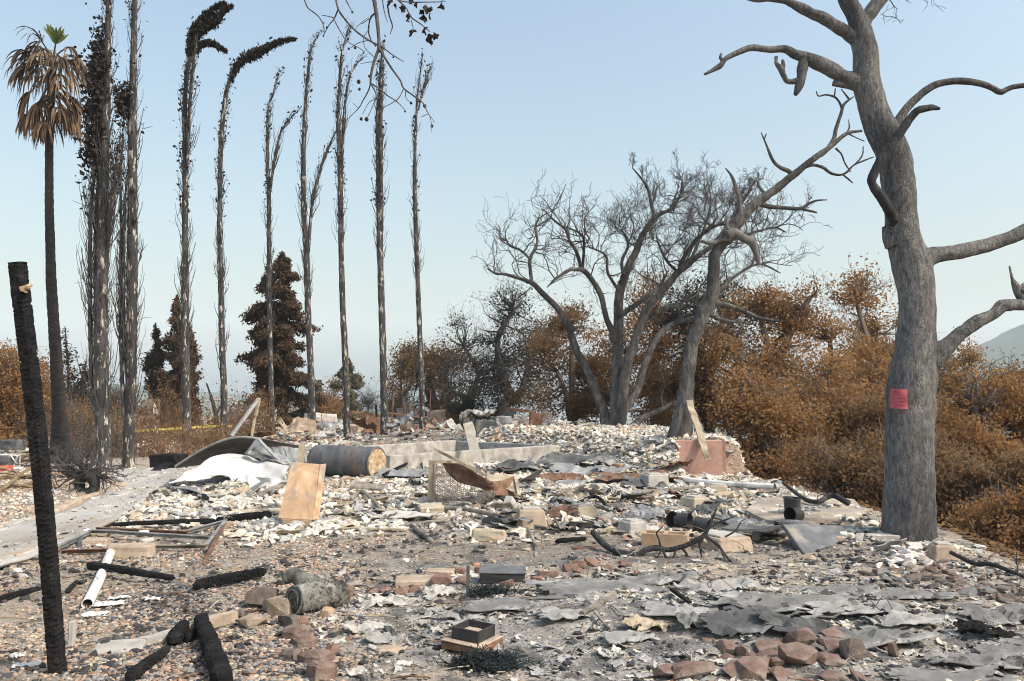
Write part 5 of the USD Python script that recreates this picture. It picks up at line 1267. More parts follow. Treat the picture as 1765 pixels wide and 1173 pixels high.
# melted white plastic on the pebbles
def crumple(w, d, hgt, seed, n=14, fr=5.0, cut=True):
    """a crumpled sheet lying about the origin"""
    g = np.random.default_rng(seed)
    u, v = np.meshgrid(np.linspace(-.5, .5, n), np.linspace(-.5, .5, n), indexing='ij')
    a = np.arctan2(v, u); k = .7 + .6 * meshkit.noise(np.stack([np.cos(a) * 1.6 + seed, np.sin(a) * 1.6, 0 * a], -1), seed)
    x, y = u * w * k, v * d * k
    q = np.stack([x / max(w, d) * fr, y / max(w, d) * fr, 0 * x + seed], -1)
    rid = 1 - np.abs(2 * meshkit.noise(q, seed) - 1)
    z = hgt * (.62 * rid ** 1.4 + .5 * meshkit.fbm(q * 2.1, 2, seed + 2)) 
    P = np.stack([x, y, z - hgt * .25], -1)
    P[..., :2] += g.normal(0, .22 / n, (n, n, 2)) * [w, d]
    i = np.arange(n - 1)[:, None] * n; j = np.arange(n - 1)[None]
    qd = np.stack([i + j, i + n + j, i + n + j + 1, i + j + 1], -1).reshape(-1, 4)
    if n > 7:                                                          # torn edges and a hole or two
        cu, cv = (u.reshape(-1)[qd].mean(1), v.reshape(-1)[qd].mean(1))
        e = np.maximum(np.abs(cu), np.abs(cv)) * 2 + .55 * (meshkit.noise(np.stack([cu * 9 + seed, cv * 9, 0 * cu], -1), seed + 5) - .5)
        qd = qd[e < .93]
    return P.reshape(-1, 3), qd
def thick(vf, t):
    v, q = vf
    q = np.asarray(q)
    tri = np.vstack([q[:, [0, 1, 2]], q[:, [0, 2, 3]]]) if q.shape[1] == 4 else q
    m = trimesh.Trimesh(v, tri, process=False)
    n = np.array(m.vertex_normals); k = len(v)
    ed = np.sort(np.vstack([tri[:, [0, 1]], tri[:, [1, 2]], tri[:, [2, 0]]]), 1)
    uq, cnt = np.unique(ed, axis=0, return_counts=True)
    b = uq[cnt == 1]
    return np.vstack([v + n * t / 2, v - n * t / 2]), np.vstack([tri, tri[:, ::-1] + k, np.c_[b[:, 0], b[:, 1], b[:, 1] + k], np.c_[b[:, 0], b[:, 1] + k, b[:, 0] + k]])
def scrap(name, label, cat, px, py, wpx, dm, hgt, m, seed, rz=0.0, t=.006, dz=.0, tilt=(0, 0), fr=4.0, n=16, group=None):
    p = gp(px, py, dz); s = p[1] / F
    v, q = crumple(wpx * s, dm, hgt, seed, n, fr)
    v = v @ euler(tilt[0], tilt[1], rz).T + p + [0, 0, .01]
    v, q = thick((v, q), t)
    return one(name, label, cat, (v, q), m, group=group)
for i, (px, py, w, d, lb) in enumerate(((186, 1045, 45, .14, 'torn white plastic film beside the open end of the pipe'), (165, 1062, 40, .10, 'white plastic scrap running to the post'), (262, 1036, 28, .07, 'small white plastic curl on the dark pebbles'), (45, 1150, 40, .12, 'white plastic scrap in the bottom left corner'), (30, 1135, 22, .05, 'thin white plastic strip left of the post foot'), (205, 1034, 30, .05, 'white plastic tail pointing right on the pebbles'))):
    scrap('plastic_scrap', lb, 'plastic scrap', px, py, w, d, .035, 'white_metal', 400 + i, .3, .003)

# crumpled white panel, arch of roof sheet and grey flaps
def pxsheet(top, bot, Yt, Yb, nu=40, nv=12, bulge=0.0, seed=0, crease=0.0, thickness=.012):
    """a sheet between two pixel lines at their depths (numbers or lists along the line)"""
    def fn(u, v):
        n = u.shape[0]
        a = spline(np.array([A(x, y, yy) for (x, y), yy in zip(top, np.broadcast_to(Yt, len(top)))]), n)
        b = spline(np.array([A(x, y, yy) for (x, y), yy in zip(bot, np.broadcast_to(Yb, len(bot)))]), n)
        p = b[:, None] * (1 - v[..., None]) + a[:, None] * v[..., None]
        p[..., 1] -= bulge * np.sin(np.pi * v) * (.6 + .4 * np.sin(np.pi * u))
        if crease:
            q = np.stack([u * 5, v * 3, 0 * u + seed], -1)
            p[..., 1] += crease * (np.abs(2 * meshkit.noise(q, seed) - 1) - .5)
            p[..., 2] += .4 * crease * (meshkit.noise(q * 1.7 + 9, seed) - .5) * np.sin(np.pi * u)
        return p
    return sheet(fn, nu, nv, thickness)
z2 = lambda *q: [(260 + x / 4.002, 700 + y / 4.002) for x, y in q]
wp = thing('crumpled_metal', 'big crumpled white metal panel bowed over the ash by the path', 'metal panel', gp(400, 850))
obj('sheet', pxsheet(z2((150, 518), (320, 415), (500, 328), (650, 340), (800, 380), (955, 410)), z2((152, 524), (280, 520), (410, 500), (540, 492), (660, 560), (925, 580)), [13.0, 13.6, 14.2, 14.2, 14.0, 13.6], [13.0, 13.2, 13.4, 13.4, 13.3, 13.1], 60, 20, .12, 3, .24), 'white_metal', wp, 25)
obj('fold', pxsheet(z2((300, 520), (400, 500), (540, 495), (650, 560)), z2((310, 525), (440, 570), (560, 585), (650, 575)), 13.9, [13.6] * 4, 30, 6, .0, 5, .05), 'grey_metal', wp, 25, label='grey inner fold under the white panel')
ft = thing('metal_sheet', 'grey-white torn sheet lying flat in front of the white panel', 'metal sheet', gp(400, 862))
obj('sheet', pxsheet(z2((140, 550), (350, 562), (480, 585), (640, 575), (740, 530), (800, 498)), z2((150, 562), (290, 582), (400, 622), (490, 645), (620, 655), (800, 512)), [13.0, 13.2, 13.3, 13.2, 13.0, 12.8], [12.7, 12.5, 12.2, 12.1, 12.1, 12.6], 50, 10, -.0, 7, .07), 'grey_metal', ft, 25)
obj('lip', pxsheet(z2((600, 572), (760, 578), (900, 575)), z2((600, 650), (700, 612), (900, 582)), 13.0, [12.3, 12.5, 12.9], 20, 6, 0, 8, .04), 'white_metal', ft, 25)
rf = thing('roof_sheet', 'dark arched roof sheet rising behind the white panel', 'roof sheet', gp(420, 830))
obj('arch', pxsheet(z2((165, 412), (340, 305), (500, 232), (620, 210), (760, 222), (900, 248), (1015, 270)), z2((185, 425), (340, 400), (500, 385), (640, 385), (780, 380), (900, 390), (1000, 400)), [14.3, 14.3, 14.3, 14.3, 14.4, 14.5, 14.6], 15.9, 60, 14, -.25, 9, .10), 'dark_metal', rf, 25)
obj('edge_strip', tube(spline(np.array([A(x, y, 14.28) for x, y in z2((168, 414), (340, 307), (500, 233), (620, 211), (760, 223))]), 40), .022, 6), 'grey_metal', rf)
obj('flap', pxsheet(z2((650, 325), (740, 225), (800, 270), (985, 395)), z2((655, 330), (760, 365), (860, 390), (905, 400)), [14.1, 14.2, 14.0, 13.9], [14.0, 13.9, 13.8, 13.8], 30, 10, .05, 10, .10), 'grey_metal', rf, 25)
obj('flap', pxsheet(z2((830, 280), (900, 275), (1020, 290)), z2((930, 400), (970, 410), (1015, 410)), 14.5, 14.2, 20, 8, .03, 11, .08), 'grey_metal', rf, 25)
obj('strut', tube(spline(np.array([A(x, y, 13.8) for x, y in z2((742, 226), (830, 320), (930, 410))]), 12), .03, 6), 'grey_metal', rf)

# tank
tk = thing('tank', 'dark cylindrical water tank lying on its side behind the rusty plate', 'tank', gp(595, 818))
a0, b0 = A(543, 786, 16.95), A(649, 791, 16.2)
d = unit(b0 - a0); Ltk = np.linalg.norm(b0 - a0); r = .335
zg = float(max(H(*a0[:2]), H(*b0[:2])))
a0[2] = b0[2] = zg + r - .05
sx = np.array([0, .03, .06, .10, .9, .94, .97, 1.0]); rr = np.array([.80, .93, .98, 1, 1, .985, .97, .93]) * r
S = a0 + d * (np.interp(np.linspace(0, 1, 40), np.linspace(0, 1, 8), sx) * Ltk)[:, None]
RR = np.interp(np.linspace(0, 1, 40), np.linspace(0, 1, 8), rr)
obj('body', tube(S, RR, 40, .02, 2, 3, cap=True), 'tank_metal', tk, 35)
e = b0 + d * .004
us = unit(np.cross(d, [0, 0, 1])); ws = np.cross(us, d)
ed = []
for rad in np.linspace(0, .88 * r, 9):
    for th in np.arange(30) / 30 * 6.283:
        p = e + us * np.cos(th) * rad + ws * np.sin(th) * rad
        ed.append(p + d * (.035 * (meshkit.fbm(p[None] * 9, 3, 4)[0] - .4) + .01))
ed = np.array(ed)
obj('end_plate', (ed, np.array([[i * 30 + j, i * 30 + (j + 1) % 30, (i + 1) * 30 + (j + 1) % 30, (i + 1) * 30 + j] for i in range(8) for j in range(30)])), 'tank_end', tk, True, label='rusty flaking round end of the tank')
obj('rim', tube(np.array([e + us * np.cos(t) * r * .93 + ws * np.sin(t) * r * .93 for t in np.linspace(0, 6.283, 41)]), .018, 6, cap=False), 'tank_metal', tk)
for f_ in (.32, .66):
    c = a0 + d * Ltk * f_ + (-np.cross(us, d) * .35 * r) 
    nrm = unit(np.array([.25, -1, .15]))
    c = a0 + d * Ltk * f_ + unit(np.array([0, -1, -.25]) - d * np.dot([0, -1, -.25], d)) * (r + .002)
    obj('handle', tube(np.array([c + d * np.cos(t) * .10 + np.array([0, 0, 1]) * np.sin(t) * .04 for t in np.linspace(0, 6.283, 17)]), .012, 5, cap=False), 'tank_metal', tk)

# rusty upright plate with its bottom box
pl = thing('rusty_plate', 'tall tan rusty metal tray standing on end in the middle left', 'metal tray', gp(510, 905))
yb = float(gp(510, 905)[1])
cor = [A(480, 893, yb), A(538, 896, yb - .02), A(551, 800, yb + .42), A(504, 796, yb + .42)]
def plate(u, v):
    p = (cor[0] * (1 - u[..., None]) + cor[1] * u[..., None]) * (1 - v[..., None]) + (cor[3] * (1 - u[..., None]) + cor[2] * u[..., None]) * v[..., None]
    p[..., 1] += .03 * (meshkit.noise(np.stack([u * 2.2, v * 3, 0 * u], -1), 6) - .5) - .02 * np.sin(v * 3)
    return p
obj('plate', sheet(plate, 14, 22, .012), 'rust_tan', pl, 30)
lo = [A(480, 907, yb - .03), A(537, 908, yb - .05)]
obj('bottom_flange', sheet(lambda u, v: (lo[0] * (1 - u[..., None]) + lo[1] * u[..., None]) * (1 - v[..., None]) + (cor[0] * (1 - u[..., None]) + cor[1] * u[..., None] + [0, -.04, 0]) * v[..., None], 10, 4, .012), 'rust_tan', pl)
obj('side_flange', sheet(lambda u, v: (cor[1] * (1 - v[..., None]) + cor[2] * v[..., None]) + u[..., None] * np.array([.05, .12, .0]) + [.006, 0, 0], 4, 14, .01), 'rust_tan', pl)
obj('top_tab', sheet(lambda u, v: A(513, 797, yb + .44) * (1 - u[..., None]) + A(524, 798, yb + .44) * u[..., None] + v[..., None] * np.array([.0, .05, .25]), 4, 5, .012), 'weathered_tan_wood', pl)
obj('top_tab', tube(spline(np.array([A(527, 797, yb + .44), A(527, 780, yb + .6), A(536, 766, yb + .8)]), 8), .02, 6), 'grey_metal', pl)

# wire mesh and its metal box
z3 = lambda x, y: (600 + x / 4.002, 700 + y / 4.002)
wm = thing('mesh_panel', 'crumpled wire-mesh screen hanging in a bent metal frame', 'wire screen', gp(800, 868))
YM = float(gp(790, 872)[1])
def netp(u, v):
    top = spline(np.array([A(*z3(x, y), YM + .05 + .2 * (x - 600) / 400) for x, y in ((600, 388), (690, 478), (790, 560), (900, 582), (1012, 592))]), 60)
    bot = spline(np.array([A(*z3(x, y), YM - .1 + .25 * (x - 600) / 400) for x, y in ((592, 640), (690, 690), (800, 702), (900, 700), (1000, 655))]), 60)
    i = np.clip(u * 59, 0, 59).astype(int)
    p = bot[i] * (1 - v[..., None]) + top[i] * v[..., None]
    p[..., 1] -= .12 * np.sin(np.pi * v) * (1 - .3 * u) + .02 * np.sin(14 * u)
    return p
wires = MB()
for v in np.linspace(0, 1, 14):
    q = netp(np.linspace(0, 1, 40), np.full(40, v)); q[:, 2] += .008 * np.sin(np.arange(40) * 1.1 + v * 9)
    wires.add(*tube(q, .006, 3, cap=False))
for u in np.linspace(0, 1, 30):
    wires.add(*tube(netp(np.full(10, u), np.linspace(0, 1, 10)), .005, 3, cap=False))
obj('wire_mesh', wires, 'grey_wood', wm)
lw = MB()
for k in range(11):
    t = k / 10
    a = A(*z3(640 + 250 * t, 385 + 175 * t), YM + .35); b = A(*z3(655 + 240 * t, 470 + 110 * t + 40 * np.sin(3 * t)), YM + .15)
    lw.add(*tube(spline(np.array([a, (a + b) / 2 + [.02, -.03, 0], b]), 6), .004, 3, cap=False))
obj('loose_wires', lw, 'twig_grey', wm)
obj('frame_post', beam(A(*z3(570, 650), YM - .05), A(*z3(582, 372), YM + .02), .10, .03, 3, .015, up=(0, 1, 0), n=8), 'weathered_tan_wood', wm)
obj('frame_edge', beam(A(*z3(595, 640), YM - .1), A(*z3(602, 380), YM), .025, .025, 3, .008, up=(0, 1, 0), n=8), 'weathered_tan_wood', wm)
obj('frame_rail', beam(A(*z3(602, 382), YM), A(*z3(760, 384), YM + .3), .03, .03, 3, .01, n=8), 'weathered_tan_wood', wm)
bx = thing('metal_box', 'bent brown metal box leaning into the wire-mesh screen', 'metal box', gp(850, 855))
obj('panel', pxsheet([z3(650, 390), z3(760, 392), z3(900, 470), z3(1010, 520), z3(1150, 480)], [z3(680, 450), z3(760, 520), z3(900, 560), z3(1010, 610), z3(1170, 610)], [YM + .45, YM + .45, YM + .4, YM + .35, YM + .75], [YM + .6, YM + .55, YM + .5, YM + .3, YM + .6], 30, 8, .0, 4, .05), 'rust_metal', bx, 25)
obj('panel', pxsheet([z3(940, 480), z3(1050, 468), z3(1150, 470)], [z3(1000, 540), z3(1060, 560), z3(1170, 600)], YM + .8, YM + .45, 16, 6, 0, 5, .03), 'weathered_tan_wood', bx, 25)
obj('edge_post', beam(A(*z3(1180, 615), YM + .35), A(*z3(1152, 475), YM + .75), .05, .03, 4, .01, n=6), 'weathered_tan_wood', bx)
obj('bar', beam(A(*z3(590, 292), YM + .15), A(*z3(960, 480), YM + .1), .05, .04, 5, .015, n=14), 'weathered_tan_wood', bx, label='slanting tan bar along the top of the box')
# ------------------------------------------------------------------ burnt roofing, stones, pots, branches, the notice
def rocks(name, cat, rows, m, seed0, group=None, flat=False):
    """rows: (label, px, py, width px, height px, depth m[, turn[, material]])"""
    for i, q in enumerate(rows):
        lb, px, py, wpx, hpx, d = q[:6]
        p = gp(px, py); s = p[1] / F
        w, t = wpx * s * (1 if flat else .9), hpx * s * (1 if flat else .9)
        g = np.random.default_rng(seed0 + i)
        rz = q[6] if len(q) > 6 and q[6] is not None else g.uniform(-.4, .4)
        mm = q[7] if len(q) > 7 else m
        if flat:
            v, f = slab_piece(w, d, t, seed0 + i, int(g.integers(6, 9)))
            v = v @ euler(g.normal(0, .09), g.normal(0, .09), rz).T
        else:
            v, f = rock((w, d, t), seed0 + i, .22, 18)
            v = v @ euler(g.normal(0, .1), g.normal(0, .1), rz).T
        one(name, lb, cat, (v + p + [0, d * .3, t * .42 - .012], f), mm, False, group)

# the rolled burnt carpet
cr = thing('carpet_roll', 'burnt roll of carpet with a spiral end lying among the boulders', 'carpet roll', gp(540, 1060))
ya_ = float(gp(505, 1062)[1])
a, b = A(508, 1034, ya_ + .05), A(588, 1022, ya_ + .40)
S = spline(np.array([a, a * .6 + b * .4 + [0, 0, .012], b]), 40)
v, f = tube(S, np.linspace(.108, .098, 40), 28, .16, 9, 6)
obj('roll', (v, f), 'carpet_tan', cr, True)
d = unit(b - a); us = unit(np.cross(d, [0, 0, 1])); ws = np.cross(us, d)
sp_ = []
for i, t in enumerate(np.linspace(0, 5.2 * 6.283, 150)):
    rr_ = .018 + .092 * t / (5.2 * 6.283)
    sp_.append(a - d * (.012 + .01 * np.sin(t * .7)) + us * np.cos(t) * rr_ * .95 + ws * np.sin(t) * rr_ * 1.05)
obj('spiral_end', tube(np.array(sp_), .0085, 5), 'carpet_burnt', cr)
q = [A(490, 997, ya_ + .25), A(505, 990, ya_ + .25), A(523, 1000, ya_ + .25), A(545, 1008, ya_ + .3), A(570, 1012, ya_ + .38)]
obj('loose_flap', tube(spline(np.array(q), 20), np.linspace(.05, .075, 20), 12, .3, 12, 5), 'carpet_burnt', cr, True)
fr_ = MB(); g = np.random.default_rng(8)
for k in range(420):
    i = g.integers(3, 38); th = g.uniform(0, 6.283)
    n_ = us * np.cos(th) + ws * np.sin(th)
    p = S[i] + n_ * .10
    fr_.add(*tube(np.array([p, p + n_ * .018 + g.normal(0, .008, 3)]), np.array([.004, .0015]), 3, cap=False))
obj('frayed_tufts', fr_, 'carpet_tan', cr)

rocks('boulder', 'boulder', [
    ('dark brown boulder left of the carpet roll', 446, 1048, 62, 44, .22, .1, 'dark_stone'), ('pinkish tan boulder under the left end of the carpet roll', 474, 1062, 66, 40, .22, .2, 'tan_stone'), ('long tan stone ending the border line', 428, 1082, 56, 26, .12, .6, 'tan_stone'),
    ('small dark stone left of the carpet boulders', 408, 1066, 26, 18, .10, 0, 'dark_stone'), ('red brick stub under the carpet roll', 562, 1064, 26, 22, .1, -.2, 'cinder_orange'), ('red brick at the right end of the carpet roll', 597, 1032, 22, 26, .12, .1, 'brick_red'), ('orange brick corner left under the carpet spiral', 522, 1078, 18, 20, .1, .3, 'brick_red')], 'tan_stone', 500)
rocks('flagstone', 'flagstone', [
    ('dark slab first in the flagstone row, under the carpet boulders', 488, 1084, 56, 22, .2, .1, 'dark_stone'), ('second slab of the flagstone row, grey topped', 505, 1102, 58, 24, .18, -.1, 'flagstone'), ('third slab of the flagstone row with a red right face', 522, 1117, 56, 22, .17, .1, 'flagstone'),
    ('dark flagstone left of the row, half under its neighbours', 498, 1137, 44, 18, .16, .2, 'dark_stone'), ('fourth slab of the flagstone row, largest', 540, 1147, 66, 26, .2, .1, 'flagstone'), ('nearest slab of the flagstone row, red, at the bottom edge', 550, 1172, 72, 30, .2, -.05, 'flagstone'), ('small red stone right of the flagstone row', 572, 1128, 24, 20, .12, .4, 'brick_red'),
    ('small red stone chip beside the crumpled paper', 598, 1104, 20, 8, .08, .4, 'brick_red'), ('flat dusty tan paver in the ash left of the square metal vent', 672, 1128, 64, 12, .22, .3, 'tan_block')], 'flagstone', 540, None, True)
rocks('brick', 'brick', [
    ('brown brick at the left end of the broken brick edging', 640, 1024, 22, 14, .12, 0), ('rounded brick second in the broken edging', 664, 1022, 24, 12, .12, .1), ('red brick before the tan paver of the edging', 690, 1026, 28, 18, .12, 0), ('long brick in front of the tan paver', 722, 1022, 46, 16, .12, .1),
    ('brick beneath the grey stake', 760, 1008, 40, 24, .14, .1), ('brick right of the stake', 796, 1006, 30, 20, .12, -.1), ('upright brick behind the black box', 824, 992, 18, 22, .1, .1), ('red brick behind the stake', 790, 990, 24, 16, .12, .3), ('brick under the black box, right side', 872, 1010, 34, 12, .12, .05),
    ('low brick right of the black box', 925, 1004, 26, 14, .12, .1), ('long rounded brick right of the black box', 946, 996, 44, 16, .12, .1), ('upright split brick of the middle group', 985, 984, 34, 18, .12, .5), ('leaning brick of the middle group', 1000, 980, 26, 20, .12, -.4), ('right brick of the middle group', 1018, 976, 34, 18, .14, .2),
    ('small tan brick fronting the middle group', 996, 988, 24, 14, .1, .8), ('dull brick right of the middle group', 1046, 982, 34, 12, .12, .1), ('grey-red brick farther along the edging', 1078, 976, 26, 10, .12, .2), ('last brick at the right end of the edging', 1074, 972, 16, 9, .1, 0), ('curved brown roof tile below the middle group', 1030, 1006, 44, 12, .1, .3)], 'brick_red', 580, 'broken brick edging')
block('paving_slab', 'tan paver lying on the brick edging left of the stake', 'paving slab', 714, 1008, .34, .2, .06, .1, 'tan_block', .006, .004, tilt=(.06, 0), seed=21)
block('paving_slab', 'second tan paver behind the grey stake', 'paving slab', 758, 990, .26, .16, .05, -.1, 'tan_block', .006, .004, seed=22)
one('stake', 'short grey metal stake standing in the brick edging', 'stake', beam(gp(806, 1024, -.05), A(807, 974, float(gp(806, 1024)[1])), .028, .012, 4, .003, up=(0, 1, 0), n=5), 'dark_metal')
bb = thing('metal_box', 'flat dark grey metal box sitting on the brick edging', 'metal box', gp(866, 1006))
p = gp(866, 1008)
obj('body', box((.40, .22, .085), p + [0, .12, .055], euler(.05, 0, -.02), .006, jit=.004, sub=1), 'black_iron', bb)
obj('lid', box((.412, .232, .018), p + [0, .12, .106], euler(.05, .01, -.02), .005, jit=.003, sub=1), 'slate_metal', bb)

# square vent
vt = thing('vent_frame', 'square black metal vent frame on a tan plate in the near ash', 'vent', gp(812, 1120))
p = gp(812, 1128); R = euler(.0, .03, -.52)
c = p + [.0, .15, .03]
obj('base_plate', box((.30, .30, .05), c, R, .006, jit=.003, sub=1), 'rust_metal', vt)
obj('top_plate', box((.305, .305, .008), c + R @ [0, 0, .031], R, .002), 'tan_block', vt)
for k, (o, sz) in enumerate((((0, -.1, 0), (.21, .012, .075)), ((0, .1, 0), (.21, .012, .075)), ((-.1, 0, 0), (.012, .188, .075)), ((.1, 0, 0), (.012, .188, .075)))):
    obj('side', box(sz, c + R @ (np.array(o) + [0, .01, .074]), R, .002), 'black_iron', vt)
obj('ash_fill', box((.186, .186, .02), c + R @ np.array([0, .01, .058]), R, jit=.008, sub=3), 'tan_block', vt)

# teal netting
def netting(label, px, py, wpx, d, hgt, n, seed):
    g = np.random.default_rng(seed); p = gp(px, py); s = p[1] / F
    mb = MB()
    for _ in range(n):
        c = p + [g.normal(0, wpx * s * .25), d * .4 + g.normal(0, d * .28), abs(g.normal(0, hgt * .5))]
        a = g.normal(0, 1, 3) * [1, 1, .4]; a = unit(a)
        q = [c]
        for k in range(5):
            a = unit(a + g.normal(0, .7, 3) * [1, 1, .6]); q.append(q[-1] + a * .022)
        q = np.array(q); q[:, 2] = np.maximum(q[:, 2], p[2] + .003)
        mb.add(*tube(q, .003, 3, cap=False))
    one('melted_netting', label, 'netting', mb.get(), 'teal_net')
netting('big clump of melted dark teal netting in front of the vent', 838, 1158, 105, .16, .05, 1500, 1)
netting('smaller clump of dark teal netting below the black box', 850, 1028, 54, .10, .025, 900, 2)

# crumpled roofing felt, near right
for q in (
    ('flat grey roofing slab cracked across, by the brick edging', 1040, 1018, 170, .42, .05, 'felt', .1, (.10, 0), 2.2), ('thin grey roofing sheet with a torn edge, left of the cracked slab', 880, 1046, 130, .26, .04, 'felt', .1, (.05, .0), 2.5),
    ('pale curled felt behind the cracked slab', 1130, 1004, 110, .3, .10, 'felt', -.2, (.1, 0), 3), ('dark steep fold of roofing, left of the black hollow', 1275, 1082, 140, .30, .16, 'felt_dark', .2, (.4, -.1), 3), ('ridged roofing sheet in the middle of the pile', 1350, 1048, 190, .34, .10, 'felt', -.1, (.1, 0), 3.5),
    ('ash-pale crumpled sheet at the back of the pile', 1245, 1018, 120, .34, .14, 'ash_grey', .3, (.15, 0), 4), ('dark folded sheet right of the steep fold', 1395, 1095, 130, .26, .17, 'felt_dark', -.3, (.45, .1), 3), ('long black-edged sheet ending the pile at right', 1490, 1108, 180, .26, .11, 'felt', .2, (.2, -.05), 3),
    ('flat grey sheet on tan soil behind the pile', 1440, 1022, 150, .3, .05, 'felt', 0, (.05, 0), 2.4), ('grey sheet right of the flat one', 1560, 1032, 140, .28, .06, 'felt', .1, (.05, 0), 2.6), ('dusty grey sheet low in the right middle', 1470, 1054, 150, .3, .08, 'ash_grey', .1, (.1, 0), 3),
    ('black curled scrap near the right edge', 1694, 1098, 90, .16, .14, 'char_wood', .2, (.4, .2), 4), ('light grey sheet at the right edge', 1735, 1128, 90, .22, .06, 'felt', .1, (.15, 0), 2.4), ('grey sheet below the black curled scrap', 1690, 1148, 130, .2, .07, 'felt', -.1, (.1, 0), 3), ('long grey sheet at the bottom right', 1640, 1176, 170, .2, .07, 'felt', .1, (.15, 0), 2.5),
    ('folded grey flap at the upper right of the pile', 1560, 1078, 110, .2, .09, 'ash_grey', .2, (.2, 0), 3), ('torn grey flap by the right edge, tent shaped', 1720, 1070, 110, .2, .14, 'felt', .1, (.3, 0), 3), ('brownish paper-like flakes in the centre of the pile', 1120, 1082, 70, .18, .09, 'weathered_tan_wood', .3, (.2, 0), 4),
    ('pale ashy flake group right of the dark stick', 1165, 1058, 80, .2, .08, 'ash_grey', -.3, (.1, 0), 4), ('grey flake with a dark hollow left of the steep fold', 1205, 1072, 80, .2, .11, 'felt', .5, (.3, .1), 3.5), ('dark hollow-backed scrap behind the steep fold', 1325, 1066, 110, .2, .10, 'felt_dark', .1, (.3, 0), 4),
    ('white crumpled sheet in front of the brick edging', 760, 1026, 46, .12, .11, 'ash_white', .2, (.4, 0), 4), ('pale crumpled paper standing up by the carpet roll', 660, 1042, 62, .18, .10, 'ash_white', .1, (.3, 0), 4), ('cream bent shard standing in the ash below the carpet roll', 614, 1090, 44, .10, .13, 'ash_white', .4, (.6, .2), 2.2),
    ('small cream scrap right of the bent shard', 652, 1082, 32, .08, .05, 'ash_white', .1, (.2, 0), 3), ('grey leaf-like sheet below the cream shards', 662, 1106, 58, .14, .08, 'ash_grey', .4, (.3, .2), 3.5), ('cream scrap at the bottom centre', 612, 1164, 26, .07, .05, 'ash_white', .3, (.2, 0), 3),
    ('grey crumpled flake behind the vent', 796, 1066, 60, .14, .07, 'ash_grey', .2, (.3, 0), 3.5), ('grey wisp at the left of the cracked slab', 980, 1062, 90, .22, .06, 'ash_grey', .1, (.1, 0), 3.5), ('grey flake in front of the dark stick', 1085, 1102, 70, .16, .05, 'ash_grey', .3, (.1, 0), 3), ('standing grey scrap at the right of the black twigs', 1165, 1002, 24, .06, .10, 'felt', .5, (.9, .2), 3)):
    scrap('roofing_scrap', q[0], 'roofing scrap', q[1], q[2], q[3] * 1.2, q[4], q[5] * .8, q[6], 600 + q[1], q[7], .007, 0, (q[8][0] * .7, q[8][1]), q[9] * 1.15, 15)
for lb, a, b, w, t, m, za, zb in (('dark charred lath crossing the pale flakes', (1003, 1066), (1060, 1036), .035, .02, 'grey_wood', .03, .05), ('thin grey lath below the charred one', (1025, 1062), (1050, 1090), .02, .012, 'grey_wood', .03, .02), ('black slat pointing into the dark fold', (1158, 1030), (1190, 1048), .03, .02, 'char_wood', .05, .03), ('ribbed grey lath bundle under the dark fold', (1248, 1070), (1330, 1085), .03, .02, 'grey_wood', .03, .02)):
    timber('lath', lb, 'lath', a, b, w, t, m, za, zb, .008)

# red rocks, near right
RG = None
rocks('red_rock', 'rock', [
    ('big tan-topped red rock at the top of the pile', 1388, 1118, 62, 44, .22, .1), ('red rock with a pale split face, right of the big one', 1440, 1106, 50, 26, .18, -.1), ('brown rock under the pale split one', 1442, 1124, 52, 28, .18, .1), ('round dark rock with a cleft at the right of the pile', 1476, 1138, 44, 44, .16, 0, 'dark_stone'), ('small grey rock right of the round one', 1496, 1136, 28, 18, .1, .3, 'dark_stone'),
    ('wide red rock in the middle front', 1384, 1150, 72, 38, .2, .1), ('flat dark red stone under the brown rock', 1436, 1146, 48, 20, .14, .1), ('small upright red splinter stone', 1541, 1132, 18, 34, .06, .2), ('red rock left of the pile with a flat top', 1262, 1126, 46, 22, .16, .1), ('leaning red brick-like rock', 1286, 1136, 20, 30, .1, .6), ('oblong red rock lying on the left heap', 1298, 1138, 36, 20, .08, -.7),
    ('flat red rock stacked left of the big one', 1326, 1122, 56, 18, .18, .05), ('second flat red rock of that stack', 1330, 1136, 50, 16, .17, -.1), ('lowest rock of that stack', 1338, 1150, 36, 22, .14, .1), ('grey red stone left of the stack', 1256, 1138, 26, 14, .1, .4), ('red rock bottom left, rounded', 1195, 1168, 90, 30, .2, .1),
    ('pinkish rock at the left end of the red rocks', 1152, 1172, 56, 24, .16, .1), ('wide red slab at the bottom edge', 1310, 1172, 90, 40, .2, .1), ('dark red slab beside the wide one', 1268, 1170, 46, 36, .18, -.2), ('flat brown slab at the bottom, right of the wide one', 1352, 1172, 44, 18, .14, .3), ('low red stone under the round dark rock', 1440, 1174, 60, 20, .16, 0), ('tan-red stone at the bottom right of the pile', 1492, 1176, 44, 16, .14, .2),
    ('small red chip far left of the pile', 1222, 1104, 24, 10, .08, .2), ('brick chip near the right edge', 1752, 1148, 20, 10, .07, .2, 'brick_red'), ('tiny red chip right of the splinter', 1530, 1122, 14, 12, .06, .2)], 'flagstone', 700)

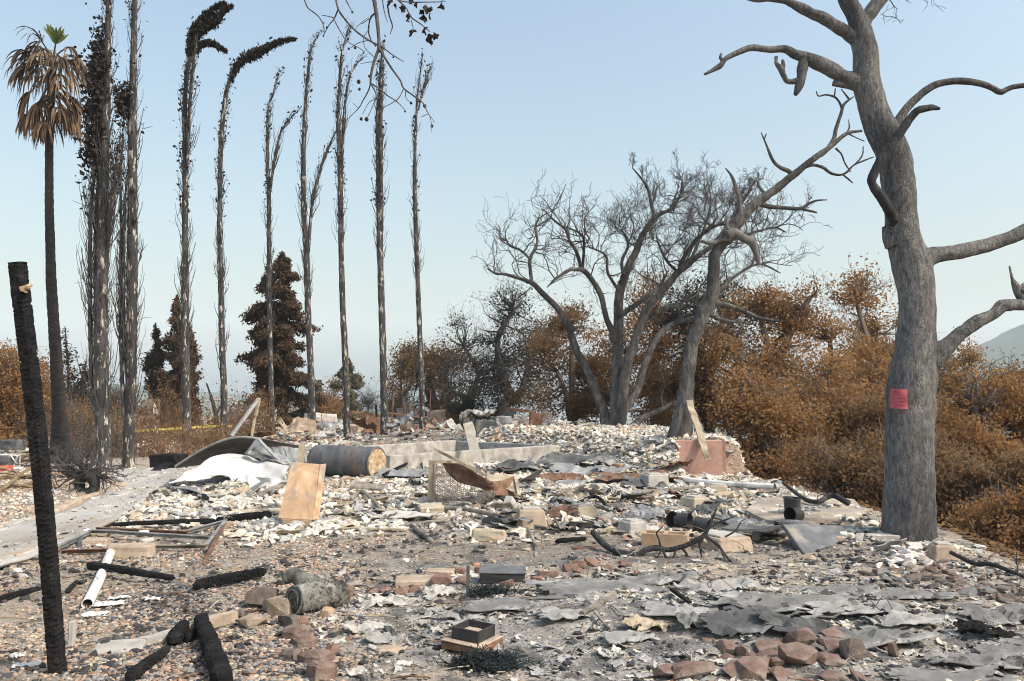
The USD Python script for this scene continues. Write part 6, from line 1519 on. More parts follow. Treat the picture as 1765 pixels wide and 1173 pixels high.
# white stones
g = np.random.default_rng(61)
for k in range(46):
    px, py = 1564 + g.normal(0, 22), 966 + g.normal(0, 10)
    p = gp(px, py); w = g.uniform(.06, .15)
    v, f = rock((w, w * g.uniform(.5, .9), w * g.uniform(.4, .7)), 900 + k, .2, 12)
    one('white_stone', 'white stone in the small heap before the pinkish hollow pier block', 'stone', (v @ euler(0, 0, g.uniform(0, 3)).T + p + [0, 0, .02 + .05 * max(0, 1 - abs(px - 1564) / 30)], f), 'white_stone', False, 'heap of white stones')
for k in range(14):
    p = gp(1630 + k * 5 + g.normal(0, 4), 978 + k * 2.2 + g.normal(0, 4)); w = g.uniform(.03, .07)
    v, f = rock((w, w * .8, w * .6), 960 + k, .2, 10)
    one('white_pebble', 'small white pebble trailing right from the white heap', 'stone', (v + p + [0, 0, .01], f), 'white_stone', False, 'trail of small white stones')
g = np.random.default_rng(62)
for k in range(60):
    t = g.random()
    px, py = 1520 + t * 250 + g.normal(0, 14), 990 + t * 42 + g.normal(0, 11)
    p = gp(px, py); w = g.uniform(.08, .26)
    v, f = slab_piece(w, w * g.uniform(.4, .7), g.uniform(.02, .05), 980 + k, 6)
    one('dark_slab', 'broken dark slab piece along the brow at right', 'stone slab', (v @ euler(g.normal(0, .2), g.normal(0, .2), g.uniform(0, 3)).T + p + [0, 0, .015], f), ('dark_stone', 'flagstone', 'felt', 'dark_stone')[k % 4], False, 'broken dark slabs along the brow')

# pots
def pot(label, px, py, dia, hgt, axis, m='black_plastic', dz=0.0):
    p = gp(px, py, dz); ax = unit(axis)
    t = thing('plant_pot', label, 'plant pot', p)
    c0 = p + np.array([0, dia * .4, 0]) + (np.array([0, 0, dia * .45]) if abs(ax[2]) < .6 else 0)
    if abs(ax[2]) < .6:
        c0 = c0 - ax * hgt / 2
    S = c0 + ax * np.linspace(0, hgt, 8)[:, None]
    r = np.linspace(.40, .5, 8) * dia
    v, f = tube(S, r, 24, .03, 5, 3, cap=False)
    v2, f2 = tube(S, r * .93, 24, .03, 5, 3, cap=False)
    n = len(v); k = 7 * 24
    rim = []
    for j in range(24):
        a, b = k + j, k + (j + 1) % 24
        rim += [[a, b, n + b], [a, n + b, n + a]]
    V = np.vstack([v, v2, S[0] + ax * .004]); bot = [[2 * n, (j + 1) % 24, j] for j in range(24)]
    obj('wall', (V, np.vstack([f, f2[:, ::-1] + n, rim, bot])), m, t, 40)
    obj('rim', tube(np.vstack([c0 + ax * hgt * .97 + (unit(np.cross(ax, [0, .3, 1])) * np.cos(a) + unit(np.cross(ax, unit(np.cross(ax, [0, .3, 1])))) * np.sin(a)) * dia * .505 for a in np.linspace(0, 6.283, 25)]), dia * .02, 5, cap=False), m, t)
pot('black plant pot standing open-mouthed at the back of the slab corner', 1369, 893, .24, .17, (0.05, -.05, 1), dz=.10)
pot('grey-black plant pot lying on its side below the open one', 1374, 905, .19, .20, (-.8, -.5, .1), dz=.04)
pot('black plant pot lying with its open mouth to the right on the cinder block', 1180, 919, .20, .18, (.8, -.55, .05), dz=.05)
pot('grey pot nested behind the lying black one', 1166, 918, .20, .12, (-.6, -.4, .2), dz=.05)
pot('grey bucket lying against the broad pier block', 1212, 924, .20, .16, (.75, -.5, -.25), dz=.03)
pot('small rusty can standing by the slab edge', 1152, 893, .08, .11, (0, 0, 1), 'rust_metal', .0)
one('green_rag', 'small pale green scrap under the lying pot at the slab corner', 'rag', (lambda p: (crumple(.18, .10, .05, 5, 12)[0] + p + [0, 0, .03], crumple(.18, .10, .05, 5, 12)[1]))(gp(1374, 910)), 'teal_pale')

# hinged dark sheet
hs = thing('bent_panel', 'dark grey metal panel bent like a tent near the slab', 'metal panel', gp(1370, 955))
yd = float(gp(1390, 955)[1])
rdg = [A(1350, 906, yd + .55), A(1448, 905, yd + 1.0)]
obj('right_leaf', sheet(lambda u, v: ((rdg[0] * (1 - u[..., None]) + rdg[1] * u[..., None]) * (1 - v[..., None]) + ((A(1388, 955, yd) * (1 - u[..., None]) + A(1479, 930, yd + .85) * u[..., None])) * v[..., None]) + np.stack([0 * u, 0 * u, .05 * (meshkit.noise(np.stack([u * 3, v * 3, 0 * u], -1), 2) - .5)], -1), 16, 12, .022), 'slate_metal', hs, 30)
obj('front_lip', sheet(lambda u, v: (A(1405, 956, yd + .02) * (1 - u[..., None]) + A(1478, 931, yd + .83) * u[..., None]) + v[..., None] * np.array([0, .01, -.045]), 8, 3, .012), 'dark_metal', hs)
obj('fold_edge', beam(rdg[0] + [0, -.01, 0], A(1386, 957, yd), .02, .05, 2, .004, n=4), 'dark_metal', hs)
obj('left_leaf', sheet(lambda u, v: ((A(1243, 912, yd + .75) * (1 - u[..., None]) + rdg[0] * u[..., None]) * (1 - v[..., None]) + (A(1260, 905, yd + 1.1) * (1 - u[..., None]) + A(1392, 902, yd + 1.1) * u[..., None]) * v[..., None]) + np.stack([0 * u, 0 * u, -.03 * np.sin(u * 3)], -1), 14, 6, .03), 'dark_metal', hs, 30)
for k, px in enumerate((1298, 1303, 1308)):
    pass
obj('leg', box((.09, .02, .16), A(1303, 924, yd + .85), None, .004), 'grey_metal', hs)

# fallen branches
def branch(name, label, pts, m, dzs, seed, tw=0, twL=.3, cat='branch', rough=.2, twdir=(0, 0, .3)):
    P = np.array([gp(q[0], q[1], z) for q, z in zip(pts, dzs)]); R = np.array([q[2] / 2 * p[1] / F for q, p in zip(pts, P)])
    S = spline(np.c_[P, R], 8 * len(pts))
    g = np.random.default_rng(seed)
    if not tw:
        return one(name, label, cat, tube(S[:, :3], np.maximum(S[:, 3], .002), 8, rough, 14, seed), m, True)
    t = thing(name, label, cat, P[0])
    obj('stem', tube(S[:, :3], np.maximum(S[:, 3], .002), 9, rough, 14, seed), m, t, True)
    mb = MB()
    for _ in range(tw):
        k = int(len(S) * g.uniform(.4, 1)); k = min(k, len(S) - 1)
        twigs(mb, S[k, :3], np.array(twdir) + g.normal(0, .6, 3) * [1, .7, .5], twL * g.uniform(.5, 1.3), .008, 2, g, up=.02, wig=.3, kids=2, minr=.003)
    obj('twigs', mb, 'twig_dark', t)
def yat(px, py, gy_, dy=0.0):
    return A(px, py, float(gp(*gy_)[1]) + dy)
bk = thing('burnt_branch', 'long black burnt branch with forked twigs lying in front of the cinder block', 'branch', gp(1090, 955))
Yb = float(gp(1098, 957)[1])
def bpath(pts, rows=6):
    P = np.array([A(q[0], q[1], Yb + (q[3] if len(q) > 3 else 0)) for q in pts]); R = np.array([q[2] / 2 * Yb / F for q in pts])
    S = spline(np.c_[P, R], rows * len(pts))
    return tube(S[:, :3], np.maximum(S[:, 3], .0025), 8, .15, 12, 3)
obj('stem', bpath([(1022, 917, 11, .5), (1036, 933, 11, .3), (1055, 947, 11, .1), (1075, 954, 12, 0), (1098, 957, 12, -.02), (1113, 948, 10, -.03), (1130, 944, 10, -.04), (1152, 947, 9, -.05), (1175, 942, 9, -.08), (1195, 934, 9, -.1), (1212, 924, 8, -.12), (1222, 908, 6, -.14), (1230, 888, 4, -.15), (1236, 875, 2, -.15)], 8), 'char_bark', bk, True)
for L in ([(1214, 922, 6, -.1), (1228, 932, 5, -.12), (1240, 942, 5, -.2), (1250, 956, 4, -.25), (1262, 970, 3, -.3), (1272, 978, 2, -.3)], [(1222, 910, 4, -.14), (1238, 900, 3, -.14), (1252, 895, 3, -.14), (1270, 888, 1.5, -.14)], [(1250, 925, 3, -.15), (1268, 914, 3, -.15), (1276, 900, 2, -.15), (1284, 894, 1.5, -.15)], [(1240, 940, 4, -.2), (1246, 955, 3, -.25), (1250, 968, 2, -.3)],
          [(1140, 946, 5, -.05), (1136, 930, 3, -.06), (1132, 918, 3, -.06), (1142, 908, 2, -.06)], [(1142, 947, 5, -.05), (1148, 960, 4, -.1), (1152, 972, 3, -.15), (1158, 980, 2, -.15)], [(1175, 944, 5, -.08), (1184, 955, 4, -.1), (1185, 966, 3, -.12), (1176, 974, 2, -.12)], [(1165, 946, 4, -.08), (1160, 962, 3, -.14), (1150, 972, 3, -.16), (1142, 980, 2, -.16), (1160, 974, 2, -.2)], [(1140, 948, 4, -.06), (1132, 962, 2.5, -.1), (1130, 972, 2, -.1)], [(1205, 936, 4, -.1), (1208, 952, 3, -.14), (1210, 968, 2, -.18)], [(1212, 926, 4, -.12), (1206, 942, 3, -.14), (1214, 952, 2, -.15)]):
    obj('twig', bpath(L), 'char_bark', bk, True)
branch('branch', 'curved grey-brown branch arching over the rubble left of the wire mesh', [(606, 862, 7), (622, 858, 7), (640, 868, 7), (662, 888, 7), (690, 905, 7), (715, 908, 7), (740, 906, 6), (790, 905, 6), (806, 913, 5)], 'grey_wood', [.02, .10, .08, .04, .02, .02, .05, .04, .01], 5)
branch('branch', 'long straight grey stick from the mesh foot to the tan pier', [(760, 882, 8), (800, 890, 8), (850, 900, 8), (895, 908, 7), (946, 914, 5)], 'grey_wood', [.06, .10, .10, .07, .02], 6)
branch('branch', 'short grey stick pointing toward the camera left of the cream chunk', [(712, 910, 9), (725, 922, 9), (746, 936, 8)], 'grey_wood', [.04, .03, .01], 7)
branch('branch', 'thin bent stick in front of the tan pier', [(910, 918, 6), (918, 932, 6), (923, 946, 6), (923, 958, 6)], 'grey_wood', [.05, .03, .01, .0], 8)
branch('branch', 'forked dark stick rising from the rubble left of the tan pier', [(740, 908, 6), (770, 900, 5), (805, 893, 3)], 'grey_wood', [.02, .05, .09], 9)
branch('branch', 'bent black piece of trim left of the slab', [(990, 872, 5), (1020, 866, 6), (1036, 870, 6), (1048, 880, 6)], 'char_wood', [.02, .09, .08, .01], 10)
branch('branch', 'charred bough hanging over the brow behind the pots', [(1350, 858, 5), (1385, 872, 7), (1410, 876, 8), (1435, 872, 10), (1462, 878, 11)], 'char_bark', [.25, .12, .1, .16, .1], 11, 6, .5)
branch('branch', 'dark root-like branch on the brow beyond the white stones', [(1640, 970, 7), (1680, 982, 8), (1710, 992, 8), (1765, 1003, 6)], 'char_bark', [.1, .06, .1, .05], 12, 3, .4)
for lb, a, b, w, t, m, za, zb in (('long tan board flat on the ground below the upright rusty plate', (550, 912), (700, 915), .09, .02, 'weathered_tan_wood', .02, .01), ('grey board fragment right of that tan board', (600, 905), (655, 912), .08, .02, 'grey_wood', .02, .03), ('tan board leading out of the rusty plate to the left', (412, 893), (486, 880), .10, .02, 'weathered_tan_wood', .02, .05),
                                  ('weathered board behind the cut-off pier', (1100, 850), (1235, 842), .10, .03, 'grey_wood', .02, .04), ('tan board at the back of the rubble, right of the mesh', (905, 848), (985, 846), .10, .02, 'weathered_tan_wood', .03, .03), ('grey board lying right of the metal box', (900, 845), (1035, 838), .07, .02, 'grey_wood', .03, .03), ('pale board stub on the slab', (1225, 857), (1262, 853), .14, .04, 'weathered_tan_wood', .02, .02),
                                  ('dark plank at the foot of the dead hedge', (268, 818), (300, 808), .22, .05, 'char_wood', .05, .2), ('tan plank leaning on the dark plank', (276, 820), (318, 812), .08, .02, 'weathered_tan_wood', .04, .08), ('dark strap end under the white panel', (350, 863), (376, 880), .06, .03, 'char_wood', .08, .0), ('brown trim piece under the torn sheet', (440, 862), (492, 846), .12, .03, 'grey_wood', .04, .12), ('dark bracketed bar left of the mesh, upper', (660, 826), (724, 805), .04, .05, 'char_wood', .06, .22), ('dark bracketed bar left of the mesh, lower', (662, 828), (735, 830), .04, .04, 'char_wood', .05, .05), ('charred upright at the end of the bracketed bars', (726, 806), (730, 826), .03, .03, 'char_wood', .18, .04)):
    timber('board', lb, 'board', a, b, w, t, m, za, zb, .012)
dsc = thing('metal_disc', 'round dark metal lid lying flat left of the wire mesh', 'lid', gp(688, 872))
p = gp(688, 874)
obj('disc', tube(np.array([p + [0, .12, .015], p + [0, .12, .03], p + [.0, .12, .04]]) , np.array([.26, .26, .22]), 30), 'dark_metal', dsc, 30)
obj('ring', tube(np.array([p + [np.cos(t) * .15, .12 + np.sin(t) * .15, .044] for t in np.linspace(0, 6.283, 33)]), .01, 5, cap=False), 'grey_metal', dsc)
obj('knob', tube(np.array([p + [0, .12, .04], p + [0, .12, .06]]), np.array([.06, .05]), 14), 'grey_metal', dsc)
block('wooden_box', 'scorched wooden box lid in the rubble left of the wire mesh', 'box', 634, 848, .55, .35, .12, -.1, 'grey_wood', .01, .012, tilt=(.15, .1), seed=31)
block('concrete_chunk', 'broken tan chunk with an orange face left of the mesh foot', 'chunk', 742, 884, .34, .2, .12, .3, 'scorched_block', .015, .02, tilt=(.1, -.1), seed=33)
block('stone_block', 'terracotta block at the back of the rubble near the leaning oak', 'block', 1072, 806, .3, .16, .12, .1, 'cinder_orange', seed=34)

# the sheets of scorched roofing across the middle
for q in (('dark arched sheet in the middle distance left of the leaning oak', 1010, 806, 130, .9, .40, 'felt_dark', .1, (.1, 0), 2.2), ('grey folded sheet below the dark arched one', 1015, 822, 110, .6, .22, 'grey_metal', -.2, (.3, 0), 3), ('black rippled sheet by the foundation wall', 905, 808, 90, .7, .25, 'felt_dark', .2, (.2, 0), 3), ('brown curled sheet right of the dark arched one', 1100, 800, 110, .7, .2, 'rust_metal', .1, (.1, 0), 2.5), ('grey curled scrap below the brown sheet', 1050, 818, 40, .3, .16, 'grey_metal', .3, (.5, .2), 3),
          ('rusty twisted scrap right of the metal box', 965, 830, 90, .5, .16, 'rust_metal', .2, (.2, 0), 4), ('dark sheet leaning at the split foot of the leaning oak', 1120, 795, 80, .5, .22, 'felt_dark', -.3, (.2, .1), 2.5), ('pale flat flake below the cream chunk', 700, 896, 90, .35, .08, 'ash_white', .1, (.1, 0), 3), ('grey flake by the long tan board', 770, 872, 70, .3, .08, 'ash_grey', .1, (.1, 0), 3), ('curved pale lath shell by the rusty plate', 455, 888, 80, .3, .06, 'weathered_tan_wood', .2, (.1, 0), 2), ('grey twisted sheet left of the foundation corner', 690, 822, 80, .5, .16, 'grey_metal', .2, (.2, 0), 3), ('rust flap beneath the foundation wall', 715, 800, 40, .4, .2, 'rust_metal', .1, (.4, 0), 3)):
    scrap('sheet_scrap', q[0], 'metal scrap', q[1], q[2], q[3] * 1.2, q[4], q[5], q[6], 1700 + q[1], q[7], .012, .02, q[8], q[9], 18)
block('metal_plate', 'flat rusty plate on the soil by the dark branch', 'plate', 1010, 944, .3, .12, .02, .1, 'rust_metal', .004, .004, seed=40)

# on the mound
pc = thing('metal_tube', 'short wide dark tube lying on the white rubble mound', 'tube', gp(1032, 760))
p = gp(1032, 762) + [0, 0, .17]
S = p + np.linspace(-.25, .25, 6)[:, None] * np.array([.85, .5, .05])
v, f = tube(S, .17, 22, .04, 4, 2, cap=False); v2, f2 = tube(S, .155, 22, .04, 4, 2, cap=False)
obj('wall', (np.vstack([v, v2]), np.vstack([f, f2[:, ::-1] + len(v)])), 'grey_metal', pc, 40)
ms = thing('metal_cabinet', 'small dark cabinet draped with crumpled white debris at the centre back', 'cabinet', gp(835, 755))
Yc_ = 26.0
obj('body', box((.62, .5, .62), A(834, 740, Yc_) + [0, 0, 0], euler(0, .04, .25), .02, jit=.03, sub=2), 'dark_metal', ms)
obj('side', box((.3, .45, .55), A(853, 741, Yc_ + .1), euler(0, .08, .3), .02, jit=.03, sub=2), 'rust_tan', ms)
v, q_ = crumple(1.0, .8, .5, 77, 18, 4); c_ = A(826, 722, Yc_)
obj('drape', thick((v + c_, q_), .03), 'ash_white', ms, True)
v, q_ = crumple(.5, .4, .4, 79, 12, 3); c_ = A(800, 728, Yc_)
obj('drape', thick((v @ euler(.3, .5, 0).T + c_, q_), .03), 'ash_white', ms, True)
one('leaning_plank', 'pale scorched plank leaning up from the foundation wall toward the cabinet', 'plank', beam(A(827, 806, 18.2), A(806, 728, 18.9), .22, .05, 4, .05, up=(0, 1, 0), n=10), 'mortar')
one('split_plank', 'long tan splintered plank leaning on the red wall', 'plank', beam(A(1221, 793, 16.2), A(1188, 690, 16.9), .13, .05, 6, .05, up=(0, 1, 0), n=14), 'weathered_tan_wood')

# notice on the oak
nt = thing('notice', 'red printed notice stapled to the big grey oak', 'notice', A(1548, 704, Y0 - .28))
def paper(u, v):
    px = 1534 + u * 30 + (1 - v) * u * 1.0; py = 704 - v * 34 + (u - .5) * 1.6
    x = (px - 1570) / 39.5
    yy = Y0 - .292 * np.sqrt(np.clip(1 - (x * .93) ** 2, .08, 1)) - .012 + .006 * np.sin(v * 7) * u
    r = np.stack([(px - CX) / F, CT + ST * (py - CY) / F, ST - CT * (py - CY) / F], -1)
    return np.array([0, 0, EYE]) + r * (yy / r[..., 1])[..., None]
obj('sheet', sheet(paper, 14, 12, .002), 'notice_paper', nt, 30)
def on_paper(u0, u1, v0, v1, m, name):
    q = sheet(lambda u, v: paper(u0 + u * (u1 - u0), v0 + v * (v1 - v0)) + [-.0008, -.0035, 0], 6, 3)
    obj(name, q, m, nt)
for i, (u0, u1, v0) in enumerate(((.22, .52, .82), (.12, .60, .74), (.10, .30, .665), (.5, .75, .665), (.08, .30, .57), (.42, .80, .52), (.08, .26, .44), (.50, .82, .345), (.08, .36, .27), (.26, .80, .16))):
    k = u0
    g = np.random.default_rng(i)
    while k < u1:
        w = g.uniform(.035, .09)
        on_paper(k, min(k + w, u1 + .01), v0, v0 + (.05 if i == 0 else .032 if i in (5, 7) else .02), 'ink', 'printed_word')
        k += w + .018
# ------------------------------------------------------------------ the branch that hangs in from above
M('overhead_bark', [(.3, (.04, .036, .034)), (.6, (.085, .078, .072)), (.8, (.14, .13, .12))], scale=14, bump=.5, bdist=.01)
YH = 5.2
ov = thing('sycamore_tree', 'overhead branch hanging into the top of the picture with seed balls and dark lobed leaves', 'tree', (-6.2, .4, float(H(-6.2, .4))))
limb_top = A(642, -160, YH)
tb = np.array([-6.2, .4, float(H(-6.2, .4)) - .2])
mb = MB(); S = spline(np.array([tb, tb + [.1, .1, 2.6], tb + [.4, .5, 5.0], tb + [.6, .9, 6.6]]), 40)
mb.add(*tube(S, np.linspace(.26, .14, 40), 16, .15, 5, 2)); obj('trunk', mb, 'overhead_bark', ov, True)
mb = MB(); S = spline(np.array([tb + [.4, .5, 5.0], tb + [2.0, 2.0, 6.2], limb_top + [-1.2, -1.0, .75], limb_top + [-.2, -.1, .3], limb_top]), 60)
mb.add(*tube(S, np.linspace(.12, .02, 60), 10, .15, 6, 3)); obj('limb', mb, 'overhead_bark', ov, True)
z5 = lambda x, y: (400 + x / 2.932, y / 2.932)
def ovl(pts, k=1.0, dy=0.0):
    P = np.array([A(*z5(q[0], q[1]), YH + dy * i / len(pts)) for i, q in enumerate(pts)])
    R = np.array([q[2] * k / 2 / 2.932 * YH / F for q in pts])
    S = spline(np.c_[P, R], 6 * len(pts))
    return tube(S[:, :3], np.maximum(S[:, 3], .0016), 7, .2, 30, 4)
obj('branch', MB().add(*tube(spline(np.array([limb_top, A(*z5(705, -120), YH), A(*z5(718, 0), YH)]), 16), np.linspace(.022, .016, 16), 8)).add(*ovl([(718, -5, 22), (728, 60, 21), (738, 150, 19), (742, 235, 19), (728, 280, 16), (712, 330, 15), (702, 380, 13), (700, 415, 11)])), 'overhead_bark', ov, True)
SUB = [[(742, 240, 15), (775, 295, 12), (810, 350, 11), (850, 405, 10), (868, 445, 9), (920, 485, 8), (965, 520, 7), (990, 570, 5), (1025, 618, 3)], [(520, -40, 10), (535, 40, 10), (570, 95, 10), (620, 150, 10), (680, 195, 10), (742, 230, 10)], [(700, 415, 9), (690, 455, 7), (660, 510, 6), (640, 545, 5), (580, 605, 3)], [(700, 420, 9), (725, 465, 7), (728, 490, 5), (690, 520, 4), (660, 575, 3)], [(728, 490, 5), (700, 560, 4), (680, 600, 3)],
       [(702, 420, 8), (740, 445, 8), (790, 485, 7), (830, 510, 6), (865, 545, 4), (874, 562, 3)], [(868, 445, 6), (845, 490, 6), (815, 515, 5), (760, 545, 4)], [(876, 460, 5), (880, 495, 4), (905, 520, 3)], [(990, 575, 4), (955, 590, 3)], [(1000, 590, 4), (1008, 630, 3), (1006, 668, 2.5)],
       [(742, 225, 9), (770, 245, 7), (810, 275, 6), (868, 312, 4)], [(730, 60, 10), (700, 90, 9), (690, 150, 8), (700, 195, 7), (728, 235, 7)], [(690, 150, 5), (665, 190, 5), (672, 240, 4), (715, 285, 4)], [(700, 90, 5), (660, 115, 4), (650, 122, 3)], [(535, 50, 8), (515, 95, 7), (490, 125, 5), (462, 178, 3)], [(515, 95, 6), (540, 145, 6), (580, 205, 5), (640, 240, 4), (670, 260, 3)],
       [(366, 0, 7), (385, 40, 7), (430, 75, 6), (455, 110, 6), (465, 150, 5), (462, 185, 3)], [(520, 90, 5), (480, 80, 5), (453, 76, 3)], [(575, 0, 7), (600, 45, 5), (608, 58, 4)], [(760, 0, 6), (770, 60, 5), (785, 110, 3)], [(785, 20, 9), (795, 80, 8), (810, 130, 7), (798, 172, 3)], [(712, 310, 5), (680, 315, 4), (650, 320, 3)], [(735, 320, 4), (730, 360, 3), (715, 400, 3)], [(700, 200, 5), (640, 215, 4), (600, 240, 4)],
       [(780, -60, 9), (840, 0, 9), (880, 40, 7), (905, 85, 7), (960, 125, 6), (1000, 160, 5)], [(840, 0, 6), (900, 10, 6), (1060, 8, 5)], [(905, 100, 4), (915, 140, 4), (915, 160, 3)], [(640, 545, 4), (610, 520, 2.5)], [(575, 180, 4), (560, 160, 3)], [(620, 150, 4), (650, 115, 3), (690, 85, 3)]]
for i, L in enumerate(SUB):
    obj('twig', ovl(L, 1.0, (i % 3 - 1) * .25), 'overhead_bark', ov, True)
for x, y, r in ((640, 412, 10), (644, 450, 7), (653, 600, 8), (680, 602, 10), (905, 520, 7), (974, 535, 9), (1010, 636, 8), (874, 562, 5), (608, 60, 6), (480, 138, 6), (694, 384, 7), (770, 205, 6), (815, 288, 5), (462, 180, 5), (590, 245, 6), (622, 240, 7)):
    c = A(*z5(x, y), YH); r = r / 2.932 * YH / F
    m = trimesh.creation.icosphere(2, r); v = np.array(m.vertices); v = v * (1 + .25 * (meshkit.noise(v * 120, 3) - .5))[:, None] * [1, 1, 1.15]
    obj('seed_ball', (v + c, np.array(m.faces)), 'dark_leaf', ov, True)
g = np.random.default_rng(15)
for i, (x, y, s) in enumerate(((800, 10, 46), (825, 30, 40), (865, 40, 46), (892, 80, 40), (915, 160, 52), (930, 20, 36), (985, 40, 60), (1000, 75, 50), (970, 95, 48), (975, 150, 50), (1000, 195, 66), (1010, 215, 40), (1060, 22, 52), (1068, 5, 34), (960, 60, 34), (890, 100, 30), (905, 5, 36), (1025, 180, 44))):
    c = A(*z5(x, y), YH + g.uniform(-.15, .15)); s = s / 2.932 * YH / F
    a = np.linspace(0, 2 * np.pi, 26)[:-1]
    r = s * .5 * (.55 + .45 * np.abs(np.cos(2.5 * a)) ** .7) * g.uniform(.8, 1.1, 25)
    P = np.stack([np.cos(a) * r, .25 * s * np.sin(a * 2) * g.uniform(.3, 1), np.sin(a) * r * .9 - .15 * np.abs(np.cos(a)) * s], 1) @ euler(g.normal(0, .5), g.normal(0, .4), g.normal(0, .8)).T
    v = np.vstack([P + c, c + [0, .04 * s, 0]])
    obj('leaf', (v, np.array([[25, k, (k + 1) % 25] for k in range(25)])), 'dark_leaf', ov)

# ------------------------------------------------------------------ left: fallen fronds, burnt shrub, wreckage, tape
g = np.random.default_rng(71)
pd = thing('palm_frond_heap', 'heap of tan fallen palm fronds left of the charred post', 'palm fronds', gp(50, 830))
for k in range(12):
    px, py = (70 + g.normal(0, 12), 795 + g.normal(0, 12)) if k < 5 else (30 + g.normal(0, 34), 832 + g.normal(0, 10))
    b = gp(px, py, .28 if k < 5 else .12); e = b + np.array([g.normal(0, .5) - .3, g.normal(0, .3) - .2, -.12])
    mb = MB()
    mb.add(*tube(spline(np.array([b, (b + e) / 2 + [0, 0, .08], e]), 6), .02, 4))
    for s_ in range(16):
        th = (s_ / 15 - .5) * 2.2; d = unit(e - b); d = rot([0, 0, 1], th) @ d
        L = g.uniform(.5, .9); q = e + d * L * np.linspace(0, 1, 5)[:, None] + np.stack([0 * np.arange(5), 0 * np.arange(5), .12 * np.sin(np.linspace(0, 2.2, 5)) - .05 * np.arange(5) / 4], 1)
        q[:, 2] = np.maximum(q[:, 2], H(q[:, 0], q[:, 1]) + .01 + .03 * g.random())
        n_ = np.cross(d, [0, 0, 1]) * .024 * np.array([1, 1, .9, .6, .1])[:, None]
        v = np.vstack([q + n_, q - n_ + [0, 0, .012]])
        mb.add(v, np.array([[i, i + 1, 5 + i + 1, 5 + i] for i in range(4)]))
    obj('frond', mb, 'palm_debris', pd)
one('yellow_stalk', 'yellow palm stalk curving over the gravel at the left edge', 'palm stalk', tube(spline(np.array([gp(-8, 858, .05), gp(20, 842, .12), gp(45, 828, .2), gp(70, 820, .2)]), 14), np.linspace(.03, .02, 14), 6), 'palm_debris')
bs = thing('burnt_shrub', 'charred spreading shrub with a ring-shaped stump beside the path', 'shrub', gp(150, 848))
p = gp(150, 848)
obj('stump', MB().add(*tube(spline(np.array([gp(138, 848, -.05), A(136, 840, p[1]), A(140, 826, p[1]), A(150, 818, p[1] - .05), A(160, 822, p[1] - .05), A(163, 836, p[1]), A(158, 846, p[1]), gp(150, 848, -.02)]), 40), .085, 9, .3, 8, 2)), 'char_bark', bs, True)
mb = MB()
for k in range(34):
    a = g.uniform(-.4, 3.6)
    twigs(mb, A(148 + g.normal(0, 6), 822 + g.normal(0, 4), p[1]), np.array([np.cos(a) * 1.1 - .25, g.normal(0, .4), .25 + .25 * g.random()]), g.uniform(.3, .65), .02, 2, g, up=.01, wig=.3, kids=2, shrink=.6, minr=.006)
obj('branches', mb, 'twig_dark', bs)
bb_ = thing('burnt_brush', 'low tangle of burnt twigs right behind the charred post', 'brush', gp(112, 818))
mb = MB()
for k in range(24):
    twigs(mb, gp(95 + g.uniform(0, 45), 815 + g.uniform(-12, 16), .15), np.array([g.normal(-.3, .7), g.normal(0, .4), .3]), g.uniform(.3, .7), .014, 2, g, up=.0, wig=.3, kids=2, shrink=.6, minr=.006)
obj('stems', mb, 'twig_dark', bb_)

def tape(label, pts, w=.075, seed=0):
    P = spline(np.array([A(*q) for q in pts]), 50)
    g = np.random.default_rng(seed)
    tw = .35 * np.sin(np.arange(50) * .5 + seed)
    o = np.stack([0 * tw, np.sin(tw) * w / 2, np.cos(tw) * w / 2], 1)
    one('caution_tape', label, 'tape', (np.vstack([P + o, P - o]), np.array([[i, i + 1, 51 + i, 50 + i] for i in range(49)])), 'yellow_tape')
tape('yellow caution tape strung across in front of the brick chimney', [(228, 743, 27), (262, 741, 27.2), (318, 737, 27.5), (370, 734, 28), (400, 734, 29)], .085, 1)
for lb, pts in (('yellow tape lying on the ground at the end of the path', [(232, 806), (250, 803), (276, 806)]), ('yellow tape strip lying along the path by the poplar', [(236, 828), (252, 822), (268, 816)])):
    P = spline(np.array([gp(x, y, .05) for x, y in pts]), 20)
    v = np.vstack([P + [0, .03, .01], P - [0, .03, 0]])
    one('caution_tape', lb, 'tape', (v, np.array([[i, i + 1, 21 + i, 20 + i] for i in range(19)])), 'yellow_tape')

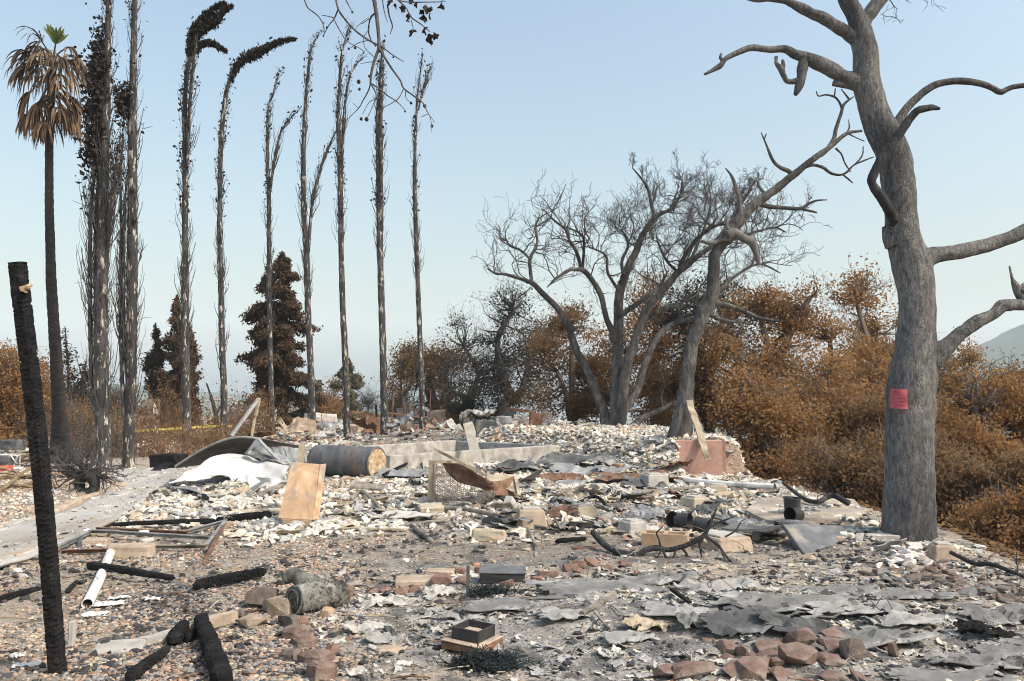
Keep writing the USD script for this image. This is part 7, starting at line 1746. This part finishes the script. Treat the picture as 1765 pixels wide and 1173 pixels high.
# wreckage at the left edge
wk = thing('cart_frame', 'white tubular frame of a burnt cart at the left edge', 'cart', gp(18, 812))
yk = float(gp(18, 808)[1])
for a, b in (((0, 783), (34, 785)), ((34, 783), (34, 804)), ((17, 783), (8, 810)), ((17, 783), (30, 800)), ((-10, 803), (34, 803)), ((30, 786), (22, 806)), ((-6, 783), (-6, 808))):
    obj('tube', tube(np.array([A(*a, yk), A(*b, yk + .1)]), .016, 6), 'white_pipe_paint', wk)
obj('basket', box((.5, .35, .22), A(6, 794, yk + .15), None, .01, jit=.02, sub=1), 'dark_metal', wk)
for lb, px, py, w, d, t, m, dz in (('red crate bottom showing in the wreckage at the left edge', 6, 812, .3, .3, .14, 'red_paint', 0), ('white lump beside the cart frame', 30, 812, .22, .2, .1, 'white_metal', 0), ('black engine lump behind the frond heap', 18, 780, .6, .4, .3, 'dark_metal', .1), ('white and black appliance wreck behind the fallen fronds', 42, 770, .5, .4, .4, 'dark_metal', .2), ('green metal bin left behind the charred post', 54, 768, .4, .4, .9, 'green_bin', 0), ('white post stub behind the fallen fronds', 47, 768, .1, .1, .95, 'white_pipe_paint', 0), ('red can at the foot of the palm', 123, 773, .3, .25, .5, 'red_paint', 0), ('dark block of burnt debris by the dead hedge', 285, 812, .7, .5, .4, 'char_wood', 0)):
    block('wreckage_piece', lb, 'wreckage', px, py, w, d, t, g.uniform(-.3, .3), m, .03, .03, dz=dz, seed=int(px), sub=2)

# ------------------------------------------------------------------ ruins in the middle distance
ar = thing('garden_arch', 'white curved metal garden arch on thin posts beyond the poplars', 'arch', A(370, 750, 40) * [1, 1, 0])
for dz in (0, -.18):
    obj('arch', tube(spline(np.array([A(x, y, 40) + [0, 0, dz] for x, y in ((332, 700), (345, 689), (360, 684), (376, 683), (395, 685), (412, 692))]), 24), .035, 6), 'white_pipe_paint', ar)
for x, y in ((337, 697), (346, 691), (355, 688), (364, 686), (373, 685), (384, 685), (394, 687), (404, 690)):
    obj('slat', tube(np.array([A(x, y, 40), A(x + 2, y + 1, 40) - [0, 0, .2]]), .02, 5), 'white_pipe_paint', ar)
obj('post', beam(A(338, 752, 40), A(337, 698, 40), .22, .22, 3, .06, n=7), 'grey_wood', ar)
obj('post', beam(A(412, 752, 40), A(412, 690, 40), .10, .10, 3, .04, n=7), 'grey_wood', ar)
rl = thing('railing', 'thin grey horizontal rails beneath the garden arch', 'railing', A(360, 745, 41) * [1, 1, 0])
for y in (725, 733, 741):
    obj('rail', beam(A(340, y, 41), A(378, y - 1, 41), .05, .05, n=2), 'grey_metal' if y < 741 else 'rust_metal', rl)
one('dead_tree_stump', 'thin dead split trunk standing beneath the garden arch', 'tree', MB().add(*tube(spline(np.array([A(374, 755, 36), A(373, 720, 36), A(366, 690, 36), A(356, 660, 36)]), 16), np.linspace(.16, .03, 16), 7, .3, 4)).add(*tube(np.array([A(373, 715, 36), A(380, 700, 36)]), .05, 5)), 'char_bark', True)
st = thing('wrecked_stair', 'white burnt metal stair wreck right of the garden arch', 'stair', A(398, 750, 39) * [1, 1, 0])
for k in range(7):
    obj('strut', beam(A(388 + g.uniform(0, 26), 748, 39), A(388 + g.uniform(0, 26), 695 + g.uniform(0, 20), 39), .09, .07, k, .03, n=4), 'ash_white' if k % 2 else 'grey_metal', st)
for k in range(5):
    obj('tread', box((.6, .35, .06), A(393 + 4 * k, 742 - 9 * k, 39.2), euler(.1, g.normal(0, .2), .2), .01), 'grey_metal', st)
lp = thing('broken_post', 'pale broken post with a leaning pipe left of the brown spruce', 'post', A(436, 752, 24) * [1, 1, 0])
obj('post', beam(A(434, 752, 24), A(440, 714, 24), .06, .06, 2, .02, n=5), 'weathered_tan_wood', lp)
obj('head', beam(A(441, 716, 24), A(447, 685, 24), .14, .06, 2, .05, n=6), 'weathered_tan_wood', lp)
obj('leaning_pipe', tube(np.array([A(398, 752, 23), A(445, 688, 24)]), .065, 8), 'grey_metal', lp)
g = np.random.default_rng(73)
def ruin(name, label, cat, px, py, Y, w, hgt, m, kind, seed):
    b = A(px, py, Y); b[2] = H(b[0], b[1])
    if kind == 'post':
        return one(name, label, cat, beam(b - [0, 0, .1], b + [g.normal(0, .15), 0, hgt], w, w, seed, w * .5, up=(0, 1, 0), n=6), m)
    if kind == 'beam':
        return one(name, label, cat, beam(b + [-w / 2, 0, hgt], b + [w / 2, .3, hgt * g.uniform(.3, .9)], .10, .10, seed, .08, n=8), m)
    if kind == 'sheet':
        v, q = crumple(w, w * .6, hgt, seed, 16, 3.0)
        return one(name, label, cat, thick((v @ euler(.3, g.normal(0, .2), g.normal(0, .4)).T + b + [0, 0, hgt * .4], q), .02), m)
    return one(name, label, cat, box((w, w * .7, hgt), b + [0, 0, hgt / 2 - .05], euler(0, g.normal(0, .1), g.normal(0, .4)), .02, jit=.08 * min(w, hgt) + .02, sub=2, seed=seed), m)
for i, q in enumerate((
    ('rusty_post', 'thin rusty post left of the slimmest poplar, taller one', 'post', 701, 742, 36, .05, 1.6, 'rust_metal', 'post'), ('rusty_post', 'thin rusty post right of the twin-stemmed poplar', 'post', 673, 745, 34, .06, 1.7, 'rust_metal', 'post'), ('rusty_post', 'black post left of the twin-stemmed poplar', 'post', 650, 750, 33, .09, 1.3, 'char_wood', 'post'), ('rusty_post', 'thin post between the twin-stemmed and slimmest poplars', 'post', 710, 742, 37, .05, 1.2, 'rust_metal', 'post'),
    ('rusty_post', 'thin tall rusty rod right of the slimmest poplar', 'post', 740, 745, 33, .035, 1.9, 'rust_metal', 'post'), ('rusty_post', 'grey rod right of the leftmost ruins fence', 'post', 716, 745, 35, .045, 1.5, 'dark_metal', 'post'), ('grey_post', 'short grey post behind the tank', 'post', 524, 750, 34, .09, .9, 'grey_metal', 'post'),
    ('collapsed_beam', 'long brown collapsed beam left of the twin-stemmed poplar', 'beam', 630, 740, 33, 1.6, 1.0, 'rust_metal', 'beam'), ('collapsed_beam', 'thin rail across the back between the two right poplars', 'beam', 700, 735, 37, 2.0, .8, 'rust_metal', 'beam'), ('collapsed_beam', 'pale beam right of the slimmest poplar', 'beam', 760, 740, 32, 1.2, .5, 'weathered_tan_wood', 'beam'), ('collapsed_beam', 'charred beam behind the brown spruce foot', 'beam', 515, 742, 36, 1.4, .9, 'char_wood', 'beam'),
    ('collapsed_sheet', 'grey curved roofing sheet right of the twin-stemmed poplar', 'metal sheet', 692, 752, 29, 1.2, .55, 'grey_metal', 'sheet'), ('collapsed_sheet', 'brown slumped roof section left of the twin-stemmed poplar', 'metal sheet', 628, 748, 31, 1.5, .9, 'rust_metal', 'sheet'), ('collapsed_sheet', 'grey crumpled sheet behind the tank top', 'metal sheet', 565, 745, 33, 1.4, .5, 'grey_metal', 'sheet'), ('collapsed_sheet', 'charred crumpled roof behind the spruce trunk', 'metal sheet', 512, 735, 37, 1.3, .9, 'felt_dark', 'sheet'), ('collapsed_sheet', 'dull tan slumped cover left of the poplar by the spruce', 'metal sheet', 515, 752, 30, 1.5, .8, 'tan_block', 'sheet'),
    ('collapsed_sheet', 'rust coloured sheet heap right of the slimmest poplar', 'metal sheet', 752, 745, 33, 1.0, .7, 'brick_red', 'sheet'), ('collapsed_sheet', 'pale tangle of laths right of the slimmest poplar', 'metal sheet', 775, 748, 31, 1.0, .6, 'ash_white', 'sheet'), ('red_board', 'flat red-brown panel on the back foundation wall', 'panel', 737, 764, 23.5, .8, .08, 'red_paint', 'box'), ('burnt_crate', 'black wreck box left of the twin-stemmed poplar', 'box', 642, 735, 38, .6, .9, 'dark_metal', 'box'), ('rubble_block', 'pale block in the ruins right of the brown spruce', 'block', 555, 742, 36, .6, .35, 'ash_white', 'box'),
    ('rubble_block', 'tan block in the ruins beside the twin-stemmed poplar', 'block', 612, 742, 35, .7, .4, 'tan_block', 'box'), ('rubble_block', 'pale wall fragment at the back right of the slimmest poplar', 'block', 704, 722, 44, 1.1, .9, 'ash_white', 'box'), ('rubble_block', 'brown wall fragment at the back between the bare trees', 'block', 752, 725, 40, .8, .9, 'tan_block', 'box'), ('rubble_block', 'white wall fragment at the back beside the orange shrub', 'block', 558, 728, 46, 1.4, .6, 'white_stone', 'box'), ('rubble_block', 'grey drum at the back of the mound left of its crest', 'block', 878, 748, 27, .3, .35, 'dark_metal', 'box'),
    ('rubble_block', 'square tan block on the skyline of the mound', 'block', 943, 745, 27.5, .3, .3, 'tan_block', 'box'), ('rubble_block', 'rusty upright flap on the mound left of its crest', 'block', 923, 752, 25.5, .4, .5, 'rust_metal', 'box'), ('rubble_block', 'grey half-buried hood shape on the mound', 'block', 868, 757, 25.5, .5, .4, 'grey_metal', 'box'), ('collapsed_beam', 'dark timber along the top of the mound', 'beam', 898, 745, 27, 1.0, .35, 'rust_metal', 'beam'))):
    ruin(*q, 800 + i)
for k in range(9):
    px = 430 + k * 34 + g.normal(0, 6)
    ruin('wire_stake', 'thin dark stake in the line of the ruined fence behind the poplars', 'stake', px, 745, 38 + g.normal(0, 1.2), .03, g.uniform(.8, 1.3), 'rust_metal', 'post', 860 + k).SetCustomDataByKey('group', 'stakes of the ruined fence')
g = np.random.default_rng(74)
POPS = [('the bent feather-tipped poplar', 386), ('the short forked poplar', 467), ('the brown spruce', 490), ('the poplar right of the spruce', 538), ('the two-tipped poplar', 597), ('the twin-stemmed poplar', 661), ('the slimmest poplar', 727), ('the draped cabinet', 830)]
HUE = {'ash_white': 'pale', 'tan_block': 'tan', 'grey_metal': 'metal-grey', 'rust_metal': 'rusty', 'dark_stone': 'dark', 'ash_grey': 'ash grey', 'felt_dark': 'blackish', 'weathered_tan_wood': 'straw-tan'}
def near_poplar(px, Y, m, what, w):
    p = POPS[int(np.argmin([abs(px - q[1]) for q in POPS]))]
    return f"{'large' if w > .36 else 'small' if w < .22 else 'middling'} {HUE[m]} {what} {'far back' if Y > 37 else 'lying' if Y > 29 else 'near'} {'right' if px > p[1] else 'left'} of {p[0]}"
mats = ['ash_white', 'tan_block', 'grey_metal', 'rust_metal', 'dark_stone', 'ash_grey', 'felt_dark', 'weathered_tan_wood']
for k in range(110):
    px, Y = g.uniform(345, 800), g.uniform(24, 44)
    x = (px - CX) / F * Y; w = g.uniform(.12, .5)
    b = np.array([x, Y, H(x, Y)])
    if k % 3:
        v, f = rock((w, w * .7, w * g.uniform(.3, .6)), 1100 + k, .25, 12)
        one('debris_chunk', near_poplar(px, Y, mats[k % 8], 'broken chunk', w), 'rubble', (v + b + [0, 0, .05], f), mats[k % 8], False, 'chunks strewn in the ruins behind the poplars')
    else:
        v, q = crumple(w * 2, w * 1.2, w * .8, 1100 + k, 9, 3)
        one('debris_sheet', near_poplar(px, Y, mats[(k // 3) % 8], 'crumpled sheet', w), 'rubble', thick((v @ euler(g.normal(0, .4), g.normal(0, .4), g.uniform(0, 3)).T + b + [0, 0, .12], q), .015), mats[(k // 3) % 8], False, 'crumpled sheets in the ruins behind the poplars')

# pieces of board and sheet one can pick out in the rubble field
MARKS = [('the white crumpled metal', 400, 840), ('the rusty plate', 515, 880), ('the tank', 595, 800), ('the round lid', 688, 868), ('the wire mesh', 790, 845), ('the bent metal box', 860, 830), ('the cream chunk', 845, 920), ('the large tan pier', 915, 900), ('the long foundation wall', 820, 785), ('the leaning plank', 818, 770), ('the half-dark pier', 1003, 882),
         ('the dark arched sheet', 1010, 800), ('the flat-capped pier', 1130, 832), ('the slab-edge pier', 1202, 865), ('the cinder block', 1150, 935), ('the leaning oak', 1172, 790), ('the red wall', 1215, 800), ('the cream pipe', 1270, 842), ('the pier beside the cream pipe', 1240, 845), ('the broad pier', 1252, 940)]
COLOUR = {'ash_white': 'pale', 'ash_grey': 'ash grey', 'felt': 'grey', 'felt_dark': 'dark grey', 'grey_metal': 'metal-grey', 'rust_metal': 'rusty', 'grey_wood': 'grey', 'char_wood': 'charred', 'weathered_tan_wood': 'tan'}
def beside(px, py, colour, what, size):
    d = [np.hypot(px - m[1], 2 * (py - m[2])) for m in MARKS]; m = MARKS[int(np.argmin(d))]
    dx, dy = px - m[1], 2 * (py - m[2])
    side = ('right of' if dx > 0 else 'left of') if abs(dx) > abs(dy) else ('in front of' if dy > 0 else 'behind')
    return f'{size} {COLOUR[colour]} {what} lying {side} {m[0]}'
g = np.random.default_rng(75)
for k in range(120):
    px, py = g.uniform(560, 1330), g.uniform(785, 915)
    p = gp(px, py)
    if p[0] > 4.4: continue
    s = p[1] / F; L = g.uniform(.2, .8); a = g.normal(0, .6)
    d = np.array([np.cos(a), np.sin(a), g.normal(0, .08)]) * L / 2
    if k % 2:
        mt = ('grey_wood', 'char_wood', 'weathered_tan_wood', 'rust_metal')[k // 2 % 4]
        one('lath_piece', beside(px, py, mt, 'splintered lath', 'long' if L > .55 else 'short' if L < .35 else 'middling'), 'lath', beam(p - d + [0, 0, .04], p + d + [0, 0, .05], g.uniform(.02, .06), .015, k, .015, n=6), mt, False, 'splintered laths in the rubble field')
    else:
        v, q = crumple(L * .8, L * .6, g.uniform(.05, .16), 1300 + k, 10, 3.2)
        mt = ('ash_white', 'ash_grey', 'felt', 'felt_dark', 'grey_metal', 'rust_metal')[k // 2 % 6]
        one('flake_piece', beside(px, py, mt, 'curled sheet flake', 'large' if L > .55 else 'small' if L < .35 else 'middling'), 'scrap', thick((v @ euler(g.normal(0, .25), g.normal(0, .25), a).T + p + [0, 0, .02], q), .008), mt, False, 'curled flakes in the rubble field')

# ------------------------------------------------------------------ gravel, rubble, ash, charcoal: what nobody could count
g = np.random.default_rng(77)
def soil(x, y):
    return COL[np.clip(np.searchsorted(gx, x), 0, len(gx) - 1), np.clip(np.searchsorted(gy, y), 0, len(gy) - 1)]
def scatter(n, x0, x1, y0, y1, ok, far=1.0):
    """points on the ground, thinned by ok(x, y, soil)"""
    X, Y = [], []
    got = 0
    for _ in range(14):
        y = y0 * (y1 / y0) ** (g.random(n) ** far); x = g.uniform(x0, x1, n)
        k = ok(x, y, soil(x, y)) > g.random(n)
        k &= np.abs(x) < y * .70 + .3
        X.append(x[k]); Y.append(y[k]); got += k.sum()
        if got > n: break
    x, y = np.concatenate(X)[:n], np.concatenate(Y)[:n]
    return np.stack([x, y, H(x, y)], 1)
def protos(kind, mats, seed):
    out = []
    for i, m in enumerate(mats):
        if kind == 'pebble':
            s = trimesh.creation.icosphere(1, .5); v = np.array(s.vertices)
            v = v * (1 + .35 * (meshkit.noise(v * 2.2 + seed + i * 5, i) - .5))[:, None] * [1, .8, .58]
            out.append(((v, np.array(s.faces)), m))
        elif kind == 'chunk':
            out.append((rock((1, .75, .5), seed + i, .3, 11), m))
        elif kind == 'flake':
            v, q = crumple(1, .8, .34, seed + i, 6, 2.6)
            out.append((thick((v, q), .05), m))
        elif kind == 'loop':
            q = np.random.default_rng(seed + i)
            v, f = tube(spline(np.cumsum(q.normal(0, .16, (9, 3)) * [1, 1, .5] + [.05, 0, .01], 0) - [.2, 0, 0], 26), .008, 3)
            out.append(((v, f), m))
        else:
            v, f = tube(spline(np.array([[-.5, 0, 0], [0, .06 * (i % 3 - 1), .04], [.5, 0, .02]]), 5), .022, 4)
            out.append(((v, f), m))
    return out
def lay(name, label, kind, mats, P, smin, smax, tilt, seed, lift=.2, skew=2.0):
    n = len(P); s = smin * (smax / smin) ** (g.random(n) ** skew)
    P = P + np.c_[np.zeros((n, 2)), s * lift]
    sc = s[:, None] * g.uniform(.75, 1.25, (n, 3))
    instancer(name, protos(kind, mats, seed), P, quats(n, tilt, g), sc, g.integers(0, len(mats), n), label, None)
for nm, c in (('pebble_tan', (.37, .29, .215)), ('pebble_brown', (.24, .165, .115)), ('pebble_cream', (.43, .36, .275)), ('pebble_grey', (.22, .215, .21)), ('pebble_dark', (.065, .064, .066)), ('pebble_pink', (.36, .235, .18)),
              ('chunk_white', (.57, .535, .48)), ('chunk_cream', (.49, .44, .36)), ('chunk_grey', (.30, .295, .285)), ('chunk_tan', (.36, .285, .21)), ('chunk_char', (.035, .034, .035)), ('chunk_red', (.34, .175, .12)), ('straw', (.27, .215, .145)), ('flake_pale', (.44, .42, .38)), ('flake_grey', (.27, .263, .25))):
    M(nm, [(.3, tuple(np.array(c) * .72)), (.7, tuple(np.array(c) * 1.22))], scale=4, bump=.3, bdist=.05, detail=3)
lum = lambda c: c.mean(-1)
brown = lambda c: np.clip((c[..., 0] - c[..., 2]) * 9, 0, 1)
offpath = lambda x, y: (shapely.distance(PATH_POLY, shapely.points(x, y)) > .05) * 1.0
onlot = lambda x, y: (outside(x, y) < .5) * 1.0
peb = ['pebble_tan', 'pebble_brown', 'pebble_cream', 'pebble_grey', 'pebble_pink', 'pebble_dark', 'pebble_tan', 'pebble_brown', 'pebble_grey']
left = lambda x, y: smooth(-.9, -1.9, x + .12 * (y - 7) + .7 * (meshkit.noise(np.stack([x, y, 0 * x], -1) * 1.3, 5) - .5))
bed = lambda x, y: .12 + .88 * smooth(.42, .55, meshkit.fbm(np.stack([x, y, 0 * x], -1) * 1.5, 3, 88))
lay('gravel', 'river pebbles spread over the left foreground', 'pebble', peb, scatter(24000, -5.6, .2, 4.2, 11.5, lambda x, y, c: left(x, y) * offpath(x, y) * bed(x, y), 1.0), .011, .044, .25, 1, .1, 1.5)
lay('gravel', 'burnt dark pebbles in the scorched patches of the left foreground', 'pebble', ['pebble_dark', 'pebble_grey', 'chunk_char', 'pebble_brown'], scatter(7000, -4.5, .2, 4.2, 8.5, lambda x, y, c: left(x, y) * smooth(.2, .08, lum(c))), .012, .044, .25, 2, .1, 1.5)
lay('gravel', 'pale gravel on the bank left of the path', 'pebble', ['pebble_cream', 'pebble_tan', 'chunk_white', 'pebble_grey', 'pebble_brown', 'pebble_pink'], scatter(9000, -11, -6.2, 6, 17, lambda x, y, c: offpath(x, y) * (shapely.distance(BANK, shapely.points(x, y)) < .2)), .02, .07, .3, 3, .12)
lay('rubble', 'white plaster rubble heaped on the mound and across the middle of the lot', 'chunk', ['chunk_white', 'chunk_cream', 'chunk_white', 'chunk_cream', 'chunk_grey', 'chunk_tan'], scatter(30000, -7.5, 5.2, 8.5, 29, lambda x, y, c: offpath(x, y) * onlot(x, y) * smooth(.22, .42, lum(c))), .03, .20, .5, 4, .15, 2.4)
lay('rubble', 'cream rubble covering the raised mound', 'chunk', ['chunk_white', 'chunk_cream', 'chunk_cream', 'chunk_tan', 'chunk_grey', 'chunk_white', 'chunk_tan'], scatter(20000, -3.5, 5.1, 16.6, 29, lambda x, y, c: onlot(x, y) * smooth(1.6, .6, shapely.distance(MOUND, shapely.points(x, y)))), .02, .28, .55, 44, .12, 3.0)
lay('rubble', 'mixed broken rubble between the burnt pieces', 'chunk', ['chunk_tan', 'chunk_grey', 'chunk_cream', 'chunk_char', 'chunk_red', 'chunk_white', 'chunk_tan'], scatter(13000, -7, 5.2, 7, 30, lambda x, y, c: offpath(x, y) * onlot(x, y) * (.10 + .5 * smooth(9.3, 10.5, y) * smooth(.2, .32, lum(c)))), .02, .10, .4, 5, .12, 2.4)
lay('rubble', 'broken rubble far back among the ruins', 'chunk', ['chunk_tan', 'chunk_grey', 'chunk_cream', 'chunk_char', 'chunk_white', 'chunk_red'], scatter(7000, -18, 4, 24, 48, lambda x, y, c: onlot(x, y)), .06, .32, .4, 6, .12, 2.2)
lay('ash_flakes', 'pale and grey ash flakes over the right foreground', 'flake', ['flake_grey', 'flake_pale', 'flake_grey', 'felt', 'chunk_cream', 'chunk_grey', 'felt_dark'], scatter(7500, -1.4, 4.6, 4.2, 8.2, lambda x, y, c: onlot(x, y) * smooth(.20, .30, lum(c)) * (1 - brown(c) * .6)), .012, .085, .35, 7, .05, 2.6)
lay('ash_flakes', 'curled flakes lying through the rubble field', 'flake', ['flake_pale', 'flake_grey', 'felt', 'felt_dark', 'weathered_tan_wood', 'chunk_cream'], scatter(2600, -6, 5, 8.5, 26, lambda x, y, c: offpath(x, y) * onlot(x, y) * smooth(.2, .4, lum(c))), .06, .28, .4, 8, .08, 2.2)
lay('small_gravel', 'small tan grit on the dirt of the near ground', 'chunk', ['chunk_tan', 'pebble_tan', 'pebble_grey', 'chunk_char'], scatter(14000, -3.5, 5, 4.2, 11, lambda x, y, c: onlot(x, y) * offpath(x, y) * brown(c)), .005, .022, .4, 9, .1, 1.6)
lay('ash_crumbs', 'grey ash crumbs and dust clods over the near right ground', 'chunk', ['chunk_grey', 'flake_grey', 'felt', 'felt_dark', 'pebble_grey', 'flake_pale'], scatter(26000, -2.2, 5, 4.2, 9, lambda x, y, c: onlot(x, y) * (1 - brown(c) * .8)), .004, .024, .5, 19, .1, 1.8)
lay('charcoal', 'bits of charcoal strewn everywhere on the burnt ground', 'chunk', ['chunk_char', 'pebble_dark', 'chunk_char'], scatter(14000, -6.5, 5, 4.2, 24, lambda x, y, c: onlot(x, y) * offpath(x, y) * smooth(.42, .62, meshkit.fbm(np.stack([x, y, 0 * x], -1) * 2.0, 3, 91))), .012, .09, .4, 10, .1, 2.6)
lay('straw', 'straw, splinters and thin burnt twigs on the ground', 'twig', ['straw', 'weathered_tan_wood', 'twig_dark', 'grey_wood', 'straw', 'rust_metal'], scatter(5500, -6, 5, 4.2, 22, lambda x, y, c: onlot(x, y) * offpath(x, y) * .7), .04, .26, .14, 11, .03, 2.2)
PP_ = []
while len(PP_) < 1500:
    u, w = g.random() ** .8, g.random() ** .6
    q = L_[0] + 0
    i = u * (len(L_) - 1); a = int(min(i, len(L_) - 2)); t = i - a
    q = (L_[a] * (1 - t) + L_[a + 1] * t) * (1 - w) + (R_[a] * (1 - t) + R_[a + 1] * t) * w
    if PATH_POLY.contains(shapely.Point(*q)): PP_.append([*q, float(h(*q)) + .06])
lay('path_debris', 'crumbs of ash, stone and charcoal spilled over the path', 'chunk', ['chunk_cream', 'chunk_grey', 'chunk_tan', 'chunk_char', 'chunk_white', 'flake_grey'], np.array(PP_), .012, .09, .4, 17, .1, 2.6)
lay('wire_tangles', 'thin rusty and grey wires curling out of the rubble', 'loop', ['rust_metal', 'twig_dark', 'grey_metal', 'rust_metal', 'twig_grey'], scatter(420, -6, 4.6, 5.5, 26, lambda x, y, c: onlot(x, y) * offpath(x, y)), .12, .5, .3, 13, .02, 1.4)
lay('leaf_litter', 'brown fallen leaves on the slope below the brow', 'flake', ['rust_leaf', 'brown_leaf', 'tan_leaf'], scatter(7000, 4.2, 9, 5.5, 18, lambda x, y, c: (outside(x, y) > .25) * 1.0), .03, .09, .4, 12, .15, 1.5)
# ------------------------------------------------------------------ haze: smoke in the air
usdkit.material(stage, '/World/Looks/haze_look', {'v': ('principled_volume', {'color': (.76, .89, 1.0), 'density': HAZE, 'anisotropy': 0.0})}, [], volume='v.volume')
hz = trimesh.creation.box([5400, 3900, 330]); hz.apply_translation([0, 700, 165 - 63])
keys(usdkit.mesh(stage, '/World/haze', hz, '/World/Looks/haze_look').GetPrim(), 'thin smoke haze hanging over the whole burnt lot', None, None, 'stuff')
